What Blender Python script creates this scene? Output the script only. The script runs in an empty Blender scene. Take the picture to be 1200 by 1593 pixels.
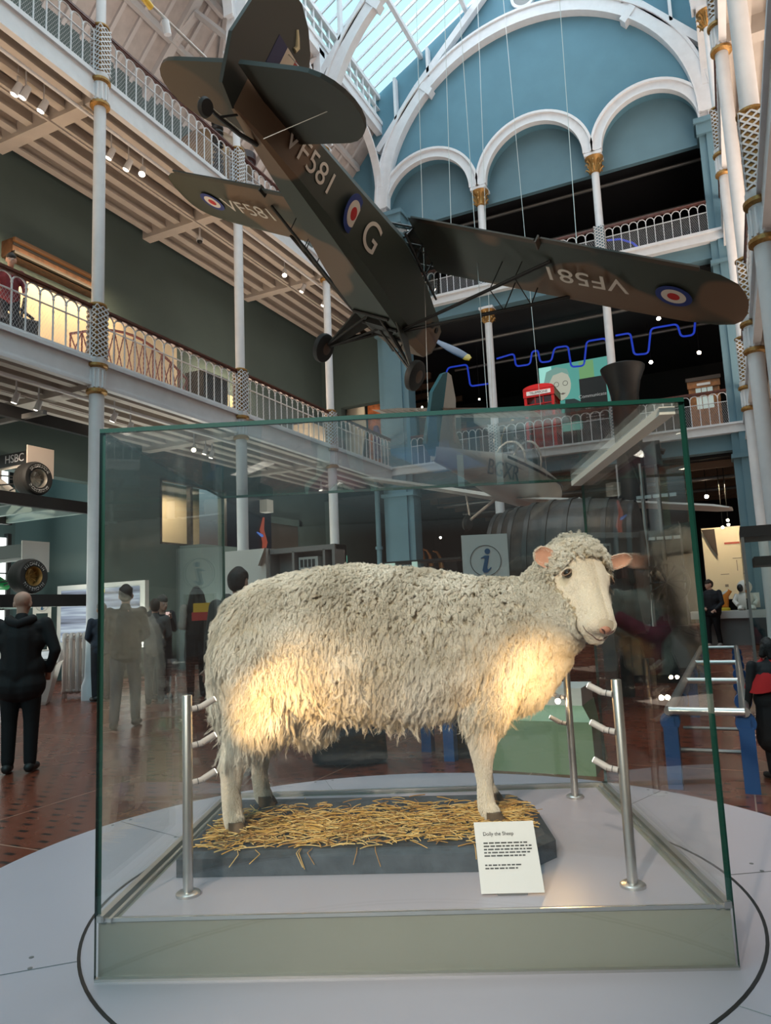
import bpy, math, random
import numpy as np
from mathutils import Vector, Matrix

random.seed(7)
rng = np.random.default_rng(7)
PI = math.pi
SC = bpy.context.scene
COL = SC.collection

# ------------------------------------------------------------------ camera
F, PITCH, ROLL, YAW, CAMZ = 1121.2156, .1324, -.0421, .4417, 1.38
_fw = np.array([-math.sin(YAW) * math.cos(PITCH), math.cos(YAW) * math.cos(PITCH), math.sin(PITCH)])
_r = np.array([math.cos(YAW), math.sin(YAW), 0.0])
_u = np.cross(_r, _fw)
_r2 = math.cos(ROLL) * _r + math.sin(ROLL) * _u
_u2 = -math.sin(ROLL) * _r + math.cos(ROLL) * _u
cd = bpy.data.cameras.new('camera')
cam = bpy.data.objects.new('camera', cd)
COL.objects.link(cam)
cam.matrix_world = Matrix(((_r2[0], _u2[0], -_fw[0], 0), (_r2[1], _u2[1], -_fw[1], 0), (_r2[2], _u2[2], -_fw[2], CAMZ), (0, 0, 0, 1)))
cd.sensor_fit = 'VERTICAL'
cd.sensor_height = 36
cd.lens = F / 1593 * 36
cd.clip_start = .05
cd.clip_end = 200
SC.camera = cam

def _ray(x, y):
    return _fw + _r2 * (x - 600) / F - _u2 * (y - 796.5) / F
def atX(x, y, v):
    d = _ray(x, y); return d * (v / d[0]) + [0, 0, CAMZ]
def atY(x, y, v):
    d = _ray(x, y); return d * (v / d[1]) + [0, 0, CAMZ]
def atZ(x, y, v):
    d = _ray(x, y); return d * ((v - CAMZ) / d[2]) + [0, 0, CAMZ]

# ------------------------------------------------------------------ sky, exposure
SC.view_settings.view_transform = 'Standard'
SC.view_settings.look = 'None'
SC.view_settings.gamma = 1
SC.view_settings.use_curve_mapping = False
SC.view_settings.exposure = 0.38
SC.cycles.use_denoising = True
SC.cycles.max_bounces = 8
SC.cycles.transparent_max_bounces = 24
SC.cycles.sample_clamp_indirect = 4
SC.cycles.caustics_reflective = False
SC.cycles.caustics_refractive = False
w = bpy.data.worlds.new('sky')
SC.world = w
w.use_nodes = True
nt = w.node_tree
nt.nodes.clear()
tc = nt.nodes.new('ShaderNodeTexCoord')
sp = nt.nodes.new('ShaderNodeSeparateXYZ')
rp = nt.nodes.new('ShaderNodeValToRGB')
bg = nt.nodes.new('ShaderNodeBackground')
wo = nt.nodes.new('ShaderNodeOutputWorld')
nt.links.new(tc.outputs['Generated'], sp.inputs[0])
nt.links.new(sp.outputs['Z'], rp.inputs[0])
e = rp.color_ramp.elements
e[0].position = .10; e[0].color = (.060, .050, .045, 1)
e[1].position = .45; e[1].color = (.50, .90, 1.0, 1)
nt.links.new(rp.outputs[0], bg.inputs[0])
bg.inputs[1].default_value = 1.2
nt.links.new(bg.outputs[0], wo.inputs[0])

def area(name, loc, rot, sx, sy, power, col):
    l = bpy.data.lights.new(name, 'AREA'); l.shape = 'RECTANGLE'; l.size = sx; l.size_y = sy
    l.energy = power; l.color = col
    o = bpy.data.objects.new(name, l); o.location = loc; o.rotation_euler = rot; COL.objects.link(o); return o
def point(name, loc, power, col, rad=.05):
    l = bpy.data.lights.new(name, 'POINT'); l.energy = power; l.color = col; l.shadow_soft_size = rad
    o = bpy.data.objects.new(name, l); o.location = loc; COL.objects.link(o); return o
def spot(name, loc, to, power, col, ang=50, blend=.6, rad=.03):
    l = bpy.data.lights.new(name, 'SPOT'); l.energy = power; l.color = col; l.shadow_soft_size = rad
    l.spot_size = math.radians(ang); l.spot_blend = blend
    o = bpy.data.objects.new(name, l); o.location = loc
    o.rotation_euler = (Vector(to) - Vector(loc)).to_track_quat('-Z', 'Y').to_euler(); COL.objects.link(o); return o
WARM = (1, .74, .48)
DAY = (1.0, .88, .90)
area('daylight_over_skylight', (-4.8, 12, 25.5), (0, 0, 0), 10, 22, 2450, DAY)
# gallery lamps, and unseen up-facing areas added in place of bounced light
for gy in (1.5, 6.5, 11.5, 16.5, 20.5):
    area('gallery_lamp_lower', (-11.9, gy, 5.4), (0, math.radians(-12), 0), 1.2, .5, 12, (1, .90, .78))
    area('gallery_lamp_upper', (-11.7, gy, 11.2), (0, math.radians(-5), 0), 1.2, .5, 7, (1, .86, .70))
    area('gallery_bounce_lower', (-11.6, gy, 6.7), (PI, 0, 0), 1.2, 3.6, 62, (1, .78, .60))
    area('gallery_bounce_upper', (-11.8, gy, 12.6), (PI, 0, 0), 1.4, 3.6, 45, (1, .86, .76))
    area('aisle_bounce', (-12.0, gy, .35), (PI, 0, 0), 1.4, 3.6, 85, (.98, 1, .86))
    area('right_gallery_bounce', (2.4, gy, 6.7), (PI, 0, 0), 2.0, 3.6, 160, (1, .80, .64))
    area('right_gallery_bounce_top', (2.4, gy, 12.6), (PI, 0, 0), 2.0, 3.6, 130, (1, .82, .68))
    area('right_aisle_bounce', (2.4, gy, .8), (PI, 0, 0), 2.0, 3.6, 30, (1, .82, .66))
spot('aircraft_spot', (-7.5, 7.0, 5.9), (-4.0, 13.2, 3.7), 420, (1, .80, .62), 40, .7, .06)
spot('aeroplane_fill', (-7.6, 1.0, 5.6), (-4.7, 8.6, 7.0), 420, (1, .80, .60), 44, .9, .08)  # unseen spot added to brighten the underside of the hanging aeroplane
spot('warm_floor_spot', (1.6, 7.5, 5.4), (-.1, 9.2, 0), 260, (1, .62, .36), 55, .8, .05)
# unseen warm key spots added to brighten the sheep
spot('sheep_key_spot', (-.9, -6.0, 5.5), (-.85, 2.15, 1.3), 1350, (1, .83, .64), 17, .8, .12)
spot('sheep_key_spot', (.7, -5.4, 5.4), (-.85, 2.15, 1.3), 1200, (1, .84, .66), 17, .8, .12)

# ------------------------------------------------------------------ materials
def nodes(m):
    m.use_nodes = True
    return m.node_tree, m.node_tree.nodes['Principled BSDF']
def mat(name, c, rough=.6, metal=0.0, noise=0.0, scale=8.0, spec=None, emit=None, bump=0.0, bscale=None):
    m = bpy.data.materials.new(name)
    t, b = nodes(m)
    b.inputs['Base Color'].default_value = (*c, 1)
    b.inputs['Roughness'].default_value = rough
    b.inputs['Metallic'].default_value = metal
    if spec is not None: b.inputs['Specular IOR Level'].default_value = spec
    if emit:
        b.inputs['Emission Color'].default_value = (*emit[0], 1); b.inputs['Emission Strength'].default_value = emit[1]
    if noise or bump:
        co = t.nodes.new('ShaderNodeTexCoord'); n = t.nodes.new('ShaderNodeTexNoise')
        n.inputs['Scale'].default_value = scale; n.inputs['Detail'].default_value = 6
        t.links.new(co.outputs['Object'], n.inputs['Vector'])
        if noise:
            r = t.nodes.new('ShaderNodeValToRGB')
            r.color_ramp.elements[0].position = .3; r.color_ramp.elements[1].position = .7
            r.color_ramp.elements[0].color = (*[x * (1 - noise) for x in c], 1)
            r.color_ramp.elements[1].color = (*[min(1, x * (1 + noise)) for x in c], 1)
            t.links.new(n.outputs[0], r.inputs[0]); t.links.new(r.outputs[0], b.inputs['Base Color'])
        if bump:
            bp = t.nodes.new('ShaderNodeBump'); bp.inputs['Strength'].default_value = bump; bp.inputs['Distance'].default_value = .02
            if bscale:
                n2 = t.nodes.new('ShaderNodeTexNoise'); n2.inputs['Scale'].default_value = bscale; n2.inputs['Detail'].default_value = 5
                t.links.new(co.outputs['Object'], n2.inputs['Vector']); t.links.new(n2.outputs[0], bp.inputs['Height'])
            else: t.links.new(n.outputs[0], bp.inputs['Height'])
            t.links.new(bp.outputs[0], b.inputs['Normal'])
    return m
def M_(t, op, a, b=None):
    n = t.nodes.new('ShaderNodeMath'); n.operation = op
    for i, v in enumerate((a, b)):
        if v is None: continue
        if isinstance(v, (int, float)): n.inputs[i].default_value = v
        else: t.links.new(v, n.inputs[i])
    return n.outputs[0]
def glass(name, tint=(1, 1, 1), f0=.045, gloss_col=(1, 1, 1)):
    m = bpy.data.materials.new(name); m.use_nodes = True; t = m.node_tree; t.nodes.clear()
    o = t.nodes.new('ShaderNodeOutputMaterial'); mx = t.nodes.new('ShaderNodeMixShader')
    tr = t.nodes.new('ShaderNodeBsdfTransparent'); gl = t.nodes.new('ShaderNodeBsdfGlossy')
    tr.inputs[0].default_value = (*tint, 1); gl.inputs['Roughness'].default_value = 0; gl.inputs[0].default_value = (*gloss_col, 1)
    g = t.nodes.new('ShaderNodeNewGeometry'); vm = t.nodes.new('ShaderNodeVectorMath'); vm.operation = 'DOT_PRODUCT'
    t.links.new(g.outputs['Normal'], vm.inputs[0]); t.links.new(g.outputs['Incoming'], vm.inputs[1])
    c = M_(t, 'ABSOLUTE', vm.outputs['Value']); p = M_(t, 'POWER', M_(t, 'SUBTRACT', 1.0, c), 5.0)
    f = M_(t, 'ADD', M_(t, 'MULTIPLY', p, .78 - f0), f0)
    t.links.new(f, mx.inputs[0]); t.links.new(tr.outputs[0], mx.inputs[1]); t.links.new(gl.outputs[0], mx.inputs[2])
    t.links.new(mx.outputs[0], o.inputs[0])
    return m
def floor_mat():
    m = bpy.data.materials.new('terracotta_tiles'); t, b = nodes(m)
    co = t.nodes.new('ShaderNodeTexCoord'); s = t.nodes.new('ShaderNodeSeparateXYZ'); t.links.new(co.outputs['Object'], s.inputs[0])
    X, Y = s.outputs[0], s.outputs[1]
    row = M_(t, 'FLOOR', M_(t, 'DIVIDE', Y, .12))
    xo = M_(t, 'ADD', M_(t, 'DIVIDE', X, .23), M_(t, 'MULTIPLY', row, .5))
    fx = M_(t, 'FRACT', xo); fy = M_(t, 'FRACT', M_(t, 'DIVIDE', Y, .12))
    dash = M_(t, 'MULTIPLY', M_(t, 'LESS_THAN', fx, .36), M_(t, 'LESS_THAN', fy, .30))
    gx = M_(t, 'LESS_THAN', M_(t, 'FRACT', M_(t, 'DIVIDE', X, 1.62)), .006)
    gy = M_(t, 'LESS_THAN', M_(t, 'FRACT', M_(t, 'DIVIDE', Y, 3.24)), .004)
    grout = M_(t, 'MAXIMUM', gx, gy)
    n = t.nodes.new('ShaderNodeTexNoise'); n.inputs['Scale'].default_value = 1.3; n.inputs['Detail'].default_value = 8
    t.links.new(co.outputs['Object'], n.inputs['Vector'])
    r = t.nodes.new('ShaderNodeValToRGB'); r.color_ramp.elements[0].position = .3; r.color_ramp.elements[1].position = .75
    r.color_ramp.elements[0].color = (.165, .042, .022, 1); r.color_ramp.elements[1].color = (.200, .055, .030, 1)
    t.links.new(n.outputs[0], r.inputs[0])
    def mix(f, a, c):
        x = t.nodes.new('ShaderNodeMix'); x.data_type = 'RGBA'; t.links.new(f, x.inputs[0]); t.links.new(a, x.inputs[6]); x.inputs[7].default_value = (*c, 1); return x.outputs[2]
    c1 = mix(dash, r.outputs[0], (.022, .012, .010)); c2 = mix(grout, c1, (.36, .22, .16))
    t.links.new(c2, b.inputs['Base Color'])
    t.links.new(M_(t, 'ADD', M_(t, 'MULTIPLY', n.outputs[0], .10), .22), b.inputs['Roughness'])
    return m
def camo(name, c1, c2, scale=.45, thr=.5, seed=0.0):
    m = bpy.data.materials.new(name); t, b = nodes(m)
    co = t.nodes.new('ShaderNodeTexCoord'); mp = t.nodes.new('ShaderNodeMapping'); mp.inputs['Location'].default_value = (seed, seed, seed)
    n = t.nodes.new('ShaderNodeTexNoise'); n.inputs['Scale'].default_value = scale; n.inputs['Detail'].default_value = 1.5
    t.links.new(co.outputs['Object'], mp.inputs[0]); t.links.new(mp.outputs[0], n.inputs['Vector'])
    r = t.nodes.new('ShaderNodeValToRGB'); r.color_ramp.elements[0].position = thr - .012; r.color_ramp.elements[1].position = thr + .012
    r.color_ramp.elements[0].color = (*c1, 1); r.color_ramp.elements[1].color = (*c2, 1)
    t.links.new(n.outputs[0], r.inputs[0]); t.links.new(r.outputs[0], b.inputs['Base Color'])
    b.inputs['Roughness'].default_value = .5
    return m
M = {}
M['floor'] = floor_mat()
M['white'] = mat('white_iron_paint', (.70, .71, .74), .45, noise=.04, scale=5)
M['gold'] = mat('gilt_paint', (.36, .20, .06), .42, .5, noise=.3, scale=40)
M['blue'] = mat('blue_wall_paint', (.105, .235, .31), .75, noise=.05, scale=1.5)
M['blue2'] = mat('blue_pier_paint', (.115, .215, .27), .7, noise=.05, scale=1.5)
M['sage'] = mat('sage_wall_paint', (.066, .098, .096), .8, noise=.07, scale=.8)
M['sagelight'] = mat('pale_sage_paint', (.17, .24, .24), .8, noise=.04, scale=.8)
M['soffit'] = mat('warm_white_soffit_paint', (.50, .45, .41), .7, noise=.06, scale=3)
M['board'] = mat('painted_ceiling_boards', (.45, .40, .38), .75, noise=.1, scale=4)
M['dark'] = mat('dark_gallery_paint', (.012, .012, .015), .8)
M['darkwarm'] = mat('dark_brown_gallery_paint', (.05, .038, .032), .8, noise=.2, scale=1)
M['black'] = mat('black_paint', (.008, .008, .009), .5)
M['rubber'] = mat('black_rubber', (.018, .018, .018), .65, bump=.2, scale=60)
M['steel'] = mat('brushed_steel', (.62, .60, .58), .32, .9)
M['greysteel'] = mat('grey_steel', (.22, .22, .22), .45, .6)
M['disc'] = mat('pale_grey_laminate', (.49, .44, .49), .30, noise=.02, scale=3)
M['case_floor'] = mat('case_floor_grey', (.45, .41, .46), .42)
M['plinth'] = mat('grey_green_plinth_paint', (.27, .27, .225), .42, noise=.03, scale=3)
M['slate'] = mat('blue_grey_slate', (.055, .065, .078), .62, noise=.35, scale=22, bump=.25)
M['mahogany'] = mat('mahogany_rail', (.10, .028, .016), .35, noise=.3, scale=12)
M['glass'] = glass('clear_case_glass', (.985, .995, .99))
M['glass2'] = glass('clear_exhibit_glass', (.94, .98, .97))
M['edge'] = mat('green_glass_edge', (.010, .058, .044), .12, spec=.8)
M['paper'] = mat('white_card', (.74, .73, .73), .6)
M['ink'] = mat('grey_ink', (.05, .05, .05), .7)
M['offwhite'] = mat('offwhite_laminate', (.66, .65, .62), .5)
M['letter'] = mat('white_lettering', (.66, .62, .56), .6)
M['lred'] = mat('roundel_red', (.45, .012, .015), .6)
M['lblue'] = mat('roundel_blue', (.012, .035, .20), .6)
M['lamp'] = mat('lit_lamp_face', (1, 1, 1), .5, emit=((1, .82, .6), 45))
M['lampdim'] = mat('dim_lamp_face', (1, 1, 1), .5, emit=((1, .88, .72), 7))
M['neon'] = mat('blue_neon_tube', (.02, .05, .4), .3, emit=((.03, .09, .95), .28))
M['red'] = mat('pillar_box_red', (.55, .012, .012), .3)
M['wood'] = mat('varnished_orange_wood', (.34, .13, .035), .4, noise=.3, scale=10)
M['timber'] = mat('old_dark_timber', (.06, .045, .035), .55, noise=.5, scale=9, bump=.4)
M['ggreen'] = mat('pale_green_panel', (.26, .38, .24), .5)
M['cream'] = mat('cream_paint', (.62, .50, .34), .7)
M['radiator'] = mat('radiator_enamel', (.52, .47, .45), .4)

# ------------------------------------------------------------------ mesh builder
class MB:
    def __init__(s): s.v = []; s.f = []; s.m = []
    def add(s, vs, fs, mi=0):
        n = len(s.v); s.v += [tuple(map(float, q)) for q in vs]; s.f += [tuple(n + i for i in f) for f in fs]; s.m += [mi] * len(fs); return s
    def box(s, x0, x1, y0, y1, z0, z1, mi=0, R=None, o=(0, 0, 0)):
        vs = [(x, y, z) for z in (z0, z1) for x, y in ((x0, y0), (x1, y0), (x1, y1), (x0, y1))]
        if R is not None: vs = [tuple(R @ Vector(q) + Vector(o)) for q in vs]
        return s.add(vs, [(3, 2, 1, 0), (4, 5, 6, 7), (0, 1, 5, 4), (1, 2, 6, 5), (2, 3, 7, 6), (3, 0, 4, 7)], mi)
    def ring_frame(s, a, b):
        d = (Vector(b) - Vector(a)).normalized(); h = Vector((0, 0, 1)) if abs(d.z) < .9 else Vector((1, 0, 0))
        x = d.cross(h).normalized(); return x, d.cross(x).normalized(), d
    def tube(s, a, b, r0, r1=None, n=12, mi=0):
        r1 = r0 if r1 is None else r1
        return s.path([a, b], [r0, r1], n, mi)
    def path(s, P, r, n=8, mi=0, closed=False):
        P = [Vector(p) for p in P]; k = len(P); r = [r] * k if isinstance(r, (int, float)) else r
        vs = []; x = None
        for i, p in enumerate(P):
            if closed: d = P[(i + 1) % k] - P[i - 1]
            else: d = P[min(i + 1, k - 1)] - P[max(i - 1, 0)]
            if d.length < 1e-9: d = Vector((0, 0, 1))
            d.normalize()
            if x is None: x, y, _ = s.ring_frame((0, 0, 0), d)
            else:
                x = x - d * x.dot(d)
                x = x.normalized() if x.length > 1e-6 else s.ring_frame((0, 0, 0), d)[0]
                y = d.cross(x)
            for j in range(n):
                a = 2 * PI * j / n; vs.append(p + (x * math.cos(a) + y * math.sin(a)) * r[i])
        fs = []
        for i in range(k if closed else k - 1):
            for j in range(n):
                a, b = i * n + j, i * n + (j + 1) % n; i2 = ((i + 1) % k) * n
                fs.append((a, b, i2 + (j + 1) % n, i2 + j))
        if not closed: fs += [tuple(range(n))[::-1], tuple((k - 1) * n + j for j in range(n))]
        return s.add(vs, fs, mi)
    def lathe(s, prof, c=(0, 0, 0), n=24, mi=0, R=None, cap=True):
        vs = []
        for r, z in prof:
            for j in range(n):
                a = 2 * PI * j / n; q = Vector((r * math.cos(a), r * math.sin(a), z))
                if R is not None: q = R @ q
                vs.append(q + Vector(c))
        fs = [(i * n + j, i * n + (j + 1) % n, (i + 1) * n + (j + 1) % n, (i + 1) * n + j) for i in range(len(prof) - 1) for j in range(n)]
        if cap: fs += [tuple(range(n))[::-1], tuple((len(prof) - 1) * n + j for j in range(n))]
        return s.add(vs, fs, mi)
    def loft(s, rings, mi=0, cap=True, closed=True):
        n = len(rings[0]); vs = [q for r in rings for q in r]; m = n if closed else n - 1
        fs = [(i * n + j, i * n + (j + 1) % n, (i + 1) * n + (j + 1) % n, (i + 1) * n + j) for i in range(len(rings) - 1) for j in range(m)]
        if cap: fs += [tuple(range(n))[::-1], tuple((len(rings) - 1) * n + j for j in range(n))]
        return s.add(vs, fs, mi)
    def prism(s, poly, f, t0, t1, mi=0):
        """poly of 2-D points; f(a, b, t) -> 3-D point; extruded from t0 to t1"""
        n = len(poly); vs = [f(a, b, t0) for a, b in poly] + [f(a, b, t1) for a, b in poly]
        fs = [tuple(range(n))[::-1], tuple(range(n, 2 * n))] + [(i, (i + 1) % n, n + (i + 1) % n, n + i) for i in range(n)]
        return s.add(vs, fs, mi)
    def arc(s, f, r0, r1, a0, a1, t0, t1, n=32, mi=0):
        """ring segment in the plane given by f(a, b, t)"""
        vs = []; k = n + 1
        for i in range(k):
            a = a0 + (a1 - a0) * i / n; c, q = math.cos(a), math.sin(a)
            vs += [f(r0 * c, r0 * q, t0), f(r1 * c, r1 * q, t0), f(r1 * c, r1 * q, t1), f(r0 * c, r0 * q, t1)]
        fs = [(i * 4 + j, i * 4 + (j + 1) % 4, i * 4 + 4 + (j + 1) % 4, i * 4 + 4 + j) for i in range(n) for j in range(4)]
        fs += [(3, 2, 1, 0), (n * 4, n * 4 + 1, n * 4 + 2, n * 4 + 3)]
        return s.add(vs, fs, mi)
    def ball(s, c, r, n=12, mi=0, R=None):
        r = (r, r, r) if isinstance(r, (int, float)) else r; m = n // 2 + 1; vs = []
        for i in range(m):
            p = PI * i / (m - 1)
            for j in range(n):
                a = 2 * PI * j / n; q = Vector((r[0] * math.sin(p) * math.cos(a), r[1] * math.sin(p) * math.sin(a), r[2] * math.cos(p)))
                if R is not None: q = R @ q
                vs.append(q + Vector(c))
        return s.add(vs, [(i * n + j, (i + 1) * n + j, (i + 1) * n + (j + 1) % n, i * n + (j + 1) % n) for i in range(m - 1) for j in range(n)], mi)
    def cap_(s, a, b, ra, rb, n=12, mi=0):
        a, b = Vector(a), Vector(b); d = b - a; L = d.length
        if L < 1e-6: return s.ball(a, ra, n, mi)
        R = d.to_track_quat('Z', 'Y').to_matrix(); prof = []
        for i in range(5): t = PI / 2 * i / 4; prof.append((ra * max(math.sin(t), 1e-4), -ra * math.cos(t)))
        for i in range(5): t = PI / 2 * i / 4; prof.append((rb * max(math.cos(t), 1e-4), L + rb * math.sin(t)))
        return s.lathe(prof, a, n, mi, R)
    def build(s, name, mats, parent=None, smooth=True, ang=40):
        me = bpy.data.meshes.new(name); me.from_pydata(s.v, [], s.f)
        mats = mats if isinstance(mats, (list, tuple)) else [mats]
        for m in mats: me.materials.append(m)
        if len(mats) > 1: me.polygons.foreach_set('material_index', s.m)
        o = bpy.data.objects.new(name, me); COL.objects.link(o)
        if smooth:
            me.polygons.foreach_set('use_smooth', [True] * len(s.f))
            try: me.set_sharp_from_angle(angle=math.radians(ang))
            except Exception: pass
        me.validate(); me.update()
        adopt(o, parent)
        return o
def adopt(o, parent):
    if parent is not None:
        o.parent = parent
        if parent.parent is None: o.matrix_parent_inverse = parent.matrix_basis.inverted()
def tag(o, label=None, cat=None, group=None, kind=None):
    for k, v in (('label', label), ('category', cat), ('group', group), ('kind', kind)):
        if v: o[k] = v
    return o
def thing(name, label, cat, loc=(0, 0, 0), rz=0.0, group=None):
    o = bpy.data.objects.new(name, None); COL.objects.link(o); o.empty_display_size = .1
    o.location = [float(q) for q in loc]; o.rotation_euler = (0, 0, rz)
    return tag(o, label, cat, group)
def kids(o): return [c for c in COL.objects if c.parent == o]
def dup(root, loc, rz=None, label=None, group=None, scale=None):
    r = root.copy(); COL.objects.link(r); r.location = loc
    if rz is not None: r.rotation_euler = (0, 0, rz)
    if scale: r.scale = scale
    if label: r['label'] = label
    if group: r['group'] = group
    for ch in list(root.children):
        c = ch.copy(); COL.objects.link(c); c.parent = r; c.matrix_parent_inverse = ch.matrix_parent_inverse.copy()
        for g in list(ch.children):
            d = g.copy(); COL.objects.link(d); d.parent = c
    return r
def struct(name, mb, m, smooth=False, parent=None):
    return tag(mb.build(name, m, parent, smooth), kind='structure')
def text(s, size, mt, parent, M4, ext=.001, name='lettering', align='CENTER', shear=0):
    c = bpy.data.curves.new(name, 'FONT'); c.body = s; c.size = size; c.extrude = ext; c.align_x = align; c.align_y = 'CENTER'; c.shear = shear
    c.materials.append(mt); o = bpy.data.objects.new(name, c); COL.objects.link(o)
    if parent is not None:
        o.parent = parent
        if parent.parent is None: o.matrix_parent_inverse = parent.matrix_basis.inverted()
    o.matrix_basis = M4
    dg = bpy.context.evaluated_depsgraph_get(); me = bpy.data.meshes.new_from_object(o.evaluated_get(dg))
    q = bpy.data.objects.new(name, me); COL.objects.link(q)
    if not me.materials: me.materials.append(mt)
    q.parent = o.parent; q.matrix_parent_inverse = o.matrix_parent_inverse.copy(); q.matrix_basis = M4
    bpy.data.objects.remove(o); bpy.data.curves.remove(c)
    q.name = name
    return q
def frame4(o, x, y):
    """matrix with origin o, text running along x, its up along y"""
    x = Vector(x).normalized(); y = Vector(y); y = (y - x * y.dot(x)).normalized(); z = x.cross(y)
    return Matrix(((x.x, y.x, z.x, o[0]), (x.y, y.y, z.y, o[1]), (x.z, y.z, z.z, o[2]), (0, 0, 0, 1)))
def remeshed(mb, name, m, parent, voxel=.012, smooth=4, fac=.5):
    """one continuous surface over the shapes in mb"""
    o = mb.build(name, m, None)
    md = o.modifiers.new('r', 'REMESH'); md.mode = 'VOXEL'; md.voxel_size = voxel
    ms = o.modifiers.new('s', 'SMOOTH'); ms.iterations = smooth; ms.factor = fac
    dg = bpy.context.evaluated_depsgraph_get(); me = bpy.data.meshes.new_from_object(o.evaluated_get(dg))
    o.modifiers.clear(); old = o.data; o.data = me; me.name = name; bpy.data.meshes.remove(old)
    me.polygons.foreach_set('use_smooth', [True] * len(me.polygons))
    if not me.materials: me.materials.append(m)
    adopt(o, parent)
    return o
# ------------------------------------------------------------------ the hall
XL, XR, YB = -10.36, .76, 22.77
YC = [5.09, 9.51, 13.93, 18.35]
struct('floor', MB().box(-22, 10, -6, 34, -.2, 0), M['floor'])
# left aisle outer wall with a lit opening in it (window_1), and outer wall of the right aisle
wl = MB()
WX = -13.4
oy0, oy1, oz0, oz1 = 14.45, 17.2, 3.3, 5.05
wl.box(WX - .3, WX, 12.4, oy0, 0, 11.9).box(WX - .3, WX, oy1, 34, 0, 11.9).box(WX - .3, WX, oy0, oy1, 0, oz0).box(WX - .3, WX, oy0, oy1, oz1, 11.9).box(WX - .3, WX, -6, 12.4, 4.6, 11.9)
wl.box(WX - .3, WX, -6, 34, 11.9, 16.3)
struct('wall_left', wl, M['sage'])
struct('wall_left_lower', MB().box(-16.6, -16.3, -6, 12.4, 0, 5.5).box(-16.6, WX - .3, 12.4, 12.7, 0, 5.5), M['sage'])
struct('wall_left_projection', MB().box(WX, WX + .75, 15.2, 17.3, 0, 3.28), M['sagelight'])
struct('wall_end_left', MB().box(-13.4, -10.7, YB + .35, YB + .7, 8.9, 11.4).box(-13.4, -12.6, YB + .35, YB + .7, 6.2, 8.9), M['sage'])
struct('wall_end_left_top', MB().box(-13.7, -10.5, YB + .3, YB + .7, 12, 19.6).box(.7, 4.5, YB + .3, YB + .7, 12, 19.6), M['blue'])
wn = thing('window_1', 'cream-lit interior window opening high in the green wall', 'window', (WX, oy0, oz0)); wn['kind'] = 'structure'
MB().box(WX - 1.6, WX - 1.5, oy0 - .6, oy1 + .6, oz0 - .3, oz1 + .3).build('lit_recess_wall', M['cream'], wn, False)
MB().box(WX - .12, WX + .02, oy0, oy1, oz1 - .06, oz1).box(WX - .12, WX + .02, oy0, oy1, oz0, oz0 + .05).box(WX - .12, WX + .02, 15.62, 15.72, oz0, oz1).box(WX - .12, WX + .02, oy0, oy0 + .06, oz0, oz1).build('window_frame', M['timber'], wn, False)
MB().box(WX - .7, WX - .66, oy0 + .15, oy0 + .55, oz0 + .9, oz1 - .1).build('recess_board', mat('yellow_board', (.55, .40, .10), .6), wn, False)
area('window_recess_lamp', (WX - .8, 15.8, 5.0), (0, 0, 0), .6, 2.2, 55, (1, .85, .6))
struct('wall_right', MB().box(4.4, 4.7, -6, 34, 5.9, 19), M['soffit'])
struct('wall_right_lower', MB().box(4.4, 4.7, -6, 34, 0, 5.9), M['darkwarm'])
# floor slabs, fascias, joists and girders of the side galleries
def gallery(sgn, x0, x1, side, levels):
    for nm, zt, fm in levels:
        xs = x0 - sgn * .06; b = MB(); b.box(min(xs, x1), max(xs, x1), -6, YB + .3, zt - .16, zt); struct('ceiling_under_%s_gallery_%s' % (side, nm), b, M['soffit'])
        b = MB(); e = x0
        b.box(min(e, e - sgn * .1), max(e, e - sgn * .1), -6, YB, zt - .42, zt - .02)
        b.box(min(e + sgn * .05, e - sgn * .05), max(e + sgn * .05, e - sgn * .05), -6, YB, zt - .02, zt + .05)
        b.box(min(e + sgn * .03, e - sgn * .1), max(e + sgn * .03, e - sgn * .1), -6, YB, zt - .46, zt - .40)
        struct('trim_%s_%s_fascia' % (side, nm), b, M['white'])
        b = MB()
        for k in range(6):
            x = x0 - sgn * (.42 + k * .47)
            b.box(x - .055, x + .055, -6, YB + .3, zt - .38, zt - .16)
            b.box(x - .09, x + .09, -6, YB + .3, zt - .42, zt - .38)
        for y in YC + [.67, -3.75]:
            b.box(min(x0 - sgn * .1, x1), max(x0 - sgn * .1, x1), y - .14, y + .14, zt - .52, zt - .16)
        struct('trim_%s_%s_joists' % (side, nm), b, M['soffit'])
gallery(1, XL, WX, 'left', (('lower', 6.16, 0), ('upper', 12.0, 0)))
gallery(-1, XR, 4.4, 'right', (('lower', 6.16, 0), ('upper', 12.0, 0)))
for nm, zt in (('lower', 6.16), ('upper', 12.0)):
    struct('trim_left_%s_pipe' % nm, MB().tube((XL - .32, -6, zt - .62), (XL - .32, YB - .2, zt - .62), .035, n=8), M['white'], True)
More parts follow.
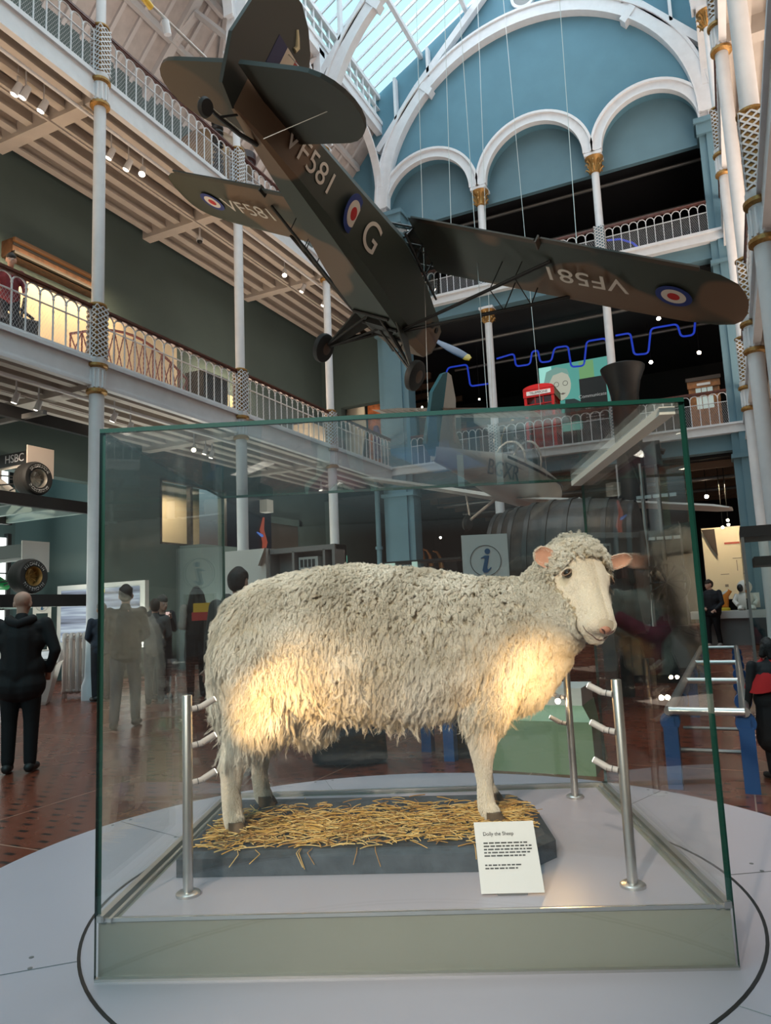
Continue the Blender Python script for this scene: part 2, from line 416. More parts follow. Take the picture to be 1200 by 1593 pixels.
# sloping boarded roof over the aisles, with rafters
def aisle_roof(side, xa, xb):
    za, zb = 19.35, 15.9
    b = MB().add([(xa, -6, za), (xb, -6, zb), (xb, YB + .3, zb), (xa, YB + .3, za), (xa, -6, za + .2), (xb, -6, zb + .2), (xb, YB + .3, zb + .2), (xa, YB + .3, za + .2)], [(0, 1, 2, 3), (7, 6, 5, 4), (0, 4, 5, 1), (1, 5, 6, 2), (2, 6, 7, 3), (3, 7, 4, 0)])
    struct('ceiling_%s_aisle' % side, b, M['board'])
    b = MB(); k = (zb - za) / (xb - xa); s = 1 if xb > xa else -1
    y = -5.6
    while y < YB:
        wd = .05; dp = .12
        if min(abs(y - q) for q in YC) < .28: wd = .12; dp = .26
        b.add([(x, yy, za + k * (x - xa) - d) for x in (xa, xb) for yy in (y - wd, y + wd) for d in (0, dp)], [(0, 1, 3, 2), (4, 6, 7, 5), (0, 4, 5, 1), (2, 3, 7, 6), (1, 5, 7, 3), (0, 2, 6, 4)])
        y += .55 if dp < .2 else .442
    for t in (.33, .66):
        x = xa + (xb - xa) * t; z = za + k * (x - xa)
        b.box(x - .06, x + .06, -6, YB + .2, z - .22, z)
    for yc in YC:
        b.path([(xa, yc, 16.2), (xa + s * 1.2, yc, 17.55), (xa + s * 1.9, yc, za + k * s * 1.9 - .15)], .11, 6)
        b.path([(xa, yc + .1, 18.9), (xa + s * 1.6, yc + 1.5, za + k * s * 1.6 - .2)], .09, 4)
        b.path([(xa, yc - .1, 18.9), (xa + s * 1.6, yc - 1.5, za + k * s * 1.6 - .2)], .09, 4)
    struct('trim_%s_aisle_rafters' % side, b, mat('rafter_paint_' + side, (.52, .48, .47), .6))
aisle_roof('left', XL - .05, WX)
aisle_roof('right', XR + .05, 4.4)
# iron arcade arches between the columns, and the clerestory over them
def arcade(side, x):
    b = MB()
    ys = [.67] + YC + [YB]
    for a, c in zip(ys[:-1], ys[1:]):
        m, r = (a + c) / 2, (c - a) / 2 - .12
        f = lambda p, q, t, m=m, x=x: (x + t, m + p, 16.75 + q)
        b.arc(f, r - .13, r, 0, PI, -.1, .1, 28)
        b.arc(f, r - .17, r - .13, 0, PI, -.14, .14, 28)
        for i in range(7):
            aa = PI * (i + .5) / 7
        b.arc(lambda p, q, t, m=a, x=x: (x + t, m + .62 + p, 18.2 + q), .16, .22, 0, 2 * PI, -.06, .06, 14)
    for y in ys[1:-1]: b.box(x - .12, x + .12, y - .16, y + .16, 16.1, 19.2)
    b.box(x - .12, x + .12, -6, YB, 19.0, 19.35)
    b.box(x - .16, x + .16, -6, YB, 19.35, 19.5)
    struct('trim_%s_arcade_arches' % side, b, M['white'])
    b = MB(); b.box(x - .1, x + .1, -6, YB, 20.45, 20.62); b.box(x - .1, x + .1, -6, YB, 19.5, 19.62)
    y = -5.5
    while y < YB: b.box(x - .05, x + .05, y - .035, y + .035, 19.6, 20.5); y += .49
    b.box(x - .07, x + .07, -6, YB, 20.0, 20.04)
    struct('window_%s_clerestory' % side, b, M['white'])
    struct('window_%s_clerestory_glass' % side, MB().box(x - .01, x + .01, -6, YB, 19.6, 20.5), M['glass2'])
arcade('left', XL); arcade('right', XR)
# glass roof with glazing bars
RX, RZ = -4.8, 23.85
def slope(xe, side):
    k = (RZ - 20.6) / (RX - xe); b = MB(); z = lambda x, d=0: 20.6 + k * (x - xe) + d
    y = -6.0
    while y < YB + .1:
        b.add([(x, yy, z(x, d)) for x in (xe, RX) for yy in (y - .026, y + .026) for d in (-.05, .08)], [(0, 1, 3, 2), (4, 6, 7, 5), (0, 4, 5, 1), (2, 3, 7, 6), (1, 5, 7, 3), (0, 2, 6, 4)])
        y += .48
    for t in (.33, .66, .97):
        x = xe + (RX - xe) * t
        b.box(x - .07, x + .07, -6, YB, z(x) - .24, z(x) - .06)
    struct('window_%s_skylight_bars' % side, b, M['white'])
    b = MB().add([(xe, -6, z(xe) + .03), (RX, -6, z(RX) + .03), (RX, YB, z(RX) + .03), (xe, YB, z(xe) + .03)], [(0, 1, 2, 3)])
    struct('window_%s_skylight_glass' % side, b, M['roofglass'])
gm = glass('roof_glass', (.86, .98, 1.0)); M['roofglass'] = gm
slope(XL, 'left'); slope(XR, 'right')
# the arched iron ribs that span the hall
def rib(y, t, nm):
    b = MB(); f = lambda p, q, tt: (RX + p, y + tt, 15.9 + q)
    b.arc(f, 5.30, 5.66, 0, PI, -t, t, 56)
    b.arc(f, 5.66, 5.74, 0, PI, -t * 1.5, t * 1.5, 56)
    b.arc(f, 5.24, 5.31, 0, PI, -t * 1.3, t * 1.3, 56)
    for s in (-1, 1):
        P = [(RX + s * 5.56, y, 18.2), (RX + s * 3.9, y, 20.15), (RX + s * 1.0, y, 22.95)]
        for a, c in zip(P[:-1], P[1:]):
            d = Vector(c) - Vector(a); n = Vector((d.z, 0, -d.x)).normalized() * .12
            b.add([tuple(Vector(q) + n * i + Vector((0, j * t, 0))) for q in (a, c) for i in (-1, 1) for j in (-1, 1)], [(0, 1, 3, 2), (4, 6, 7, 5), (0, 4, 5, 1), (2, 3, 7, 6), (1, 5, 7, 3), (0, 2, 6, 4)])
        b.box(RX + s * 4.75 - .05, RX + s * 4.75 + .05, y - t, y + t, 19.2, 20.9)
        b.box(RX + s * 3.4 - .05, RX + s * 3.4 + .05, y - t, y + t, 20.4, 21.6)
        b.add([tuple(Vector((RX + s * (5.1 + i * .55) * math.cos(.86), y + j * (t + .04), 15.9 + (5.1 + i * .55) * math.sin(.86))) + Vector((s * k * .08, 0, -k * .1))) for i in (0, 1) for k in (-1, 1) for j in (-1, 1)], [(0, 1, 3, 2), (4, 6, 7, 5), (0, 4, 5, 1), (2, 3, 7, 6), (1, 5, 7, 3), (0, 2, 6, 4)])
    struct(nm, b, M['white'])
for i, y in enumerate((13.93, 18.35)): rib(y, .11, 'trim_hall_rib_%d' % (i + 1))
rib(YB - .16, .12, 'trim_gable_rib')
# back wall: gable with three arches over columns, two balcony openings, ground opening
bw = MB()
y0, y1 = YB, YB + .5
CX = [-10.45, -6.64, -2.75, .72]
f = lambda a, b, t: (a, t, b)
def arch_under(xa, xc, zs, r, ztop):
    """wall between xa and xc from an arch of radius r (springing zs) up to ztop"""
    m = (xa + xc) / 2; n = 24; vs = []; 
    for i in range(n + 1):
        a = PI - PI * i / n; x, z = m + r * math.cos(a), zs + r * math.sin(a)
        vs += [(x, y0, z), (x, y0, ztop), (x, y1, ztop), (x, y1, z)]
    fs = [(i * 4 + j, i * 4 + (j + 1) % 4, i * 4 + 4 + (j + 1) % 4, i * 4 + 4 + j) for i in range(n) for j in range(4)]
    bw.add(vs, fs)
    bw.box(xa, m - r, y0, y1, zs, ztop); bw.box(m + r, xc, y0, y1, zs, ztop)
for a, c in zip(CX[:-1], CX[1:]): arch_under(a, c, 15.75, (c - a) / 2 - .22, 18.2)
bw.prism([(CX[0] - .3, 18.2), (CX[3] + .3, 18.2), (CX[3] + .3, 20.45), (RX, 23.75), (CX[0] - .3, 20.45)], f, y0, y1)
bw.box(CX[0] - .3, CX[0], y0, y1, 15.6, 18.2).box(CX[3], CX[3] + .3, y0, y1, 15.6, 18.2)
struct('wall_back', bw, M['blue'])
b = MB()
for a, c in zip(CX[:-1], CX[1:]):
    m, r = (a + c) / 2, (c - a) / 2
    g = lambda p, q, t, m=m: (m + p, YB + t, 15.75 + q)
    b.arc(g, r - .30, r + .06, 0, PI, -.16, .02, 32)
    b.arc(g, r - .02, r + .06, 0, PI, -.24, -.16, 32)
    b.arc(g, r - .30, r - .24, 0, PI, -.20, -.16, 32)
struct('trim_back_arches', b, M['white'])
struct('wall_back_infill', MB().box(CX[0], CX[3], YB + .42, YB + .6, 15.28, 18.2), M['blue2'])
struct('wall_back_beams', MB().box(-10.6, .9, YB, YB + .4, 11.35, 11.80).box(-10.6, .9, YB, YB + .4, 5.48, 5.95), M['blue2'])
struct('trim_back_fascias', MB().box(-10.6, 1.0, YB - .22, YB + .4, 11.80, 12.1).box(-10.6, 1.0, YB - .22, YB + .4, 5.95, 6.22).box(-10.6, 1.0, YB - .28, YB, 12.04, 12.12).box(-10.6, 1.0, YB - .28, YB, 6.18, 6.24), M['white'])
for s, xa, xb in (('left', -10.75, -9.62), ('right', .38, 1.6)):
    b = MB().box(xa, xb, YB - .12, YB + .5, 0, 15.5).box(xa + .2, xb - .22, YB - .2, YB - .1, 0, 15.3)
    b.box(xa - .06, xb + .06, YB - .26, YB + .5, 15.2, 15.55).box(xa - .12, xb + .12, YB - .32, YB + .5, 15.55, 15.7)
    for z in (5.2, 11.05): b.box(xa - .05, xb + .05, YB - .26, YB + .5, z, z + .12)
    struct('wall_back_pier_' + s, b, M['blue2'])
# dark galleries behind the back wall
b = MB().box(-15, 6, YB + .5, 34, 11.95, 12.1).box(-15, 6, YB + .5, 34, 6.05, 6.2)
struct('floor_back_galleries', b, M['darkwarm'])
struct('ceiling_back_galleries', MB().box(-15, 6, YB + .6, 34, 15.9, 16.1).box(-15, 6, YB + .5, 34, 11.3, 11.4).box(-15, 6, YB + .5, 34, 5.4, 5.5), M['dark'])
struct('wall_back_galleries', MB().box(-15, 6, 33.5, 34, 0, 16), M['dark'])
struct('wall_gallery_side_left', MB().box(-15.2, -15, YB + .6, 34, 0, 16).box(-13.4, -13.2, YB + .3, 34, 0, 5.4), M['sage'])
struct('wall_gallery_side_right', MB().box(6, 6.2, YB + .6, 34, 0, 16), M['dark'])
b = MB()
for i in range(7):
    y = 23.8 + i * 1.35
    b.box(-10, 4, y, y + .12, 5.18, 5.42)
    b.box(-13.2, -10.8, y, y + .16, 11.05, 11.3)
struct('trim_back_joists', b, mat('brown_joist_paint', (.20, .12, .08), .7))
b = MB()
for z in (15.6, 11.0, 5.0):
    for y in (24.6, 27.4): b.tube((-9.5, y, z), (4, y, z), .06, n=8)
struct('trim_back_ducts', b, M['greysteel'], True)
struct('door_2', MB().box(-13.42, -13.36, 19.0, 21.1, 0, 4.3), M['darkwarm'])
struct('trim_door_surround', MB().box(-13.4, -13.3, 18.8, 19.0, 0, 4.5).box(-13.4, -13.3, 21.1, 21.3, 0, 4.5).box(-13.4, -13.3, 18.8, 21.3, 4.3, 4.5), M['sage'])
struct('trim_pier_drainpipe', MB().tube((-10.9, YB - .35, 0), (-10.9, YB - .35, 6), .09).tube((-10.9, YB - .35, 3.4), (-10.9, YB - .35, 3.5), .13), M['blue2'], True)
struct('trim_gable_air_grille', MB().arc(lambda p, q, t: (-4.6 + p, YB - .05 + t, 22.25 + q), .36, .46, 0, 2 * PI, -.05, .05, 24), M['white'], True)
struct('trim_gable_air_grille_mesh', MB().lathe([(.37, -.01), (.37, .02)], (-4.6, YB - .02, 22.25), 24, R=Matrix.Rotation(PI / 2, 3, 'X')), M['greysteel'])

# ------------------------------------------------------------------ iron columns
def lattice(b, h, w, z0, n=5, mi=0):
    st = h / n
    for s in range(4):
        R = Matrix.Rotation(s * PI / 2, 3, 'Z')
        for k in range(-2, n * 2):
            for sg in (1, -1):
                a = Vector((-w / 2 * sg, -w / 2 - .008, z0 + k * st / 2)); c = Vector((w / 2 * sg, -w / 2 - .008, z0 + k * st / 2 + st))
                lo = max(0, (z0 - a.z) / (c.z - a.z)); hi = min(1, (z0 + h - a.z) / (c.z - a.z))
                if hi <= lo: continue
                p, q = a.lerp(c, lo), a.lerp(c, hi); t = .014
                b.add([tuple(R @ (v + Vector((0, d, e)))) for v in (p, q) for d in (-.006, .006) for e in (-t, t)], [(0, 1, 3, 2), (4, 6, 7, 5), (0, 4, 5, 1), (2, 3, 7, 6), (1, 5, 7, 3), (0, 2, 6, 4)], mi)
def column(label, x, y, first=[None]):
    if first[0] is not None:
        return dup(first[0], (x, y, 0), 0, label)
    t = thing('iron_column', label, 'column', (0, 0, 0), 0, 'white iron columns of the hall')
    t['kind'] = 'thing'
    MB().lathe([(.2, 0), (.2, .25), (.17, .32), (.15, .4), (.135, 1), (.135, 5.55)]).build('lower_shaft', M['white'], t)
    MB().lathe([(.115, 7.3), (.115, 11.4)]).build('middle_shaft', M['white'], t)
    MB().lathe([(.095, 13.15), (.095, 15.4)]).build('upper_shaft', M['white'], t)
    for z in (6.24, 12.08):
        b = MB(); b.box(-.125, .125, -.125, .125, z, z + 1.02); o = b.build('lattice_core', M['gold'], t, False)
        b = MB(); lattice(b, 1.0, .27, z + .01); l = b.build('lattice_panel', M['white'], o, False)
        b = MB().lathe([(.15, z - .62), (.15, z - .18), (.17, z - .15), (.17, z)], n=16)
        for k in range(12):
            a = 2 * PI * k / 12; b.tube((.15 * math.cos(a), .15 * math.sin(a), z - .58), (.15 * math.cos(a), .15 * math.sin(a), z - .24), .022, n=6)
        b.build('fluted_collar', M['white'], t)
        MB().lathe([(.14, z - .70), (.19, z - .67), (.19, z - .62), (.15, z - .59)]).build('gilt_ring', M['gold'], t)
        MB().lathe([(.15, z - .20), (.20, z - .17), (.20, z - .12), (.15, z - .10)]).build('gilt_ring', M['gold'], t)
        MB().lathe([(.13, z + 1.0), (.17, z + 1.03), (.17, z + 1.06), (.12, z + 1.09)]).build('gilt_ring', M['gold'], t)
    capital(t, 0, 0, 15.35)
    t.location = (x, y, 0)
    first[0] = t
    return t
def capital(t, x, y, z, s=1.0):
    b = MB().lathe([(.1 * s, z), (.13 * s, z + .03), (.11 * s, z + .08), (.15 * s, z + .3 * s), (.24 * s, z + .42 * s)], (x, y, 0), 16)
    for k in range(8):
        a = 2 * PI * k / 8; c, q = math.cos(a), math.sin(a)
        for h in (.16, .32):
            b.path([(x + .11 * s * c, y + .11 * s * q, z + .04), (x + .15 * s * c, y + .15 * s * q, z + (h - .06) * s), (x + .22 * s * c, y + .22 * s * q, z + h * s), (x + .24 * s * c, y + .24 * s * q, z + (h - .05) * s)], [.03, .035, .025, .012], 5)
    b.build('gilt_capital', M['gold'], t)
    MB().box(x - .22 * s, x + .22 * s, y - .22 * s, y + .22 * s, z + .42 * s, z + .5 * s).build('abacus', M['white'], t, False)
nth = ['first from the left, beside the radiator', 'second from the left, above the sheep rump', 'third from the left, above the sheep back']
for i, y in enumerate(YC[1:]): column('white iron column of the left row, ' + nth[i], XL, y)
nr = ['of the right row, nearest and thickest, at the photo edge', 'of the right row, between the thickest and the slimmest', 'of the right row, slimmest, beside the blue pier']
for i, y in enumerate(YC[1:]): column('white iron column ' + nr[i], XR, y)
def back_column(label, x):
    t = thing('balcony_column', label, 'column', (x, YB, 0), 0, 'columns of the back arcade'); t['kind'] = 'thing'
    yy = YB + .1
    MB().lathe([(.17, 12.1), (.17, 12.3), (.13, 12.4), (.12, 15.2)], (x, yy, 0)).build('upper_shaft', M['white'], t)
    MB().lathe([(.15, 6.2), (.15, 6.4), (.13, 6.5), (.125, 10.9)], (x, yy, 0)).build('middle_shaft', M['white'], t)
    MB().lathe([(.2, 0), (.2, .2), (.16, .4), (.15, 5.45)], (x, yy, 0)).build('lower_shaft', M['white'], t)
    capital(t, x, yy, 15.1, 1.25); capital(t, x, yy, 10.82, 1.1)
    for z in (12.15, 6.25):
        b = MB().box(x - .14, x + .14, yy - .3, yy - .02, z, z + 1.0); o = b.build('lattice_core', M['blue2'], t, False)
        b = MB(); lattice(b, 1.0, .3, z); b.v = [(a + x, c + yy - .16, d) for a, c, d in b.v]; b.build('lattice_panel', M['white'], o, False)
back_column('white column of the back balconies that stands behind the red telephone box left side', -6.64)
back_column('white column of the back balconies beside the black funnel exhibit', -2.75)

# ------------------------------------------------------------------ balcony railings
def railing_proto(L, n):
    t = thing('balcony_railing', 'x', 'railing')
    MB().box(0, L, -.05, .05, 1.02, 1.07).box(0, L, -.035, .035, .99, 1.02).build('handrail', M['mahogany'], t, False)
    MB().box(0, L, -.03, .03, .03, .07).box(0, L, -.02, .02, .70, .715).build('bottom_rail', M['white'], t, False)
    sp = L / n; u = MB(); r = sp / 2
    u.tube((0, 0, .05), (0, 0, .99 - r), .016, n=6); u.ball((0, 0, .99 - r), .028, 6); u.ball((0, 0, .62), .022, 6)
    P = [(r - r * math.cos(a), 0, .985 - r + r * math.sin(a)) for a in [PI * i / 8 for i in range(9)]]
    u.path([(p[0], p[1], p[2]) for p in P], .016, 6)
    first = u.build('baluster', M['white'], t)
    for k in range(1, n):
        c = first.copy(); COL.objects.link(c); c.parent = t; c.location = (k * sp, 0, 0)
    b = MB().tube((L, 0, .05), (L, 0, .99), .018, n=6).build('end_post', M['white'], t)
    b = MB(); st = .062; H = .66; k = -int(H / st)
    while k * st < L:
        for sg in (1, -1):
            a0, a1 = k * st, k * st + H * .62
            if sg < 0: a0, a1 = a1, a0
            z0_, z1_ = .05, .05 + H
            def clip(a0, z0_, a1, z1_):
                if a0 == a1: return None
                for lim in (0, L):
                    pass
                t0, t1 = 0.0, 1.0
                for lo in ((0 - a0) / (a1 - a0), (L - a0) / (a1 - a0)): pass
                ta, tb = sorted(((0 - a0) / (a1 - a0), (L - a0) / (a1 - a0)))
                t0, t1 = max(0, ta), min(1, tb)
                if t1 <= t0: return None
                return (a0 + (a1 - a0) * t0, z0_ + (z1_ - z0_) * t0, a0 + (a1 - a0) * t1, z0_ + (z1_ - z0_) * t1)
            q = clip(a0, z0_, a1, z1_)
            if q: b.add([(q[0] - .003, .01, q[1]), (q[0] + .003, .01, q[1]), (q[2] + .003, .01, q[3]), (q[2] - .003, .01, q[3])], [(0, 1, 2, 3)])
        k += 1
    s = b.build('mesh_screen', mat('screen_wire_paint', (.50, .50, .52), .6), t, False)
    return t
LA = railing_proto(4.42 - .30, 15)
used = False
lev = (('lower', 6.2), ('upper', 12.05))
bays = ['the bay cut by the photo edge', 'the bay between first and second column', 'the bay between second and third column', 'the last bay before the back wall']
first_used = False
for nm, z in lev:
    for i, y in enumerate(YC):
        lab = 'arched iron railing on left %s balcony, %s' % (nm, bays[i])
        if not first_used:
            LA.location = (XL - .02, y + .15, z); LA.rotation_euler = (0, 0, PI / 2); tag(LA, lab, None, 'left balcony railings'); first_used = True
        else: dup(LA, (XL - .02, y + .15, z), PI / 2, lab, 'left balcony railings')
for nm, z in lev:
    for i, y in enumerate(YC[1:]):
        dup(LA, (XR + .02, y + .15, z), PI / 2, 'steeply foreshortened railing on right %s balcony, %s' % (nm, ['nearest bay at photo edge', 'middle bay', 'farthest bay beside the blue pier'][i]), 'right balcony railings')
LB = railing_proto(3.55, 12)
fb = False
for nm, z in lev:
    for i, (a, c) in enumerate(zip([-9.62, -6.64 + .15, -2.75 + .15], [-6.79, -2.9, .38])):
        lab = 'arched iron railing on back wall, %s balcony, %s' % (nm, ['left bay', 'middle bay', 'right bay'][i])
        sx = (c - a) / 3.55
        if not fb: o = LB; o.location = (a, YB - .1, z); tag(o, lab, None, 'back balcony railings'); fb = True; o.scale = (sx, 1, 1)
        else: o = dup(LB, (a, YB - .1, z), 0, lab, 'back balcony railings', (sx, 1, 1))
# ------------------------------------------------------------------ round platform and glass case
CA = .3958
CB = Vector((-.721, 1.553, 0))
CR = Matrix.Rotation(CA, 3, 'Z')
def K(u, v, z): return CR @ Vector((u, v, z)) + CB
ZB, ZP, ZT = .572, .70, 1.84
HW, DP = .714, 1.10
def kbox(b, u0, u1, v0, v1, z0, z1, mi=0): return b.box(u0, u1, v0, v1, z0, z1, mi, CR, CB)
pl = thing('display_platform', 'large round pale grey platform that carries the glass sheep case', 'platform', K(0, .55, 0), CA)
b = MB().lathe([(1.30, 0), (1.30, .42), (1.405, .50), (1.412, .555), (1.405, ZB)], K(0, .55, 0), 128); b.build('platform_top', M['disc'], pl)
b = MB().arc(lambda p, q, t: tuple(K(.01 + p, .5 + q, ZB + t)), .897, .905, 0, 2 * PI, -.001, .0015, 128); b.build('turntable_gap', M['black'], pl, False)
b = MB()
for a in (.05, .75, 1.9, 2.6, 3.6, 4.4, 5.5): b.tube(K(.01 + .905 * math.cos(a), .5 + .905 * math.sin(a), ZB + .0008), K(.01 + 1.402 * math.cos(a), .55 + 1.402 * math.sin(a), ZB + .0008), .0009, n=4)
b.build('panel_seam', M['greysteel'], pl)
k = 0
for a in (.05, .75, 1.9, 2.6, 3.6, 5.5):
    for dr in (.06, .42):
        for da in (-.03, .03):
            c = K((.96 + dr) * math.cos(a + da), .55 + (.96 + dr) * math.sin(a + da), ZB); MB().lathe([(.006, 0), (.006, .0012)], c, 10).build('screw_cap', M['greysteel'], pl)
cs = thing('glass_display_case', 'large glass display case around the sheep, on a grey-green plinth', 'display case', K(0, .55, ZB), CA)
b = MB(); kbox(b, -HW + .004, HW - .004, .012, DP - .004, ZB, ZP - .002); b.build('plinth', M['plinth'], cs, False)
b = MB(); kbox(b, -HW + .05, HW - .05, .03, DP - .04, ZP - .002, ZP); b.build('case_floor', M['case_floor'], cs, False)
b = MB()
kbox(b, -HW + .004, -HW + .02, .0, DP, ZP - .002, ZP + .012); kbox(b, HW - .02, HW - .004, .0, DP, ZP - .002, ZP + .012)
kbox(b, -HW + .030, -HW + .038, .0, DP - .02, ZP - .002, ZP + .006); kbox(b, HW - .038, HW - .030, .0, DP - .02, ZP - .002, ZP + .006)
kbox(b, -HW + .004, HW - .004, .008, .014, ZP - .004, ZP + .004); kbox(b, -HW + .004, HW - .004, DP - .02, DP - .004, ZP - .002, ZP + .012)
kbox(b, -HW + .0, HW, .0, .012, ZB + .0, ZB + .006)
b.build('metal_rail', M['steel'], cs, False)
g = .0105
def pane(nm, u0, u1, v0, v1, z0, z1):
    b = MB(); kbox(b, u0, u1, v0, v1, z0, z1)
    d = (u1 - u0, v1 - v0, z1 - z0); ax = d.index(min(d))
    # faces order: bottom, top, front(v0), right(u1), back(v1), left(u0)
    fax = [2, 2, 1, 0, 1, 0]; b.m = [0 if fx == ax else 1 for fx in fax]
    return b.build(nm, [M['glass'], M['edge']], cs, False)
pane('front_pane', -HW, HW, 0, g, ZB + .004, ZT)
pane('back_pane', -HW, HW, DP - g, DP, ZP, ZT)
pane('left_pane', -HW, -HW + g, g, DP - g, ZP, ZT)
pane('right_pane', HW - g, HW, g, DP - g, ZP, ZT)
pane('top_pane', -HW, HW, 0, DP, ZT, ZT + g)
b = MB(); kbox(b, HW - .05, HW - .012, .03, DP - .02, ZT - .022, ZT - .002); b.build('top_rail', mat('satin_aluminium', (.74, .71, .66), .4, .1), cs, False)
# fibre-optic light posts
def heads_target(u, v): return Vector((0, .58, 0))
def post(u, v, sgn, label, zt):
    t = thing('light_post', label, 'light post', K(u, v, ZP), CA, 'slim light posts in the case')
    o = K(u, v, ZP)
    MB().lathe([(.030, 0), (.030, .006), (.026, .009)], o, 28).build('base_flange', M['steel'], t)
    MB().lathe([(.0125, .008), (.0125, zt - ZP - .002), (.0115, zt - ZP)], o, 20).build('pole', M['steel'], t)
    for z in (zt - .035, zt - .125, zt - .215):
        a = K(u + sgn * .012, v, z); m1 = K(u + sgn * .034, v + .012, z + .004); m2 = K(u + sgn * .062, v + .03, z + .020)
        b = MB().tube(a, m1, .0075, n=12); h = b.build('lamp_head', M['radiator'], t)
        MB().tube(m1, m2, .0085, n=12).build('lamp_barrel', M['radiator'], h)
        d = (Vector(m2) - Vector(m1)).normalized()
        MB().tube(m2, Vector(m2) + d * .0012, .0068, n=12).build('lens', M['lampdim'], h)
        if u > 0 and v > .9 and abs(z - zt + .125) < .01:
            m3 = K(u - .04, v - .02, z - .01); MB().tube(m1, m3, .008, n=12).build('turned_barrel', M['radiator'], h); MB().ball(m3, .0095, 12).build('glaring_lens', M['lamp'], h)
        MB().tube(Vector(a).lerp(Vector(m1), .5), Vector(a).lerp(Vector(m1), .56), .0082, n=12).build('joint_ring', M['black'], h)
post(-.545, .145, 1, 'slim steel light post standing at the front beside the sheep hind legs', 1.181)
post(.533, .132, -1, 'slim steel light post at the front right corner of the case', 1.182)
post(.564, .935, -1, 'slim steel light post at the back right, partly behind the sheep chest', 1.165)
post(-.55, .96, 1, 'slim steel light post at the back left, hidden beyond the sheep rump', 1.165)
# slate base, straw, label
def slate():
    pts = [(-.615, .262), (.30, .248), (.392, .34), (.385, .66), (.34, .80), (-.59, .83), (-.625, .74)]
    ins = [(-.600, .285), (.288, .272), (.366, .35), (.360, .65), (.32, .775), (-.575, .805), (-.603, .73)]
    n = len(pts); vs = [K(u, v, ZP + .0005) for u, v in pts] + [K(u, v, ZP + .046) for u, v in pts] + [K(u * 1, v, ZP + .058) for u, v in ins]
    fs = [tuple(range(n))[::-1], tuple(range(2 * n, 3 * n))] + [(l * n + i, l * n + (i + 1) % n, (l + 1) * n + (i + 1) % n, (l + 1) * n + i) for l in (0, 1) for i in range(n)]
    o = MB().add(vs, fs).build('slate_base', M['slate'], None, False)
    tag(o, 'dark blue-grey slate slab under the sheep feet', 'base')
slate()
ZS = ZP + .058
def straw():
    b = MB(); r = random.Random(3)
    for k in range(2300):
        if k < 1950: u = r.uniform(-.57, .33); v = r.gauss(.46, .11)
        else: u = r.gauss(.27, .05); v = r.gauss(.55, .07)
        if not (.27 < v < .80) or not (-.6 < u < .36): continue
        if v > .68 and r.random() < .6: continue
        if u > .2 and v < .36 and r.random() < .5: continue
        L = r.uniform(.02, .075); a = r.uniform(0, PI) if r.random() < .4 else r.gauss(0, .5); z = ZS + .002 + abs(r.gauss(0, .007))
        t = r.gauss(0, .10); c = r.gauss(0, .13)
        P = []
        for i in range(4):
            s = (i / 3 - .5) * L; aa = a + c * (i / 3 - .5)
            P.append(K(u + s * math.cos(aa), v + s * math.sin(aa), max(ZS + .001, z + s * math.sin(t) + .002 * math.sin(i * 1.2))))
        b.path(P, r.uniform(.0009, .0019), 4, r.randrange(3))
    for k in range(9):
        u = r.uniform(-.5, .3); P = [K(u, .275, ZS + .003), K(u + r.uniform(-.01, .02), .25, ZS), K(u + r.uniform(-.02, .03), .243, ZS - .02 - r.random() * .02)]
        b.path(P, .0012, 4, k % 3)
    o = b.build('straw', [mat('straw_gold', (.62, .36, .09), .55), mat('straw_pale', (.72, .50, .20), .55), mat('straw_brown', (.42, .22, .06), .6)], None)
    tag(o, 'loose golden straw scattered over the slate base', 'straw', kind='stuff')
straw()
t = thing('label_card', 'small white tilted label card standing in front of the sheep front leg', 'label', K(.245, .12, ZP), CA)
nrm = Vector((0, -math.cos(.35), math.sin(.35)))
upv = Vector((0, math.sin(.35), math.cos(.35)))
def LC(u, h, d=0): return K(.240 + u, .092, ZP + .006) + (CR @ (upv * h)) - (CR @ (nrm * d))
c = .075; vs = []
for d in (0, .003):
    vs += [LC(-c + .006, 0, d), LC(c + .004, 0, d), LC(c - .006, .155, d), LC(-c, .155, d)]
b = MB().add(vs, [(0, 1, 2, 3), (7, 6, 5, 4), (0, 4, 5, 1), (1, 5, 6, 2), (2, 6, 7, 3), (3, 7, 4, 0)]); b.build('card', M['paper'], t, False)
b = MB(); kbox(b, .21, .28, .095, .13, ZP, ZP + .004); b.add([K(.235, .10, ZP + .004), K(.255, .10, ZP + .004), K(.255, .135, ZP + .09), K(.235, .135, ZP + .09)], [(0, 1, 2, 3)]); b.build('stand', M['greysteel'], t, False)
text('Dolly the Sheep', .0115, M['ink'], t, frame4(LC(-.018, .128, -.0015), CR @ Vector((1, 0, 0)), CR @ upv), .0003)
rr = random.Random(5)
for k, (h, wd) in enumerate([(.108, .104), (.101, .11), (.094, .11), (.087, .11), (.080, .10), (.060, .08), (.053, .075)]):
    b = MB(); x = -.055
    while x < -.055 + wd:
        l = rr.uniform(.005, .014); q = [LC(x, h - .0016, -.0007), LC(x + l, h - .0016, -.0007), LC(x + l, h + .0016, -.0007), LC(x, h + .0016, -.0007)]
        b.add(q, [(0, 1, 2, 3)]); x += l + .0025
    b.build('text_line', M['ink'], t, False)
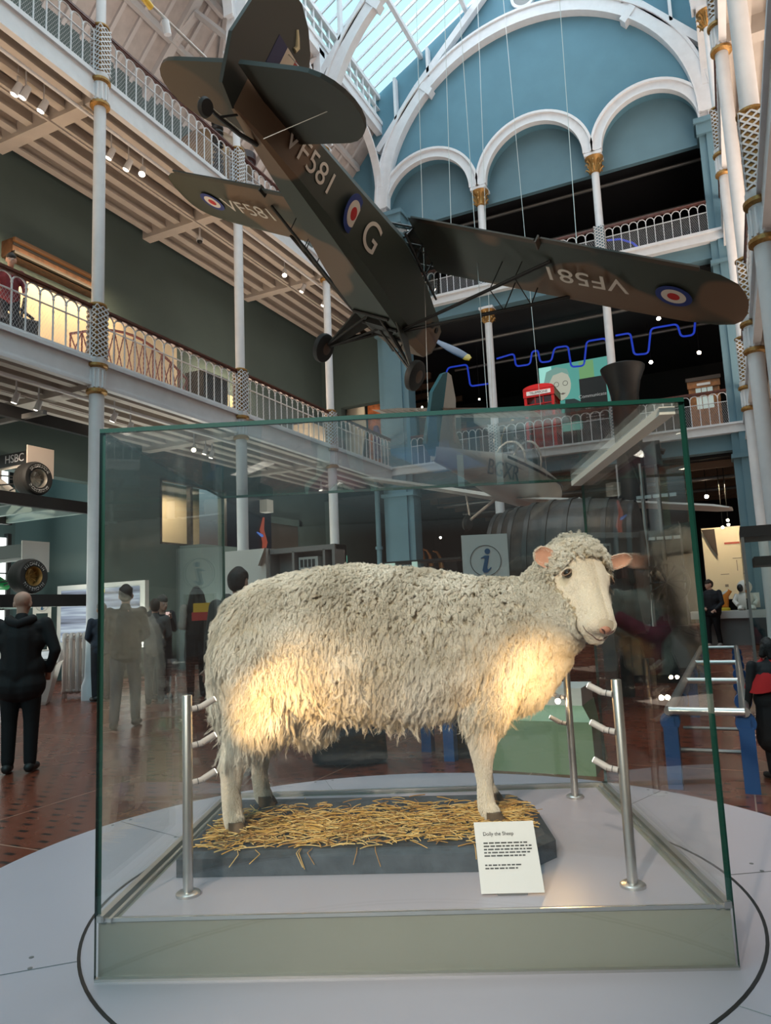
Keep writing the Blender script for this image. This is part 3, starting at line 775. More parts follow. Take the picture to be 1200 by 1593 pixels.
# ------------------------------------------------------------------ the sheep
VC = .60
e_m = Vector((.10, -.64, -.76)).normalized()
e_r = Vector((.92, .35, -.17)); e_r = (e_r - e_m * e_r.dot(e_m)).normalized()
e_n = e_r.cross(e_m).normalized()
if e_n.z < 0: e_n = -e_n
eye_mid = Vector((.566, .468, 1.447))
HS = 1.17                                                         # head scale
H0 = eye_mid - (e_m * .072 + e_n * .022) * HS + e_r * .004
def HD(r, m, n): return H0 + (e_r * r + e_m * m + e_n * n) * HS          # head frame -> case frame (u, v, z)
def KW(q): return K(q[0], q[1], q[2])
sb = MB()
prof = [(-.582, 1.31, 1.13, .05), (-.565, 1.37, 1.08, .10), (-.52, 1.415, 1.05, .145), (-.44, 1.45, 1.04, .17), (-.34, 1.472, 1.08, .178), (-.24, 1.485, 1.10, .185),
        (-.13, 1.49, 1.085, .20), (0, 1.475, 1.068, .205), (.12, 1.458, 1.07, .195), (.22, 1.438, 1.09, .175), (.31, 1.43, 1.11, .155), (.38, 1.432, 1.14, .13), (.43, 1.42, 1.18, .09)]
rings = []
for u, zt, zb, hw in prof:
    zc, hh = (zt + zb) / 2, (zt - zb) / 2
    rg = []
    for j in range(28):
        a = 2 * PI * j / 28; cx, sx = math.cos(a), math.sin(a)
        w2 = hw * (1.0 + .10 * (-sx if sx < 0 else 0))
        rg.append(KW((u, VC + w2 * math.copysign(abs(cx) ** .88, cx), zc + hh * math.copysign(abs(sx) ** .92, sx))))
    rings.append(rg)
sb.loft(rings)
def C_(a, b, ra, rb): sb.cap_(KW(a), KW(b), ra, rb, 20)
C_((.34, .60, 1.27), (.45, .575, 1.33), .135, .115)
C_((.45, .575, 1.33), HD(0, .01, -.06), .115, .085)
C_((.36, .60, 1.19), (.42, .585, 1.25), .105, .095)
C_((.30, .60, 1.15), (.37, .60, 1.20), .085, .09)
# head
C_(HD(0, .005, -.012), HD(0, .075, -.012), .070 * HS, .060 * HS)
C_(HD(0, .075, -.008), HD(0, .19, -.006), .052 * HS, .034 * HS)
C_(HD(-.018, .10, -.045), HD(-.012, .195, -.036), .036 * HS, .022 * HS)
C_(HD(.018, .10, -.045), HD(.012, .195, -.036), .036 * HS, .022 * HS)
C_(HD(-.04, .05, -.05), HD(-.03, .115, -.045), .042 * HS, .030 * HS)
C_(HD(.04, .05, -.05), HD(.03, .115, -.045), .042 * HS, .030 * HS)
C_(HD(-.014, .20, -.010), HD(.014, .20, -.010), .026 * HS, .026 * HS)
C_(HD(-.052, .062, .010), HD(.052, .062, .010), .020 * HS, .020 * HS)
C_(HD(0, .20, -.042), HD(0, .207, -.044), .021 * HS, .021 * HS)
# legs
def leg(ps):
    for (a, ra), (b, rb) in zip(ps[:-1], ps[1:]): C_(a, b, ra, rb)
leg([((-.44, .53, 1.25), .13), ((-.42, .51, 1.13), .095), ((-.475, .485, 1.02), .052), ((-.517, .47, .935), .034), ((-.522, .465, .87), .026), ((-.515, .46, .80), .027), ((-.508, .452, .785), .028)])
leg([((-.44, .68, 1.25), .12), ((-.41, .70, 1.12), .09), ((-.455, .725, 1.0), .045), ((-.493, .74, .915), .031), ((-.500, .74, .86), .024), ((-.492, .74, .80), .026), ((-.485, .735, .785), .027)])
leg([((.27, .54, 1.22), .10), ((.238, .505, 1.10), .062), ((.224, .492, 1.02), .038), ((.220, .490, .925), .027), ((.221, .488, .86), .0205), ((.222, .486, .80), .024), ((.232, .476, .785), .026)])
leg([((.28, .67, 1.22), .10), ((.25, .69, 1.10), .06), ((.242, .695, 1.02), .036), ((.238, .695, .925), .026), ((.240, .695, .86), .020), ((.241, .695, .80), .024), ((.25, .688, .785), .026)])
C_((-.30, .60, 1.10), (-.29, .61, 1.08), .09, .07)
skin = mat('sheep_skin', (.70, .60, .46), .75, noise=.1, scale=20)
root = thing('sheep', 'stuffed white woolly sheep standing on straw inside the glass case, head turned to the viewer', 'sheep', K(-.1, .6, ZS), CA)
body = remeshed(sb, 'sheep_body', skin, root, .0075, 5, .5)
eyem = mat('amber_eye', (.022, .012, .006), .06, spec=.9)
for s in (-1, 1):
    c = KW(HD(s * .0625, .068, .016)); o = MB().ball(c, .0138, 16).build('eye', eyem, root)
    R3 = CR.to_4x4()
    ax = (CR @ (e_r * s * .75 + e_n * .55 + e_m * -.1)).normalized()
    MB().ball(Vector(c) + ax * .0098, (.006, .006, .006), 12).build('pupil', M['black'], o)
    lid = MB(); x = (CR @ e_m); y = ax.cross(x).normalized(); x = y.cross(ax)
    P = [Vector(c) + ax * .0072 + x * .0095 * math.sin(t) + y * .0150 * math.cos(t) for t in [2 * PI * i / 20 for i in range(20)]]
    lid.path(P, .0024, 6, 0, True); lid.build('eyelid', mat('eyelid_skin', (.22, .13, .08), .5), root)
# ears
earm = mat('ear_skin_pink', (.62, .32, .22), .6, noise=.12, scale=30)
def ear(s, d, wdir, L, W):
    b = MB(); n = 9; base = Vector(HD(s * .060 + (.006 if s < 0 else 0), .022 if s < 0 else .004, -.002)); nrm = d.cross(wdir).normalized()
    if nrm.dot(Vector((0, -1, .2))) < 0: nrm = -nrm
    rows = []
    for i in range(n + 1):
        t = i / n; wd = W * (.55 + .75 * t - .2 * t * t) * math.sqrt(max(1 - t ** 3.2, .0)) + .002
        row = []
        for j in range(9):
            q = (j / 4 - 1); row.append(base + d * L * t + wdir * wd * q + nrm * (.35 * W * (q * q - .9) * (1 - .5 * t)) )
        rows.append(row)
    vs = [KW(p) for r in rows for p in r]; m = 9; N = len(vs)
    vs += [KW(p - nrm * .004) for r in rows for p in r]
    fs = []
    for i in range(n):
        for j in range(m - 1):
            a = i * m + j; fs.append((a, a + 1, a + m + 1, a + m)); fs.append((N + a, N + a + m, N + a + m + 1, N + a + 1))
    for i in range(n):
        for j in (0, m - 1): a = i * m + j; fs.append((a, a + m, N + a + m, N + a) if j == 0 else (a, N + a, N + a + m, a + m))
    for j in range(m - 1): a = n * m + j; fs.append((a, a + 1, N + a + 1, N + a))
    b.add(vs, fs); o = b.build('ear', earm, root); o['label'] = 'pink inner ear edged with short white hair'
    return [(r, d, nrm) for r in rows]
E1 = ear(-1, Vector((-.80, .0, .46)).normalized(), Vector((.42, -.15, .85)).normalized(), .092, .033)
E2 = ear(1, Vector((.93, .12, .22)).normalized(), Vector((-.1, -.2, .95)).normalized(), .112, .024)
# nose, nostrils, mouth
pink = mat('pink_nose', (.50, .24, .17), .45, noise=.12, scale=60)
b = MB().ball(KW(HD(0, .222, -.004)), (.019, .012, .013), 14, R=Matrix((CR @ e_r, CR @ e_m, CR @ e_n)).transposed()); nose = b.build('nose', pink, root)
for s in (-1, 1):
    P = [KW(HD(s * (.004 + .013 * t), .2345 - .006 * t * t, .004 - .010 * (1 - t) + .004 * math.sin(3 * t))) for t in (0, .33, .66, 1)]
    MB().path(P, [.0012, .0026, .0028, .0012], 6).build('nostril', mat('nostril_dark', (.09, .035, .03), .6), nose)
P = []
for i in range(17):
    t = (i / 16 - .5) * 2; q_ = KW(HD(t * .044, .240 - .045 * abs(t) ** 1.6, -.034 + .003 * abs(t))); ok_, lp_, nl_, _f = body.closest_point_on_mesh(q_); P.append(lp_ + nl_ * .0035)
MB().path(P, [.0008 + .0012 * (1 - abs(i / 8 - 1)) for i in range(17)], 6).build('mouth', mat('mouth_line', (.13, .055, .04), .7), root)
hoofm = mat('brown_hoof', (.13, .085, .05), .5, noise=.3, scale=30)
for (u, v) in ((-.500, .445), (-.478, .728), (.240, .468), (.258, .680)):
    b = MB()
    for s in (-1, 1):
        rg = []
        for z, l, wd, dx in ((0, .034, .0145, .004), (.012, .031, .014, .001), (.03, .024, .0125, -.004)):
            rg.append([K(u + dx + l * math.cos(2 * PI * j / 14) * (1 if math.cos(2 * PI * j / 14) > 0 else .7), v + s * .0155 + wd * math.sin(2 * PI * j / 14), ZS + .001 + z) for j in range(14)])
        b.loft(rg)
    b.build('hoof', hoofm, root)

# ---- wool
me = body.data; me.calc_loop_triangles()
nv = len(me.vertices); co = np.empty(nv * 3, np.float32); me.vertices.foreach_get('co', co); co = co.reshape(-1, 3)
nn = np.empty(nv * 3, np.float32); me.vertices.foreach_get('normal', nn); nn = nn.reshape(-1, 3)
tr = np.empty(len(me.loop_triangles) * 3, np.int32); me.loop_triangles.foreach_get('vertices', tr); tr = tr.reshape(-1, 3)
CRn = np.array(CR); CBn = np.array(CB)
# mesh data of `body` is in world coordinates; go to case coordinates for the rules
def tocase(p): return (p - CBn) @ CRn
pa, pb, pc_ = co[tr[:, 0]], co[tr[:, 1]], co[tr[:, 2]]
ar = np.linalg.norm(np.cross(pb - pa, pc_ - pa), axis=1) / 2
def sample(n):
    i = rng.choice(len(tr), n, p=ar / ar.sum()); a, b_ = rng.random(n), rng.random(n); f = a + b_ > 1; a[f] = 1 - a[f]; b_[f] = 1 - b_[f]
    P = pa[i] + (pb[i] - pa[i]) * a[:, None] + (pc_[i] - pa[i]) * b_[:, None]
    c_ = 1 - a - b_
    N = nn[tr[i, 0]] * c_[:, None] + nn[tr[i, 1]] * a[:, None] + nn[tr[i, 2]] * b_[:, None]
    return P, N / np.linalg.norm(N, axis=1)[:, None]
Hn, Hr, Hm, Hnn = np.array(H0), np.array(e_r), np.array(e_m), np.array(e_n)
def smooth01(x, a, b_): t = np.clip((x - a) / (b_ - a), 0, 1); return t * t * (3 - 2 * t)
def classes(q):
    """q: case-frame points -> face weight, leg weight, head frame coords"""
    d = (q - Hn) / HS; r, m, n_ = d @ Hr, d @ Hm, d @ Hnn
    near = np.linalg.norm(d - np.outer(m, Hm), axis=1)
    jt = .006 * np.sin(q[:, 2] * 260) + .004 * np.sin(q[:, 0] * 410)
    facezone = (m > .028) & (n_ > -.030 + jt - .10 * np.clip(m - .09, 0, .1)) & (np.abs(r) < .085) & (near < .11) & (m < .30)
    facezone |= (m > .165 + jt) & (near < .09) & (m < .30) & (n_ > -.075)
    legtop = np.where(q[:, 0] < 0, 1.02, 1.075)
    jit = .02 * np.sin(q[:, 1] * 70 + q[:, 0] * 50)
    legz = q[:, 2] < legtop + jit
    return facezone, legz, r, m, n_
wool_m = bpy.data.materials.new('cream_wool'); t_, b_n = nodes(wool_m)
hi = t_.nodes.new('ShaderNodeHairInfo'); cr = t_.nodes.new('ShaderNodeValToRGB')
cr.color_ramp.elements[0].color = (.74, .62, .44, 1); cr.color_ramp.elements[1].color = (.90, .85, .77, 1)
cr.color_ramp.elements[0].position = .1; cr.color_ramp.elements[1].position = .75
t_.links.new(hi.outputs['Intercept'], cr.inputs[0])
co_ = t_.nodes.new('ShaderNodeTexCoord'); nz = t_.nodes.new('ShaderNodeTexNoise'); nz.inputs['Scale'].default_value = 7
t_.links.new(co_.outputs['Object'], nz.inputs['Vector'])
mr = t_.nodes.new('ShaderNodeMapRange'); mr.inputs[1].default_value = .35; mr.inputs[2].default_value = .7; mr.inputs[3].default_value = 1.0; mr.inputs[4].default_value = .66
t_.links.new(nz.outputs[0], mr.inputs[0])
hs = t_.nodes.new('ShaderNodeHueSaturation'); ms_ = t_.nodes.new('ShaderNodeMapRange'); ms_.inputs[1].default_value = .35; ms_.inputs[2].default_value = .7; ms_.inputs[3].default_value = .9; ms_.inputs[4].default_value = 1.6; t_.links.new(nz.outputs[0], ms_.inputs[0]); t_.links.new(ms_.outputs[0], hs.inputs['Saturation']); t_.links.new(cr.outputs[0], hs.inputs['Color']); t_.links.new(mr.outputs[0], hs.inputs['Value'])
t_.links.new(hs.outputs[0], b_n.inputs['Base Color']); b_n.inputs['Roughness'].default_value = .75; b_n.inputs['Specular IOR Level'].default_value = .2
fur_m = mat('short_white_face_hair', (.88, .80, .70), .7, spec=.2)
def hair(name, P, R0, R1, m):
    """P: (n, k, 3) strand points in world space"""
    n, k, _ = P.shape
    hc = bpy.data.hair_curves.new(name); hc.add_curves([k] * n)
    hc.attributes['position'].data.foreach_set('vector', P.astype(np.float32).ravel())
    rad = np.tile(np.linspace(R0, R1, k).astype(np.float32), n)
    at = hc.attributes.get('radius') or hc.attributes.new('radius', 'FLOAT', 'POINT'); at.data.foreach_set('value', rad)
    hc.materials.append(m)
    o = bpy.data.objects.new(name, hc); COL.objects.link(o); adopt(o, root)
    return o
def unit(a): return a / np.maximum(np.linalg.norm(a, axis=1), 1e-9)[:, None]
def locks(nc, ns, keep, Lf, Hf, comb, rc, amp, wl, k=9, frizz=.0016):
    P, N = sample(nc); q = tocase(P); msk = keep(q); P, N, q = P[msk], N[msk], q[msk]; n = len(P)
    L = Lf(q) * rng.uniform(.75, 1.25, n); H = Hf(q) * rng.uniform(.8, 1.2, n)
    g = comb(q, N) + rng.normal(0, .28, (n, 3)); g = g - N * (g * N).sum(1)[:, None] * .9; g = unit(g)
    s = np.cross(N, g); s = unit(s)
    ph = rng.uniform(0, 6.28, n); A = amp * rng.uniform(.6, 1.4, n); W = wl * rng.uniform(.8, 1.25, n)
    P = np.repeat(P, ns, 0); N = np.repeat(N, ns, 0); g = np.repeat(g, ns, 0); s = np.repeat(s, ns, 0)
    L = np.repeat(L, ns); H = np.repeat(H, ns); ph = np.repeat(ph, ns); A = np.repeat(A, ns); W = np.repeat(W, ns); m = n * ns
    a = rng.uniform(0, 6.28, m); rr_ = rc * np.sqrt(rng.random(m)); off = g * (rr_ * np.cos(a))[:, None] + s * (rr_ * np.sin(a))[:, None]
    L = L * rng.uniform(.75, 1.1, m)
    ts = np.linspace(0, 1, k); out = np.empty((m, k, 3), np.float32)
    for i, t in enumerate(ts):
        h = H * (1 - (1 - t) ** 2.2) - .002; l = L * t ** 1.35
        wv = A * np.sin(ph + l / W * 6.28 + t * 2.5) * min(1, t * 2.5); wv2 = A * .7 * np.cos(ph + l / W * 6.28 + t * 2.5) * min(1, t * 2.5)
        C = P + N * (h + wv2)[:, None] + g * l[:, None] + s * wv[:, None]
        C = C + off * (1 - .72 * t ** 1.3)
        if i: C = C + rng.normal(0, frizz * t, (m, 3))
        C[:, 2] -= (L * .18 * t * t)
        out[:, i] = C
    return out
def comb_body(q, N):
    u = q[:, 0]
    back = np.zeros_like(q); back[:, 2] = -1.0
    w = smooth01(q[:, 2], 1.30, 1.47)
    loc = np.stack([-.35 - .25 * w + 0 * u, 0 * u, -1 + .35 * w], 1)
    loc[:, 1] = (q[:, 1] - VC) * 2.5 * w
    return loc @ CRn.T
def keep_body(q):
    f, l, r, m, n_ = classes(q); return ~f & ~l & ~((m > -.03) & (m < .30) & (np.abs(r) < .12) & (n_ > -.018))
def L_body(q):
    z, u = q[:, 2], q[:, 0]
    L = .030 + .030 * smooth01(-z, -1.36, -1.12) + .018 * smooth01(-u, .15, .45) - .012 * smooth01(u, .40, .5)
    return L
def H_body(q):
    z, u = q[:, 2], q[:, 0]
    return .026 + .012 * smooth01(z, 1.36, 1.46) - .008 * smooth01(u, .3, .5) - .012 * smooth01(-z, -1.12, -1.04)
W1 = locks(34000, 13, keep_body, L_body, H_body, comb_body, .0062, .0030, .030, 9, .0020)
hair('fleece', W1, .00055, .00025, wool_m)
# wavy longer fringe along belly, chest and thighs
def keep_low(q): return keep_body(q) & (q[:, 2] < 1.13)
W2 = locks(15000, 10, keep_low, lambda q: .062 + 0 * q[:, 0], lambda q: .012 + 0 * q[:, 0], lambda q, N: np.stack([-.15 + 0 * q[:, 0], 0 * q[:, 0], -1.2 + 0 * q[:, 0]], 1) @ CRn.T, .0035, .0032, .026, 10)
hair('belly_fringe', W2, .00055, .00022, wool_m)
# topknot between the ears and over the poll, and the ruff behind the cheeks
def keep_top(q):
    d = (q - Hn) / HS; r, m, n_ = d @ Hr, d @ Hm, d @ Hnn
    return (m > -.085) & (m < .034 - .004 * np.sin(r * 120)) & (np.abs(r) < .080) & (n_ > -.035)
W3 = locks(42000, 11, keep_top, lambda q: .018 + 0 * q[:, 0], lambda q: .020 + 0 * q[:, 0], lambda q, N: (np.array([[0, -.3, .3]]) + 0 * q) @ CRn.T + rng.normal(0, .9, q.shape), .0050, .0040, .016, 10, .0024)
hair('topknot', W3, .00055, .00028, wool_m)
def keep_ruff(q):
    f, l, r, m, n_ = classes(q); return ~f & ~((m > -.02) & (m < .034) & (n_ > -.035)) & (m > -.07) & (m < .19) & (n_ <= -.018) & (np.abs(r) < .13) & (q[:, 0] > .44)
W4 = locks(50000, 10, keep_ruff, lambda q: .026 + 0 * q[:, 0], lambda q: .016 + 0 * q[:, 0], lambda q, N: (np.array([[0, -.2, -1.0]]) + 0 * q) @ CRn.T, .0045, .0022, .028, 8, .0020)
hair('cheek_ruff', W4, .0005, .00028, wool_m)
# short hair on face and legs
def short(n, keep, L, g, name, r0=.00042):
    P, N = sample(n); q = tocase(P); k_ = keep(q); P, N, q = P[k_], N[k_], q[k_]; m = len(P)
    gg = g(q) @ CRn.T; gg = gg + rng.normal(0, .25, gg.shape); gg = unit(gg - N * (gg * N).sum(1)[:, None]); l = L(q) * rng.uniform(.7, 1.2, m)
    out = np.empty((m, 4, 3), np.float32)
    for i, t in enumerate((0, .33, .66, 1)): out[:, i] = P - N * .001 + N * (l * .40 * (1 - (1 - t) ** 2))[:, None] + gg * (l * t)[:, None]
    hair(name, out, r0, .00020, fur_m)
def keep_face(q):
    f, l, r, m, n_ = classes(q)
    for s in (-1, 1): f &= ((r - s * .0625) ** 2 + (m - .068) ** 2 > .0135 ** 2) | (n_ < -.02)
    f &= ~((m > .208) & (np.abs(r) < .020) & (n_ > -.014))
    return f
short(900000, keep_face, lambda q: .0055 + .008 * smooth01(-((q - Hn) @ Hnn), .02, .06), lambda q: Hm[None, :] * .7 + Hr[None, :] * np.sign((q - Hn) @ Hr)[:, None] * .5 + 0 * q, 'face_hair')
short(330000, lambda q: classes(q)[1], lambda q: .010 + .022 * smooth01(q[:, 2], .90, 1.04), lambda q: np.stack([0 * q[:, 0] - .1, 0 * q[:, 0], 0 * q[:, 0] - 1], 1), 'leg_hair', .0005)
# hair rim on the ears
es = []
for E_ in (E1, E2):
    for (row, d, nr) in E_[:-1]:
        nxt = E_[[k_ for k_, e_ in enumerate(E_) if e_[0] is row][0] + 1][0]
        for j, p0 in enumerate(row):
            if j in (0, 8):
                for _ in range(110):
                    p = Vector(p0).lerp(Vector(nxt[j]), rng.random())
                    jj = (1 if j == 0 else -1); x = np.array(p) + (np.array(row[4]) - np.array(p)) * rng.uniform(-.02, .35) - np.array(nr) * rng.uniform(.001, .005) + np.array(d) * rng.uniform(-.002, .002)
                    g = np.array(d) * .9 + (np.array(p) - np.array(row[4])) * 12 * rng.uniform(.1, .9) + rng.normal(0, .2, 3); g /= np.linalg.norm(g)
                    es.append([np.array(KW(x + g * (.006 * t))) for t in (0, .5, 1)])
hair('ear_hair', np.array(es), .0004, .0002, fur_m)
# light from the fibre-optic heads beside the sheep
FO = (1, .61, .24)
spot('left_post_light', K(-.47, .185, 1.10), K(-.20, .50, 1.17), 7.5, FO, 74, 1, .006)
spot('left_post_light', K(-.47, .185, 1.00), K(-.36, .5, 1.14), 5.0, FO, 70, 1, .006)
spot('right_post_light', K(.46, .17, 1.16), K(.36, .55, 1.17), 6.2, FO, 64, 1, .006)
spot('right_post_light', K(.46, .17, 1.06), K(.24, .55, 1.15), 4.4, FO, 66, 1, .006)
spot('right_post_light', K(.46, .17, .97), K(.30, .50, 1.05), 2.0, FO, 60, 1, .006)
spot('back_right_post_light', K(.49, .90, 1.10), K(.45, .62, 1.10), 8, FO, 70, 1, .006)
# ------------------------------------------------------------------ hanging aircraft
def rotm(a, b, c):
    return Matrix.Rotation(a, 3, 'Z') @ Matrix.Rotation(b, 3, 'Y') @ Matrix.Rotation(c, 3, 'X')
AR = rotm(-4.65730598, .14499092, .45083616); AT = Vector((-4.70357671, 6.24292626, 7.17164441))
def AP(x, y, z): return AR @ Vector((x, y, z)) + AT
class AMB(MB):
    """mesh built in the aircraft's own axes: x to the nose, y to the port wing, z up"""
    R, T = AR, AT
    def done(s, *a, **k): s.v = [tuple(s.R @ Vector(q) + s.T) for q in s.v]; return s.build(*a, **k)
camA = camo('camouflage_paint', (.155, .10, .062), (.036, .047, .038), .50, .50, 3.0)
camB = camo('camouflage_paint_tail', (.024, .028, .024), (.075, .054, .038), .38, .55, 1.0)
blk = mat('dark_strut_paint', (.012, .012, .012), .5)
pl_ = thing('camouflaged_aeroplane', 'large camouflaged high-wing aeroplane hanging nose-down above the glass case', 'aeroplane', AP(3.5, 0, .5))
# fuselage
secs = [(-.02, .03, .02, .50), (.35, .12, .0, .58), (1.2, .24, -.05, .66), (2.2, .36, -.12, .74), (3.0, .45, -.20, .80), (3.55, .50, -.24, .84), (4.2, .52, -.27, .80), (4.9, .50, -.27, .72), (5.3, .47, -.26, .66), (5.7, .44, -.22, .62), (6.1, .38, -.14, .55), (6.32, .27, -.02, .44)]
b = AMB(); rg = []
for x, hw, zb, zt in secs:
    r = []; ch = min(.12, hw * .3)
    pts = [(-hw + ch, zb), (hw - ch, zb), (hw, zb + ch), (hw, zt - ch), (hw - ch, zt), (0, zt + .03), (-hw + ch, zt), (-hw, zt - ch), (-hw, zb + ch)]
    rg.append([(x, p, q) for p, q in pts])
b.loft(rg); b.done('fuselage', camA, pl_, ang=25)
b = AMB()
rg = []
for x, hw, z0_, z1_ in ((3.55, .46, .80, .86), (3.75, .47, .80, 1.06), (4.4, .48, .78, 1.10), (4.95, .47, .72, 1.08), (5.25, .44, .68, .80)):
    rg.append([(x, -hw, z0_), (x, hw, z0_), (x, hw * .9, z1_), (x, -hw * .9, z1_)])
b.loft(rg); b.done('cabin_glazing', glass('aged_perspex', (.72, .72, .70), .08), pl_, ang=20)
b = AMB()
for s in (-1, 1):
    for x, xx in ((3.55, 3.75), (4.15, 4.15), (4.6, 4.7), (5.25, 4.95)): b.tube((x, s * .47, .78), (xx, s * .43, 1.1), .018, n=6)
    b.tube((3.75, s * .43, 1.09), (4.95, s * .43, 1.09), .02, n=6).tube((3.5, s * .47, .84), (5.3, s * .45, .68), .02, n=6)
    b.tube((3.8, s * .45, .8), (4.6, s * .43, 1.1), .012, n=6).tube((4.7, s * .45, .76), (4.2, s * .43, 1.1), .012, n=6)
for x in (3.75, 4.3, 4.95): b.tube((x, -.43, 1.09), (x, .43, 1.09), .018, n=6)
b.done('cabin_frame', blk, pl_)
# wings
def aer(xle, c, z, th, y, tw=0):
    o = []
    up = [(0, 0), (.02, .28), (.10, .62), (.3, 1.0), (.55, .85), (.8, .45), (1, .04)]; lo = [(.8, -.05), (.55, -.12), (.3, -.22), (.1, -.28), (.02, -.16)]
    for q, h in up + lo: o.append((xle - q * c, y, z + h * th * c * .09 + .0))
    return o
def wing(s, nm):
    st = [(.42, 5.05, 1.58), (2.0, 5.05, 1.58), (3.9, 5.05, 1.58), (4.7, 5.03, 1.52), (5.15, 4.95, 1.34), (5.38, 4.84, 1.08), (5.48, 4.70, .74), (5.53, 4.5, .36)]
    b = AMB(); rg = [aer(xl, c, 1.06 + .02 * y, 1.15 if y < 4 else .9, s * y) for y, xl, c in st]
    b.loft(rg if s < 0 else [r[::-1] for r in rg]); o = b.done(nm, camA, pl_, ang=30)
    b = AMB()
    for y0_, y1_ in ((.5, 2.6), (2.68, 4.9)):
        b.box(3.42, 3.52, min(s * y0_, s * y1_), max(s * y0_, s * y1_), 1.05 + .02 * y0_, 1.075 + .02 * y0_)
    b.box(3.4, 3.6, s * 2.64 - .012, s * 2.64 + .012, 1.02, 1.14)
    b.done('aileron', camB, o, False)
    # struts
    b = AMB(); root_ = (4.75, s * .46, -.24); P1 = (4.9, s * 2.9, 1.07); P2 = (3.95, s * 2.75, 1.08)
    b.path([root_, P1], .032, 8); b.done('lift_strut', blk, pl_)
    b = AMB(); b.path([(4.7, s * .46, -.24), P2], .028, 8); b.done('lift_strut', blk, pl_)
    b = AMB()
    for t in (.62, .78):
        a = Vector(root_).lerp(Vector(P1), t); b.path([tuple(a), (a.x - .05, a.y, 1.08)], .011, 5); a2 = Vector((4.7, s * .46, -.24)).lerp(Vector(P2), t); b.path([tuple(a), tuple(a2)], .009, 5); b.path([tuple(a2), (a2.x, a2.y, 1.08)], .009, 5)
    b.done('jury_strut', blk, pl_)
    return o
wS = wing(-1, 'starboard_wing'); wP = wing(1, 'port_wing')
# tail
def plate(pts, f, t, nm, m, par, rnd=None):
    b = AMB(); b.prism(pts, f, -t, t); return b.done(nm, m, par, False)
def arcpts(c, r, a0, a1, n=10, e=1.0): return [(c[0] + r * math.cos(a0 + (a1 - a0) * i / n), c[1] + r * e * math.sin(a0 + (a1 - a0) * i / n)) for i in range(n + 1)]
for s, nm in ((-1, 'starboard_tailplane'), (1, 'port_tailplane')):
    pts = [(1.0, .08), (.85, .9)] + [(.28 + .55 * math.cos(a), .95 + .56 * math.sin(a)) for a in [PI * i / 12 for i in range(1, 12)]] + [(-.27, .95), (-.30, .12)]
    plate([(x, s * y) for x, y in pts], lambda a, b_, t: (a, b_, .38 + t), .028, nm, camB, pl_)
fin = [(1.25, .52), (1.0, .80), (.82, 1.10), (.66, 1.36), (.45, 1.54), (.2, 1.64), (-.05, 1.60), (-.28, 1.42), (-.42, 1.15), (-.48, .6), (-.30, .1), (-.02, .0), (.3, .5)]
fo = plate(fin, lambda a, b_, t: (a, t, b_), .028, 'fin_and_rudder', camB, pl_)
for x0, x1, nm, c in ((.29, .10, 'fin_flash_blue', (.014, .018, .07)), (.48, .29, 'fin_flash_white', (.50, .44, .36)), (.64, .48, 'fin_flash_red', (.30, .03, .02))):
    b = AMB().box(x1, x0, -.034, .034, .70, 1.12); b.done(nm, mat(nm + '_paint', c, .6), fo, False)
b = AMB().path([(.40, -.03, 1.18), (.42, -.032, 1.24), (.36, -.032, 1.32), (.30, -.032, 1.38)], [.035, .035, .025, .018], 8); b.done('badge', mat('badge_cream', (.55, .48, .30), .5), fo)
b = AMB()
for s in (-1, 1):
    b.tube((.35, 0, 1.1), (.3, s * 1.1, .40), .006, n=5).tube((.3, s * 1.1, .38), (.5, s * .05, .0), .006, n=5).tube((.55, s * .2, .40), (.58, s * 1.2, .41), .008, n=5)
b.done('tail_brace_wires', M['steel'], pl_)
b = AMB().path([(.55, 0, -.02), (.25, 0, -.12), (-.12, 0, -.20), (-.30, 0, -.22)], [.03, .03, .025, .02], 8).tube((.1, 0, .02), (-.1, 0, -.18), .015, n=6); o = b.done('tailwheel_strut', blk, pl_)
b = AMB().lathe([(.02, -.035), (.09, -.035), (.11, 0), (.09, .035), (.02, .035)], (-.33, 0, -.25), 20, R=Matrix.Rotation(PI / 2, 3, 'X')); b.done('tailwheel', M['rubber'], o)
# undercarriage
for s in (-1, 1):
    hub = (4.82, s * .98, -.92)
    b = AMB()
    b.add([(5.0, s * .4, -.24), (4.45, s * .4, -.24), (4.78, s * .9, -.90), (4.88, s * .9, -.90)] + [(5.0, s * .4 + s * .03, -.24), (4.45, s * .4 + s * .03, -.24), (4.78, s * .93, -.90), (4.88, s * .93, -.90)], [(0, 1, 2, 3), (7, 6, 5, 4), (0, 4, 5, 1), (1, 5, 6, 2), (2, 6, 7, 3), (3, 7, 4, 0)])
    b.done('undercarriage_fairing', camB, pl_, False)
    b = AMB().tube((5.05, s * .1, -.26), hub, .022, n=8).tube((4.4, s * .1, -.26), hub, .022, n=8).tube((4.7, -s * .1, -.28), (4.82, s * .85, -.86), .02, n=8); b.done('undercarriage_strut', blk, pl_)
    b = AMB().lathe([(.08, -.085), (.20, -.085), (.255, -.045), (.265, 0), (.255, .045), (.20, .085), (.08, .085)], hub, 32, R=Matrix.Rotation(PI / 2, 3, 'X')); w_ = b.done('wheel', M['rubber'], pl_)
    b = AMB().lathe([(.03, -.10), (.10, -.09), (.15, -.07), (.15, .07), (.10, .09), (.03, .10)], hub, 20, R=Matrix.Rotation(PI / 2, 3, 'X')); b.done('wheel_hub', mat('hub_brown', (.10, .06, .04), .5), w_)
b = AMB()
for x in (4.3, 4.7, 5.1): b.tube((x, -.36, -.30), (x, .36, -.30), .03, n=6)
b.box(4.5, 4.9, -.18, .18, -.36, -.26).tube((5.1, .1, -.3), (5.6, .1, -.34), .03, n=6).tube((5.3, -.2, -.26), (5.3, -.2, -.5), .012, n=5)
b.done('belly_fittings', blk, pl_)
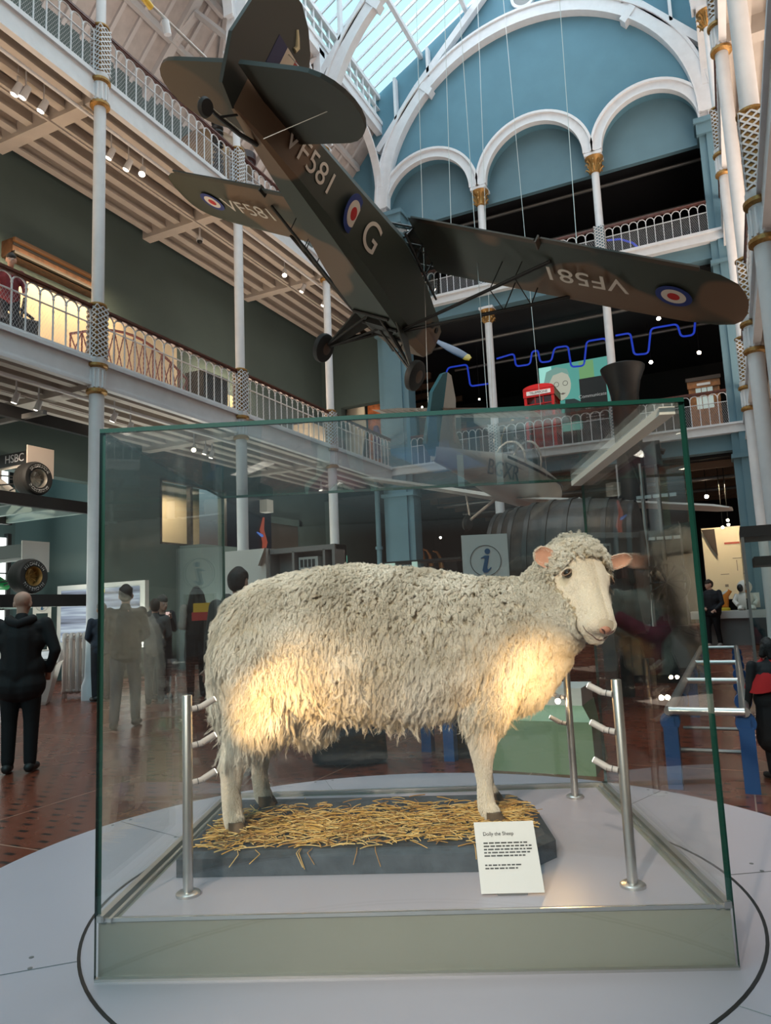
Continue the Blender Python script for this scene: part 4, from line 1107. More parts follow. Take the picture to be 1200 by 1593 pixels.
# cowl and propeller
b = AMB()
for s in (-1, 1):
    b.lathe([(.0, 0), (.055, 0), (.06, .02), (.0, .02)], (5.55, s * .452, .3), 14, R=Matrix.Rotation(PI / 2, 3, 'X'))
    b.lathe([(.0, 0), (.05, 0), (.055, .02), (.0, .02)], (5.8, s * .43, .32), 14, R=Matrix.Rotation(PI / 2, 3, 'X'))
b.done('cowl_port', M['black'], pl_)
cowl = AMB(); rg = []
for x, hw, zb, zt in ((5.32, .475, -.265, .665), (5.7, .445, -.225, .625), (6.1, .385, -.145, .555), (6.33, .275, -.025, .445), (6.42, .15, .08, .33)):
    rg.append([(x, hw * math.cos(a) * (1 if abs(math.cos(a)) < .7 else 1), (zt + zb) / 2 + (zt - zb) / 2 * math.sin(a)) for a in [2 * PI * i / 24 for i in range(24)]])
cowl.loft(rg); cowl.done('engine_cowl', mat('earth_brown_paint', (.115, .062, .034), .45, noise=.15, scale=4), pl_)
AMB().lathe([(.11, 0), (.10, .1), (.04, .2), (.002, .22)], (6.42, 0, .36), 20, R=Matrix.Rotation(PI / 2, 3, 'Y')).done('spinner', M['black'], pl_)
pb = mat('propeller_blue', (.015, .055, .15), .35); py_ = mat('propeller_yellow', (.65, .50, .05), .4)
hubp = Vector((6.5, 0, .42)); pd = Vector((0, -.96, -.20)).normalized()
for s in (1, -1):
    d = pd * s; sd = Vector((1, 0, 0)); cr_ = d.cross(sd).normalized()
    for nm, a0, a1, m_ in (('propeller_blade', .05, .88, pb), ('propeller_tip', .88, 1.0, py_)):
        b = AMB(); rg = []
        for i in range(8):
            t = a0 + (a1 - a0) * i / 7; wdt = .04 + .065 * math.sin(min(1, t * 1.15) * PI * .80) * (1 if t < .93 else max(.25, (1 - t) / .07)); tw = .9 - .6 * t
            c = hubp + d * t; u_ = cr_ * math.cos(tw) + sd * math.sin(tw); v_ = sd * math.cos(tw) - cr_ * math.sin(tw)
            rg.append([tuple(c + u_ * wdt * math.cos(a) + v_ * .014 * math.sin(a)) for a in [2 * PI * k / 12 for k in range(12)]])
        b.loft(rg); b.done(nm, m_, pl_)
# markings
def roundel(c, ax, rad, par, f=1.0):
    d = Vector(ax).normalized(); R = d.to_track_quat('Z', 'Y').to_matrix()
    for k, (r, m_, nm) in enumerate(((1.0, M['lblue'], 'roundel_blue_ring'), (.68, M['letter'], 'roundel_white_ring'), (.34, M['lred'], 'roundel_red_centre'))):
        b = AMB().lathe([(rad * r, 0), (rad * r, .003 + .003 * k)], c, 36, R=R); b.done(nm, m_, par, False)
roundel((2.28, -.395, .30), (.15, -1, 0), .27, pl_)
for s, w_ in ((-1, wS), (1, wP)): roundel((4.28, s * 4.55, 1.105), (0, 0, -1), .26, w_)
def AM4(o, x, y):
    m = frame4((0, 0, 0), AR @ Vector(x), AR @ Vector(y)); m.translation = AP(*o); return m
text('VF581', .42, M['letter'], pl_, AM4((1.25, -.262, .31), (1, -.11, 0), (0, 0, 1)), .003, 'serial_lettering')
text('G', .62, M['letter'], pl_, AM4((2.82, -.447, .28), (1, -.08, 0), (0, 0, 1)), .003, 'code_lettering')
text('VF581', .52, M['letter'], wS, AM4((4.18, -3.25, 1.035), (0, 1, -.02), (1, 0, 0)), .004, 'serial_lettering')
text('VF581', .52, M['letter'], wP, AM4((4.18, 3.42, 1.035), (0, -1, -.02), (-1, 0, 0)), .004, 'serial_lettering')
# suspension wires of both aircraft
def wire(label, a, c, r=.008):
    o = MB().tube(a, c, r, n=5).build('suspension_wire', M['steel'], None); tag(o, label, 'wire', 'suspension wires')
wire('thin steel wire from the roof to the camouflaged starboard wing, near its root', AP(4.2, -.9, 1.22), AP(4.2, -.9, 1.22) + Vector((.2, .4, 13)), .006)
wire('thin steel wire from the roof to the camouflaged wing, above the white serial number', AP(4.2, -3.1, 1.2), AP(4.2, -3.1, 1.2) + Vector((.1, .2, 13)), .006)
wire('thin steel wire from the roof to the camouflaged far wing', AP(4.2, 2.6, 1.2), AP(4.2, 2.6, 1.2) + Vector((.1, .2, 11)), .006)

# ---- small white aeroplane below
BR = rotm(1.41384284, .01041664, .18999174); BT = Vector((-4.00, 10.3, 3.74))
def BP(x, y, z): return BR @ Vector((x, y, z)) + BT
class BMB(AMB): R, T = BR, BT
wh = mat('cream_white_aircraft', (.66, .62, .57), .35, noise=.04, scale=3)
pz = thing('white_light_aeroplane', 'small white light aeroplane with bubble canopy hanging just above the barrel', 'aeroplane', BP(2.5, 0, 0))
b = BMB(); rg = []
for x, hw, zb, zt in ((0, .05, -.12, .12), (.6, .13, -.18, .18), (1.4, .25, -.28, .27), (2.2, .37, -.40, .37), (3.0, .43, -.48, .42), (3.8, .43, -.50, .36), (4.4, .37, -.44, .28), (4.8, .26, -.34, .16), (5.0, .12, -.18, .02)):
    rg.append([(x, hw * math.copysign(abs(math.cos(a)) ** .8, math.cos(a)), (zt + zb) / 2 + (zt - zb) / 2 * math.copysign(abs(math.sin(a)) ** .8, math.sin(a))) for a in [2 * PI * i / 24 for i in range(24)]])
b.loft(rg); b.done('fuselage', wh, pz)
stripe = mat('dark_grey_stripe', (.05, .06, .09), .4)
for s in (-1, 1):
    for k, (z0_, dz) in enumerate(((.16, .05), (.07, .02), (.02, .02))):
        b = BMB(); P = []
        for x, hw in ((1.9, .335), (2.4, .39), (3.0, .435), (3.8, .435), (4.4, .375), (4.75, .275)): P += [(x, s * (hw + .004) * (1 - .05 * k), z0_ - (x - 3) * .07), (x, s * (hw + .004) * (1 - .05 * k), z0_ + dz - (x - 3) * .07)]
        b.add(P, [(i * 2, i * 2 + 1, i * 2 + 3, i * 2 + 2) for i in range(5)]); b.done('side_stripe', stripe, pz, False)
b = BMB(); rg = []
for i in range(9):
    t = i / 8; x = 2.55 + 1.3 * t; h = math.sin(PI * min(1, .08 + .9 * t)) ** .6
    rg.append([(x, .30 * math.cos(a) * (.5 + .5 * h), .30 + .48 * h * math.sin(a)) for a in [PI * k / 14 for k in range(15)]])
b.loft(rg, cap=False, closed=False); cz = b.done('canopy', glass('canopy_perspex', (.80, .82, .85), .06), pz)
b = BMB()
for x, h in ((3.45, .50), (2.7, .36)): b.path([(x, .31 * math.cos(a), .30 + h * math.sin(a)) for a in [PI * k / 14 for k in range(15)]], .022, 6)
b.done('canopy_frame', wh, cz)
b = BMB(); rg = [aer(xl + .55, c, z, 1.1, y) for y, xl, c, z in ((-3.75, 2.95, .45, -.26), (-3.5, 3.1, .8, -.27), (-1.6, 3.15, .95, -.33), (-.35, 3.2, 1.1, -.40), (.35, 3.2, 1.1, -.40), (1.6, 3.15, .95, -.30), (3.5, 3.1, .8, -.18))]
b.loft(rg); b.done('wing', wh, pz, ang=30)
for s in (-1, 1):
    b = BMB(); b.loft([aer(.75, .72, .72, .7, s * y) if y < 1.2 else aer(.70, .55, .72, .6, s * y) for y in (.03, .8, 1.25, 1.42)]); o = b.done('tailplane', wh, pz, ang=30)
    b = BMB()
    for i in range(8): y = .15 + i * .15; b.box(.08, .62, s * y - .006, s * y + .006, .700, .708)
    b.done('tailplane_ribs', mat('rib_tape', (.42, .38, .33), .5), o, False)  # grey-beige strips along the tailplane ribs
b = BMB().prism([(.95, .1), (.55, .45), (.42, .95), (.20, 1.28), (.08, 1.30), (.08, -.05), (.4, -.02)], lambda a, c, t: (a, t, c), -.035, .035); b.done('fin', wh, pz, False)
b = BMB().prism([(.08, 1.30), (-.05, 1.24), (-.28, .9), (-.30, .1), (-.05, -.05), (.08, -.05)], lambda a, c, t: (a, t, c), -.03, .03); b.done('rudder', mat('teal_rudder', (.06, .20, .25), .45), pz, False)
for s in (-1, 1):
    b = BMB().tube((3.3, s * .4, -.3), (3.2, s * .95, -.85), .03, n=8).tube((3.3, s * 1.2, -.24), (3.2, s * .95, -.85), .02, n=8); o = b.done('undercarriage_leg', wh, pz)
    b = BMB().lathe([(.05, -.05), (.14, -.05), (.17, 0), (.14, .05), (.05, .05)], (3.2, s * 1.0, -.92), 24, R=Matrix.Rotation(PI / 2, 3, 'X')); b.done('wheel', M['rubber'], o)
def BM4(o, x, y):
    m = frame4((0, 0, 0), BR @ Vector(x), BR @ Vector(y)); m.translation = BP(*o); return m
text('BGXR', .38, stripe, pz, BM4((1.85, -.325, .0), (1, -.14, 0), (0, 0, 1)), .004, 'registration_lettering')
for k, (q, lab) in enumerate((((3.4, -.5, .0), 'thin wire holding the small white aeroplane at its right wing root'), ((3.4, .6, .0), 'thin wire holding the small white aeroplane at its left wing root'), ((.5, .5, .72), 'thin wire holding the small white aeroplane tailplane, left of the fin'), ((.5, -.6, .72), 'thin wire holding the small white aeroplane tailplane, right of the fin'))):
    a = BP(*q); wire(lab, a, Vector((a.x + (-.35, .3, .2, -.2)[k], a.y + .3, 19)), .006)
# ------------------------------------------------------------------ exhibits: ground floor, left
def bx(name, m, parent, *a, R=None, o=(0, 0, 0)):
    return MB().box(*a, 0, R, o).build(name, m, parent, False)
# shelf rack with two racing cars
rk = thing('car_rack', 'black steel shelving rack that carries the two racing cars', 'rack', (-12.3, 8, 0))
for z in (3.66, 1.88, 5.2):
    b = MB().box(-11.25, -11.15, 1.5, 10.15, z - .22, z).box(-13.6, -13.5, 1.5, 10.15, z - .22, z)
    b.build('long_beam', M['black'], rk, False)
    if z < 5:
        b = MB().box(-13.5, -11.25, 1.5, 8.6, z - .04, z)
        for y in (8.5, 9.3, 10.05): b.box(-13.5, -11.25, y, y + .08, z - .2, z - .02)
        b.build('shelf_deck', mat('teal_grey_steel', (.20, .28, .27), .5), rk, False)
for y in (8.0,):
    for x in (-13.55,): bx('upright', M['black'], rk, x - .06, x + .06, y, y + .12, 0, 5.2)
bx('upright', M['black'], rk, -13.6, -13.5, 1.5, 1.6, 0, 5.2); bx('upright', M['black'], rk, -11.25, -11.15, 1.5, 1.6, 0, 5.2)
bx('cross_beam', M['greysteel'], rk, -13.5, -10.6, 8.55, 8.63, 5.0, 5.08)
tyre_txt = mat('tyre_lettering', (.7, .7, .68), .6)
def arc_text(s, cx, cy, cz, r, a0, a1, size, parent):
    n = len(s)
    for i, ch in enumerate(s):
        a = a0 + (a1 - a0) * i / (n - 1); c = math.cos(a); q = math.sin(a)
        text(ch, size, tyre_txt, parent, frame4((cx, cy + r * c, cz + r * q), (0, q, -c), (0, c, q)), .001, 'tyre_letter')
def race_car(name, label, z, ya, body_m, wing_m, flap_m, word, tword, rim_m, end_m):
    t = thing(name, label, 'racing car', (-11.9, ya, z)); xc = -12.25; r = .315
    R = Matrix.Rotation(PI / 2, 3, 'Y')
    for x in (-11.36, -13.1):
        b = MB().lathe([(.16, -.17), (.235, -.175), (.285, -.165), (.31, -.12), (r, -.06), (r, .06), (.31, .12), (.285, .165), (.235, .175), (.17, .15), (.165, .02)], (x, ya, z + r), 40, R=R, cap=False)
        for k in (-.09, -.03, .03, .09): b.lathe([(r + .001, k - .006), (r + .003, k), (r + .001, k + .006)], (x, ya, z + r), 40, R=R, cap=False)
        w_ = b.build('rear_tyre', M['rubber'], t)
        b = MB().lathe([(.175, .16), (.165, .14), (.15, .02), (.05, -.02), (.0, -.02)], (x, ya, z + r), 30, R=R, cap=False)
        for k in range(10): a = 2 * PI * k / 10; b.tube((x + .03, ya + .04 * math.cos(a), z + r + .04 * math.sin(a)), (x + .06, ya + .155 * math.cos(a), z + r + .155 * math.sin(a)), .009, n=5)
        b.build('wheel_rim', rim_m, w_)
        if x > -12:
            arc_text(tword, x + .172, ya, z + r, .225, PI * .78, PI * .2, .075, w_)
            arc_text(tword, x + .172, ya, z + r, .225, -PI * .22, -PI * .8, .075, w_)
    b = MB(); rg = []
    for y, hw, h in ((ya + .25, .10, .16), (ya, .14, .30), (ya - .5, .22, .46), (ya - 1.0, .38, .62), (ya - 1.5, .45, .85), (ya - 1.7, .48, .95), (ya - 2.6, .46, .60), (ya - 3.6, .3, .42), (ya - 4.6, .14, .28)):
        rg.append([(xc + hw * math.cos(a), y, z + .12 + h / 2 + h / 2 * math.sin(a)) for a in [2 * PI * k / 20 for k in range(20)]])
    b.loft(rg); b.build('bodywork', body_m, t)
    b = MB(); 
    b.add([(xc - .75, ya - 2.9, z + .05), (xc + .75, ya - 2.9, z + .05), (xc + .75, ya - 1.2, z + .05), (xc + .42, ya - .35, z + .05), (xc - .42, ya - .35, z + .05), (xc - .75, ya - 1.2, z + .05)] + [(xc - .72, ya - 2.8, z + .42), (xc + .72, ya - 2.8, z + .42), (xc + .70, ya - 1.3, z + .42), (xc + .40, ya - .4, z + .18), (xc - .40, ya - .4, z + .18), (xc - .70, ya - 1.3, z + .42)], [(5, 4, 3, 2, 1, 0), (6, 7, 8, 9, 10, 11)] + [(i, (i + 1) % 6, 6 + (i + 1) % 6, 6 + i) for i in range(6)])
    b.build('sidepods', body_m, t, False)
    b = MB()
    for s in (-1, 1):
        for dz in (.2, .42):
            b.tube((xc + s * .14, ya - .5, z + dz), (xc + s * .72, ya, z + r + (dz - .3) * .5), .014, n=6).tube((xc + s * .14, ya + .1, z + dz), (xc + s * .72, ya, z + r + (dz - .3) * .5), .014, n=6)
    b.build('suspension_arms', M['black'], t)
    b = MB()
    for k, (y, zz, c) in enumerate(((ya + .12, z + .62, .22), (ya + .33, z + .74, .18))):
        b.add([(x, y + q * c, zz + q * .16 + d) for x in (xc - .72, xc + .72) for q in (0, 1) for d in (0, .018)], [(0, 1, 3, 2), (4, 6, 7, 5), (0, 4, 5, 1), (2, 3, 7, 6), (1, 5, 7, 3), (0, 2, 6, 4)])
    b.build('rear_wing', wing_m, t, False)
    b = MB().box(xc - .72, xc + .72, ya + .20, ya + .22, z + .70, z + .95); w2 = b.build('wing_flap', flap_m, t, False)
    if word: text(word, .22, M['white'] if word == 'HSBC' else M['letter'], w2, frame4((xc + .12, ya + .19, z + .83), (1, 0, 0), (0, 0, 1)), .003)
    for s in (-1, 1):
        e_ = MB().box(xc + s * .74 - .012, xc + s * .74 + .012, ya - .02, ya + .56, z + .42, z + .98).build('wing_endplate', end_m, t, False)
    return t
race_car('racing_car', 'white racing car on the upper rack shelf, only its rear showing', 3.67, 8.98, mat('white_car_paint', (.75, .70, .64), .25), mat('white_wing', (.7, .66, .6), .35), mat('black_wing_flap', (.02, .02, .02), .4), 'HSBC', 'BRIDGESTONE', mat('chrome_rim', (.6, .56, .5), .3, .8), mat('white_endplate', (.72, .62, .54), .4))
race_car('racing_car', 'green racing car on the lower rack shelf with gold-spoked wheel', 1.89, 8.92, mat('green_car_paint', (.01, .22, .06), .25), mat('grey_wing', (.45, .45, .44), .35), mat('black_green_flap', (.02, .04, .03), .4), '', 'MICHELIN', mat('gold_rim', (.42, .27, .10), .35, .7), mat('pale_endplate', (.55, .55, .52), .4))
spot('car_spot', (-10.6, 6.6, 5.3), (-11.9, 8.8, 4.0), 380, (1, .80, .60), 60, .6, .05)
spot('car_spot', (-10.6, 6.4, 3.4), (-11.9, 8.8, 2.2), 70, (1, .92, .80), 60, .6, .05)
# bright lightbox windows at the far left
YW = atX(11, 800, -15.0)[1]
for k, (z0_, z1_) in enumerate(((3.75, 5.2), (2.05, 3.35), (.2, 1.7))):
    wq = thing('window_%d' % (k + 3), 'lit white window panel', 'window', (-15.0, 7, z0_)); wq['kind'] = 'structure'
    bx('lit_pane', mat('lightbox_white', (1, 1, 1), .5, emit=((.9, 1, .97), 1.6)), wq, -15.08, -15.0, 5.4, YW, z0_, z1_)
    bx('window_frame', M['black'], wq, -15.08, -14.95, YW, YW + .1, z0_ - .1, z1_ + .1)
# race simulator screen
sc_ = thing('simulator_screen', 'large white-framed screen showing a blurred grey racetrack, beside the radiator', 'screen', (-13, 12.25, .9))
b = MB().box(-14.5, -11.75, 12.2, 12.32, .75, 2.22); b.build('screen_frame', M['offwhite'], sc_, False)
m = bpy.data.materials.new('racetrack_picture'); t_, bn = nodes(m)
co_ = t_.nodes.new('ShaderNodeTexCoord'); mp = t_.nodes.new('ShaderNodeMapping'); mp.inputs['Rotation'].default_value = (0, .25, 0); mp.inputs['Scale'].default_value = (.25, 1, 6)
t_.links.new(co_.outputs['Object'], mp.inputs[0]); nz = t_.nodes.new('ShaderNodeTexNoise'); nz.inputs['Scale'].default_value = 1.6; t_.links.new(mp.outputs[0], nz.inputs[0])
rp_ = t_.nodes.new('ShaderNodeValToRGB'); rp_.color_ramp.elements[0].position = .35; rp_.color_ramp.elements[0].color = (.10, .12, .16, 1); rp_.color_ramp.elements[1].position = .65; rp_.color_ramp.elements[1].color = (.65, .78, .88, 1)
x_ = rp_.color_ramp.elements.new(.5); x_.color = (.30, .36, .48, 1)
t_.links.new(nz.outputs[0], rp_.inputs[0]); t_.links.new(rp_.outputs[0], bn.inputs['Emission Color']); bn.inputs['Emission Strength'].default_value = .55; bn.inputs['Base Color'].default_value = (.02, .02, .02, 1)
pic = bx('screen_picture', m, sc_, -14.35, -11.9, 12.18, 12.2, .9, 2.1)
bx('timer_box', mat('yellow_screen_label', (.1, .1, 0), .5, emit=((.9, .8, .05), .8)), pic, -13.35, -12.95, 12.165, 12.18, 2.0, 2.09)
bx('blue_banner', mat('cyan_screen_panel', (.0, .1, .2), .5, emit=((.02, .30, .62), .8)), pic, -12.85, -12.65, 12.165, 12.18, .95, 1.55)
# info sign stands
def info_sign(label, x, y, rz, w_=.42, ztop=2.15):
    t = thing('information_sign', label, 'sign', (x, y, 0), rz); R = Matrix.Rotation(rz, 3, 'Z'); o = (x, y, 0)
    ph = w_ * 1.03
    for s in (-1, 1):
        b = MB().box(s * w_ / 2 - (.06 if s > 0 else 0), s * w_ / 2 + (.06 if s < 0 else 0), -.02, .02, 0, ztop - ph, 0, R, o); b.build('sign_leg', M['offwhite'], t, False)
    b = MB().box(-w_ / 2, w_ / 2, -.02, .02, ztop - ph, ztop, 0, R, o).box(-w_ / 2, w_ / 2, -.14, .14, 0, .02, 0, R, o); p_ = b.build('sign_panel', M['offwhite'], t, False)
    c = Vector((x, y, 0)) + R @ Vector((0, -.024, ztop - ph * .56)); ux = R @ Vector((1, 0, 0)); k = w_ / .42
    f2 = lambda a, q, t2: tuple(c + ux * a + Vector((0, 0, q)) - (R @ Vector((0, 1, 0))) * t2)
    MB().arc(f2, .138 * k, .143 * k, 0, 2 * PI, 0, .003, 48).build('sign_circle', M['ink'], p_, False)
    im = mat('sign_blue_ink', (.02, .10, .22), .6)
    MB().prism([(.026 * k * math.cos(a) + .02 * k, .085 * k + .026 * k * math.sin(a)) for a in [2 * PI * i / 20 for i in range(20)]], f2, .0, .003).build('sign_letter_dot', im, p_, False)
    pts = [(-.045, .025), (-.005, .048), (.035, .045), (.012, -.055), (.012, -.078), (.022, -.08), (.045, -.06), (.050, -.07), (.015, -.108), (-.02, -.112), (-.035, -.09), (-.008, .018), (-.02, .025), (-.04, .018)]
    MB().prism([(a * k, q * k) for a, q in pts], f2, .0, .003).build('sign_letter_stem', im, p_, False)
    return t
P_ = atY(750, 832, 6.7); info_sign('tall white information sign with blue i, standing behind the sheep back', P_[0] + .02, 6.7, .42, .44, P_[2])
P_ = atX(66, 927, -12.3); info_sign('small white information sign with blue i, behind the bald man', -12.3, P_[1], .9, .33, P_[2])
# touch table
tt = thing('touch_table', 'pinkish white touch-screen console beside the radiator', 'console', (-10.95, 8.75, 0), .75)
R = Matrix.Rotation(.75, 3, 'Z'); o = (-11.05, 8.75, 0)
rg = []
for z, a, c, dx in ((0, .30, .26, .0), (.05, .32, .28, 0), (.66, .52, .40, -.05), (.70, .55, .42, -.05)):
    rg.append([tuple(R @ Vector((dx + px, py, z)) + Vector(o)) for px, py in ((-a, -c), (a, -c), (a, c), (-a, c))])
rg.append([tuple(R @ Vector((-.05 + px, py, z)) + Vector(o)) for px, py, z in ((-.52, -.40, .72), (.52, -.40, .72), (.52, .40, .90), (-.52, .40, .90))])
MB().loft(rg).build('console_body', mat('blush_laminate', (.62, .52, .47), .4), tt, False)
f3 = lambda px, py, d: tuple(R @ Vector((-.05 + px, py, .722 + (py + .40) * .225 + d)) + Vector(o))
b = MB().prism([(-.36, -.28), (.40, -.28), (.40, .28), (-.36, .28)], f3, .001, .006); q_ = b.build('screen_bezel', M['black'], tt, False)
b = MB().prism([(-.32, -.24), (.36, -.24), (.36, .24), (-.32, .24)], f3, .006, .008); b.build('touch_screen', mat('touch_screen_glow', (.2, .2, .2), .3, emit=((.62, .66, .68), .45), noise=.7, scale=9), tt, False)
# cast-iron radiators
def radiator(label, x, y, rz, n, first=[None]):
    t = thing('radiator', label, 'radiator', (0, 0, 0))
    for k in range(n):
        xx = (k - (n - 1) / 2) * .10; b = MB()
        for yy in (-.07, .07):
            b.path([(xx, yy, .10), (xx, yy, .95)], .030, 8)
        b.path([(xx, -.07, .93), (xx, -.06, .99), (xx, .06, .99), (xx, .07, .93)], .034, 8).path([(xx, -.07, .12), (xx, -.06, .09), (xx, .06, .09), (xx, .07, .12)], .034, 8)
        b.build('radiator_column', M['radiator'], t)
    b = MB().tube((-n * .05, 0, .10), (n * .05, 0, .10), .03, n=8).tube((-n * .05, 0, .92), (n * .05, 0, .92), .025, n=8); b.build('radiator_pipe', M['radiator'], t)
    for s in (-1, 1): MB().box(s * n * .045 - .02, s * n * .045 + .02, -.08, .08, 0, .07).build('radiator_foot', M['radiator'], t, False)
    t.location = (x, y, 0); t.rotation_euler = (0, 0, rz); return t
radiator('cast-iron radiator standing around the foot of the first left column', -10.78, 9.85, .60, 9).scale = (1.15, 1.15, 1.15)
radiator('cast-iron radiator at the right edge, beside the glass case with black lid', .95, 12.1, .3, 7)
# white booth, reception desk, video wall, exit sign
bt = thing('white_booth', 'white angular kiosk booth behind the sheep rump', 'booth', (-8.3, 12.3, 0))
zt = 2.66; pa_ = atY(355, 858, 12)[0]; pb_ = atY(418, 856, 12)[0]; pc2 = atY(523, 862, 12)[0]
b = MB().box(pa_, pb_, 11.9, 12.0, 0, zt); b.build('front_panel', M['offwhite'], bt, False)
b = MB().add([(pb_, 11.9, zt), (pb_ + .12, 11.7, zt), (pb_ - .05, 11.7, zt - .35), (pb_ - .12, 11.9, zt - .35)], [(0, 1, 2, 3)]); b.build('angled_edge', M['offwhite'], bt, False)
b = MB().box(pb_, pc2, 12.35, 12.42, 0, zt - .05).box(pb_, pc2, 12.0, 12.42, zt - .12, zt - .02).box(pb_, pc2, 12.0, 12.42, zt - .62, zt - .56).box(pc2 - .06, pc2, 11.95, 12.42, 0, zt - .02).box(pb_ + .55, pb_ + .60, 12.0, 12.42, zt - .6, zt - .1).box(pb_ + 1.25, pb_ + 1.30, 12.0, 12.42, zt - .6, zt - .1).box(pb_ - .02, pb_ + .03, 12.0, 12.42, 0, zt); b.build('shelving', mat('grey_booth_laminate', (.30, .28, .27), .5), bt, False)
b = MB().box(pb_ + .64, pb_ + 1.08, 12.1, 12.35, zt - .46, zt - .22); a_ = b.build('heater_unit', M['offwhite'], bt, False)
b = MB()
for k in range(4): b.box(pb_ + .68 + k * .09, pb_ + .74 + k * .09, 12.09, 12.1, zt - .42, zt - .27)
b.build('heater_grille', M['ink'], a_, False)
b = MB()
for k in range(5): b.box(pb_ + .1 + k * .07, pb_ + .15 + k * .07, 12.1, 12.3, zt - .9, zt - .66)
b.build('leaflet', mat('dark_red_leaflets', (.20, .03, .03), .6), bt, False)
dk = thing('reception_desk', 'long dark-topped reception desk with glass screen behind the sheep back', 'desk', (-6.9, 15, 0))
xa, xb = atY(598, 870, 15)[0], atY(700, 890, 15)[0]; zt2 = atY(640, 872, 15)[2]
bx('counter_top', M['black'], dk, xa, xb + .3, 14.9, 15.6, zt2 - .05, zt2); bx('desk_front', mat('grey_desk', (.10, .10, .10), .6), dk, xa, xb + .2, 15.0, 15.5, 0, 1.0)
bx('glass_screen', M['glass2'], dk, xa, xb + .2, 14.95, 14.97, 1.0, zt2 - .05)
for k, x in enumerate((xa + .08, xa + .75)): bx('desk_lamp_panel', mat('pale_green_lamp_%d' % k, (.5, .6, .55), .5, emit=((.6, .9, .78), .35)), dk, x, x + (.24 if k == 0 else .12), 14.85, 14.9, zt2 - .5, zt2 - .04)
vw = thing('video_wall', 'tall dark video panel with a red and blue figure, high on the left wall', 'screen', (-13.3, 17, 3))
ya, yb = atX(352, 800, -13.3)[1], atX(421, 800, -13.3)[1]
bx('screen_panel', mat('dark_screen', (.006, .008, .02), .3), vw, -13.36, -13.28, ya, yb, 3.1, 5.0)
yk = atX(408, 800, -13.26)[1]
b = MB().path([(-13.26, yk, 3.2), (-13.26, yk + .1, 3.6), (-13.26, yk - .05, 4.0), (-13.26, yk + .08, 4.4)], [.05, .10, .08, .03], 8); b.build('screen_figure', mat('red_figure_glow', (.1, .02, .02), .5, emit=((.35, .06, .03), .5)), vw)
b = MB().path([(-13.25, yk - .3, 3.9), (-13.25, yk, 3.8), (-13.25, yk + .1, 3.5)], [.02, .06, .03], 8); b.build('screen_streak', mat('blue_streak_glow', (.02, .05, .1), .5, emit=((.05, .14, .5), .6)), vw)
bx('projector', M['offwhite'], vw, -13.3, -13.0, yk - .1, yk + .25, 4.55, 4.95)
P_ = atY(533, 870, 18); ex = thing('exit_sign', 'small glowing green exit sign left of the reception desk', 'sign', tuple(P_))
bx('sign_face', mat('exit_green_glow', (.05, .3, .2), .5, emit=((.25, .8, .6), .8)), ex, P_[0] - .12, P_[0] + .12, 18, 18.05, P_[2] - .1, P_[2] + .1)
b = MB()
for k in (-1, 0, 1): b.box(P_[0] + k * .06 - .014, P_[0] + k * .06 + .014, 17.985, 18, P_[2] - .06, P_[2] + .06)
b.build('sign_symbol', M['paper'], ex, False); b = MB().box(P_[0] - .015, P_[0] + .015, 18.01, 18.04, 0, P_[2] - .1); b.build('sign_post', M['ink'], ex, False)
# curved instruments display at back
for k, (px, py, lab) in enumerate(((655, 855, 'curved copper horn exhibit, leftmost by the blue pier'), (668, 865, 'upright copper bell exhibit between two curved horns'), (684, 868, 'curved copper horn exhibit, nearest the information sign'))):
    P_ = atY(px, py, 25.5); t = thing('copper_horn', lab, 'horn', (P_[0], 25.5, P_[2] - .5), 0, 'copper horns at the back')
    b = MB().path([(P_[0] - .25, 25.5, P_[2] + .28), (P_[0] - .08, 25.5, P_[2] + .22), (P_[0] + .04, 25.5, P_[2]), (P_[0] + .08, 25.5, P_[2] - .4)], [.03, .05, .07, .12], 12); b.build('horn_tube', mat('copper_%d' % k, (.55, .22, .08), .35, .7), t)
    bx('horn_plinth', M['darkwarm'], t, P_[0] - .15, P_[0] + .25, 25.4, 25.7, 0, P_[2] - .42)
spot('horn_spot', (-8.3, 24, 4.8), (-8.3, 25.5, 2.4), 60, (1, .75, .5), 50, .6, .03)
# barrel
bt2 = thing('barrel', 'huge dark wooden barrel lying on its side behind the sheep head', 'barrel', (-2.2, 10, 0))
yc = 10.2; L0, L1 = atY(780, 840, yc)[0], atY(996, 840, yc)[0]; zt = atY(890, 776, yc)[2]; rm = 1.0; zc = zt - rm
b = MB(); pr = []
n = 13; Rz = Matrix.Rotation(PI / 2, 3, 'Y')
for i in range(n):
    t = i / (n - 1); pr.append((rm * (1 - .13 * (2 * t - 1) ** 2), (t - .5) * (L1 - L0)))
nst = 34; vs = []
for r, h in pr:
    for j in range(nst * 2):
        a = 2 * PI * (j // 2 + (.04 if j % 2 == 0 else .96)) / nst; rr_ = r * (1 - .004)
        vs.append(Vector(((L0 + L1) / 2 + h, yc + rr_ * math.cos(a), zc + rr_ * math.sin(a))))
m2 = nst * 2; b.add(vs, [(i * m2 + j, i * m2 + (j + 1) % m2, (i + 1) * m2 + (j + 1) % m2, (i + 1) * m2 + j) for i in range(n - 1) for j in range(m2)] + [tuple(range(m2))[::-1], tuple((n - 1) * m2 + j for j in range(m2))])
b.build('staves', mat('black_oak', (.05, .033, .024), .40, noise=.5, scale=7, bump=.3), bt2, ang=15)
for t in (.02, .10, .18, .30, .43, .57, .70, .82, .90, .98):
    r = rm * (1 - .13 * (2 * t - 1) ** 2) + .006; h = (t - .5) * (L1 - L0)
    MB().lathe([(r, h - .03), (r + .006, h - .03), (r + .006, h + .03), (r, h + .03)], ((L0 + L1) / 2, yc, zc), 56, R=Rz, cap=False).build('hoop', mat('iron_hoop_%d' % int(t * 100), (.055, .045, .04), .4, .5), bt2)
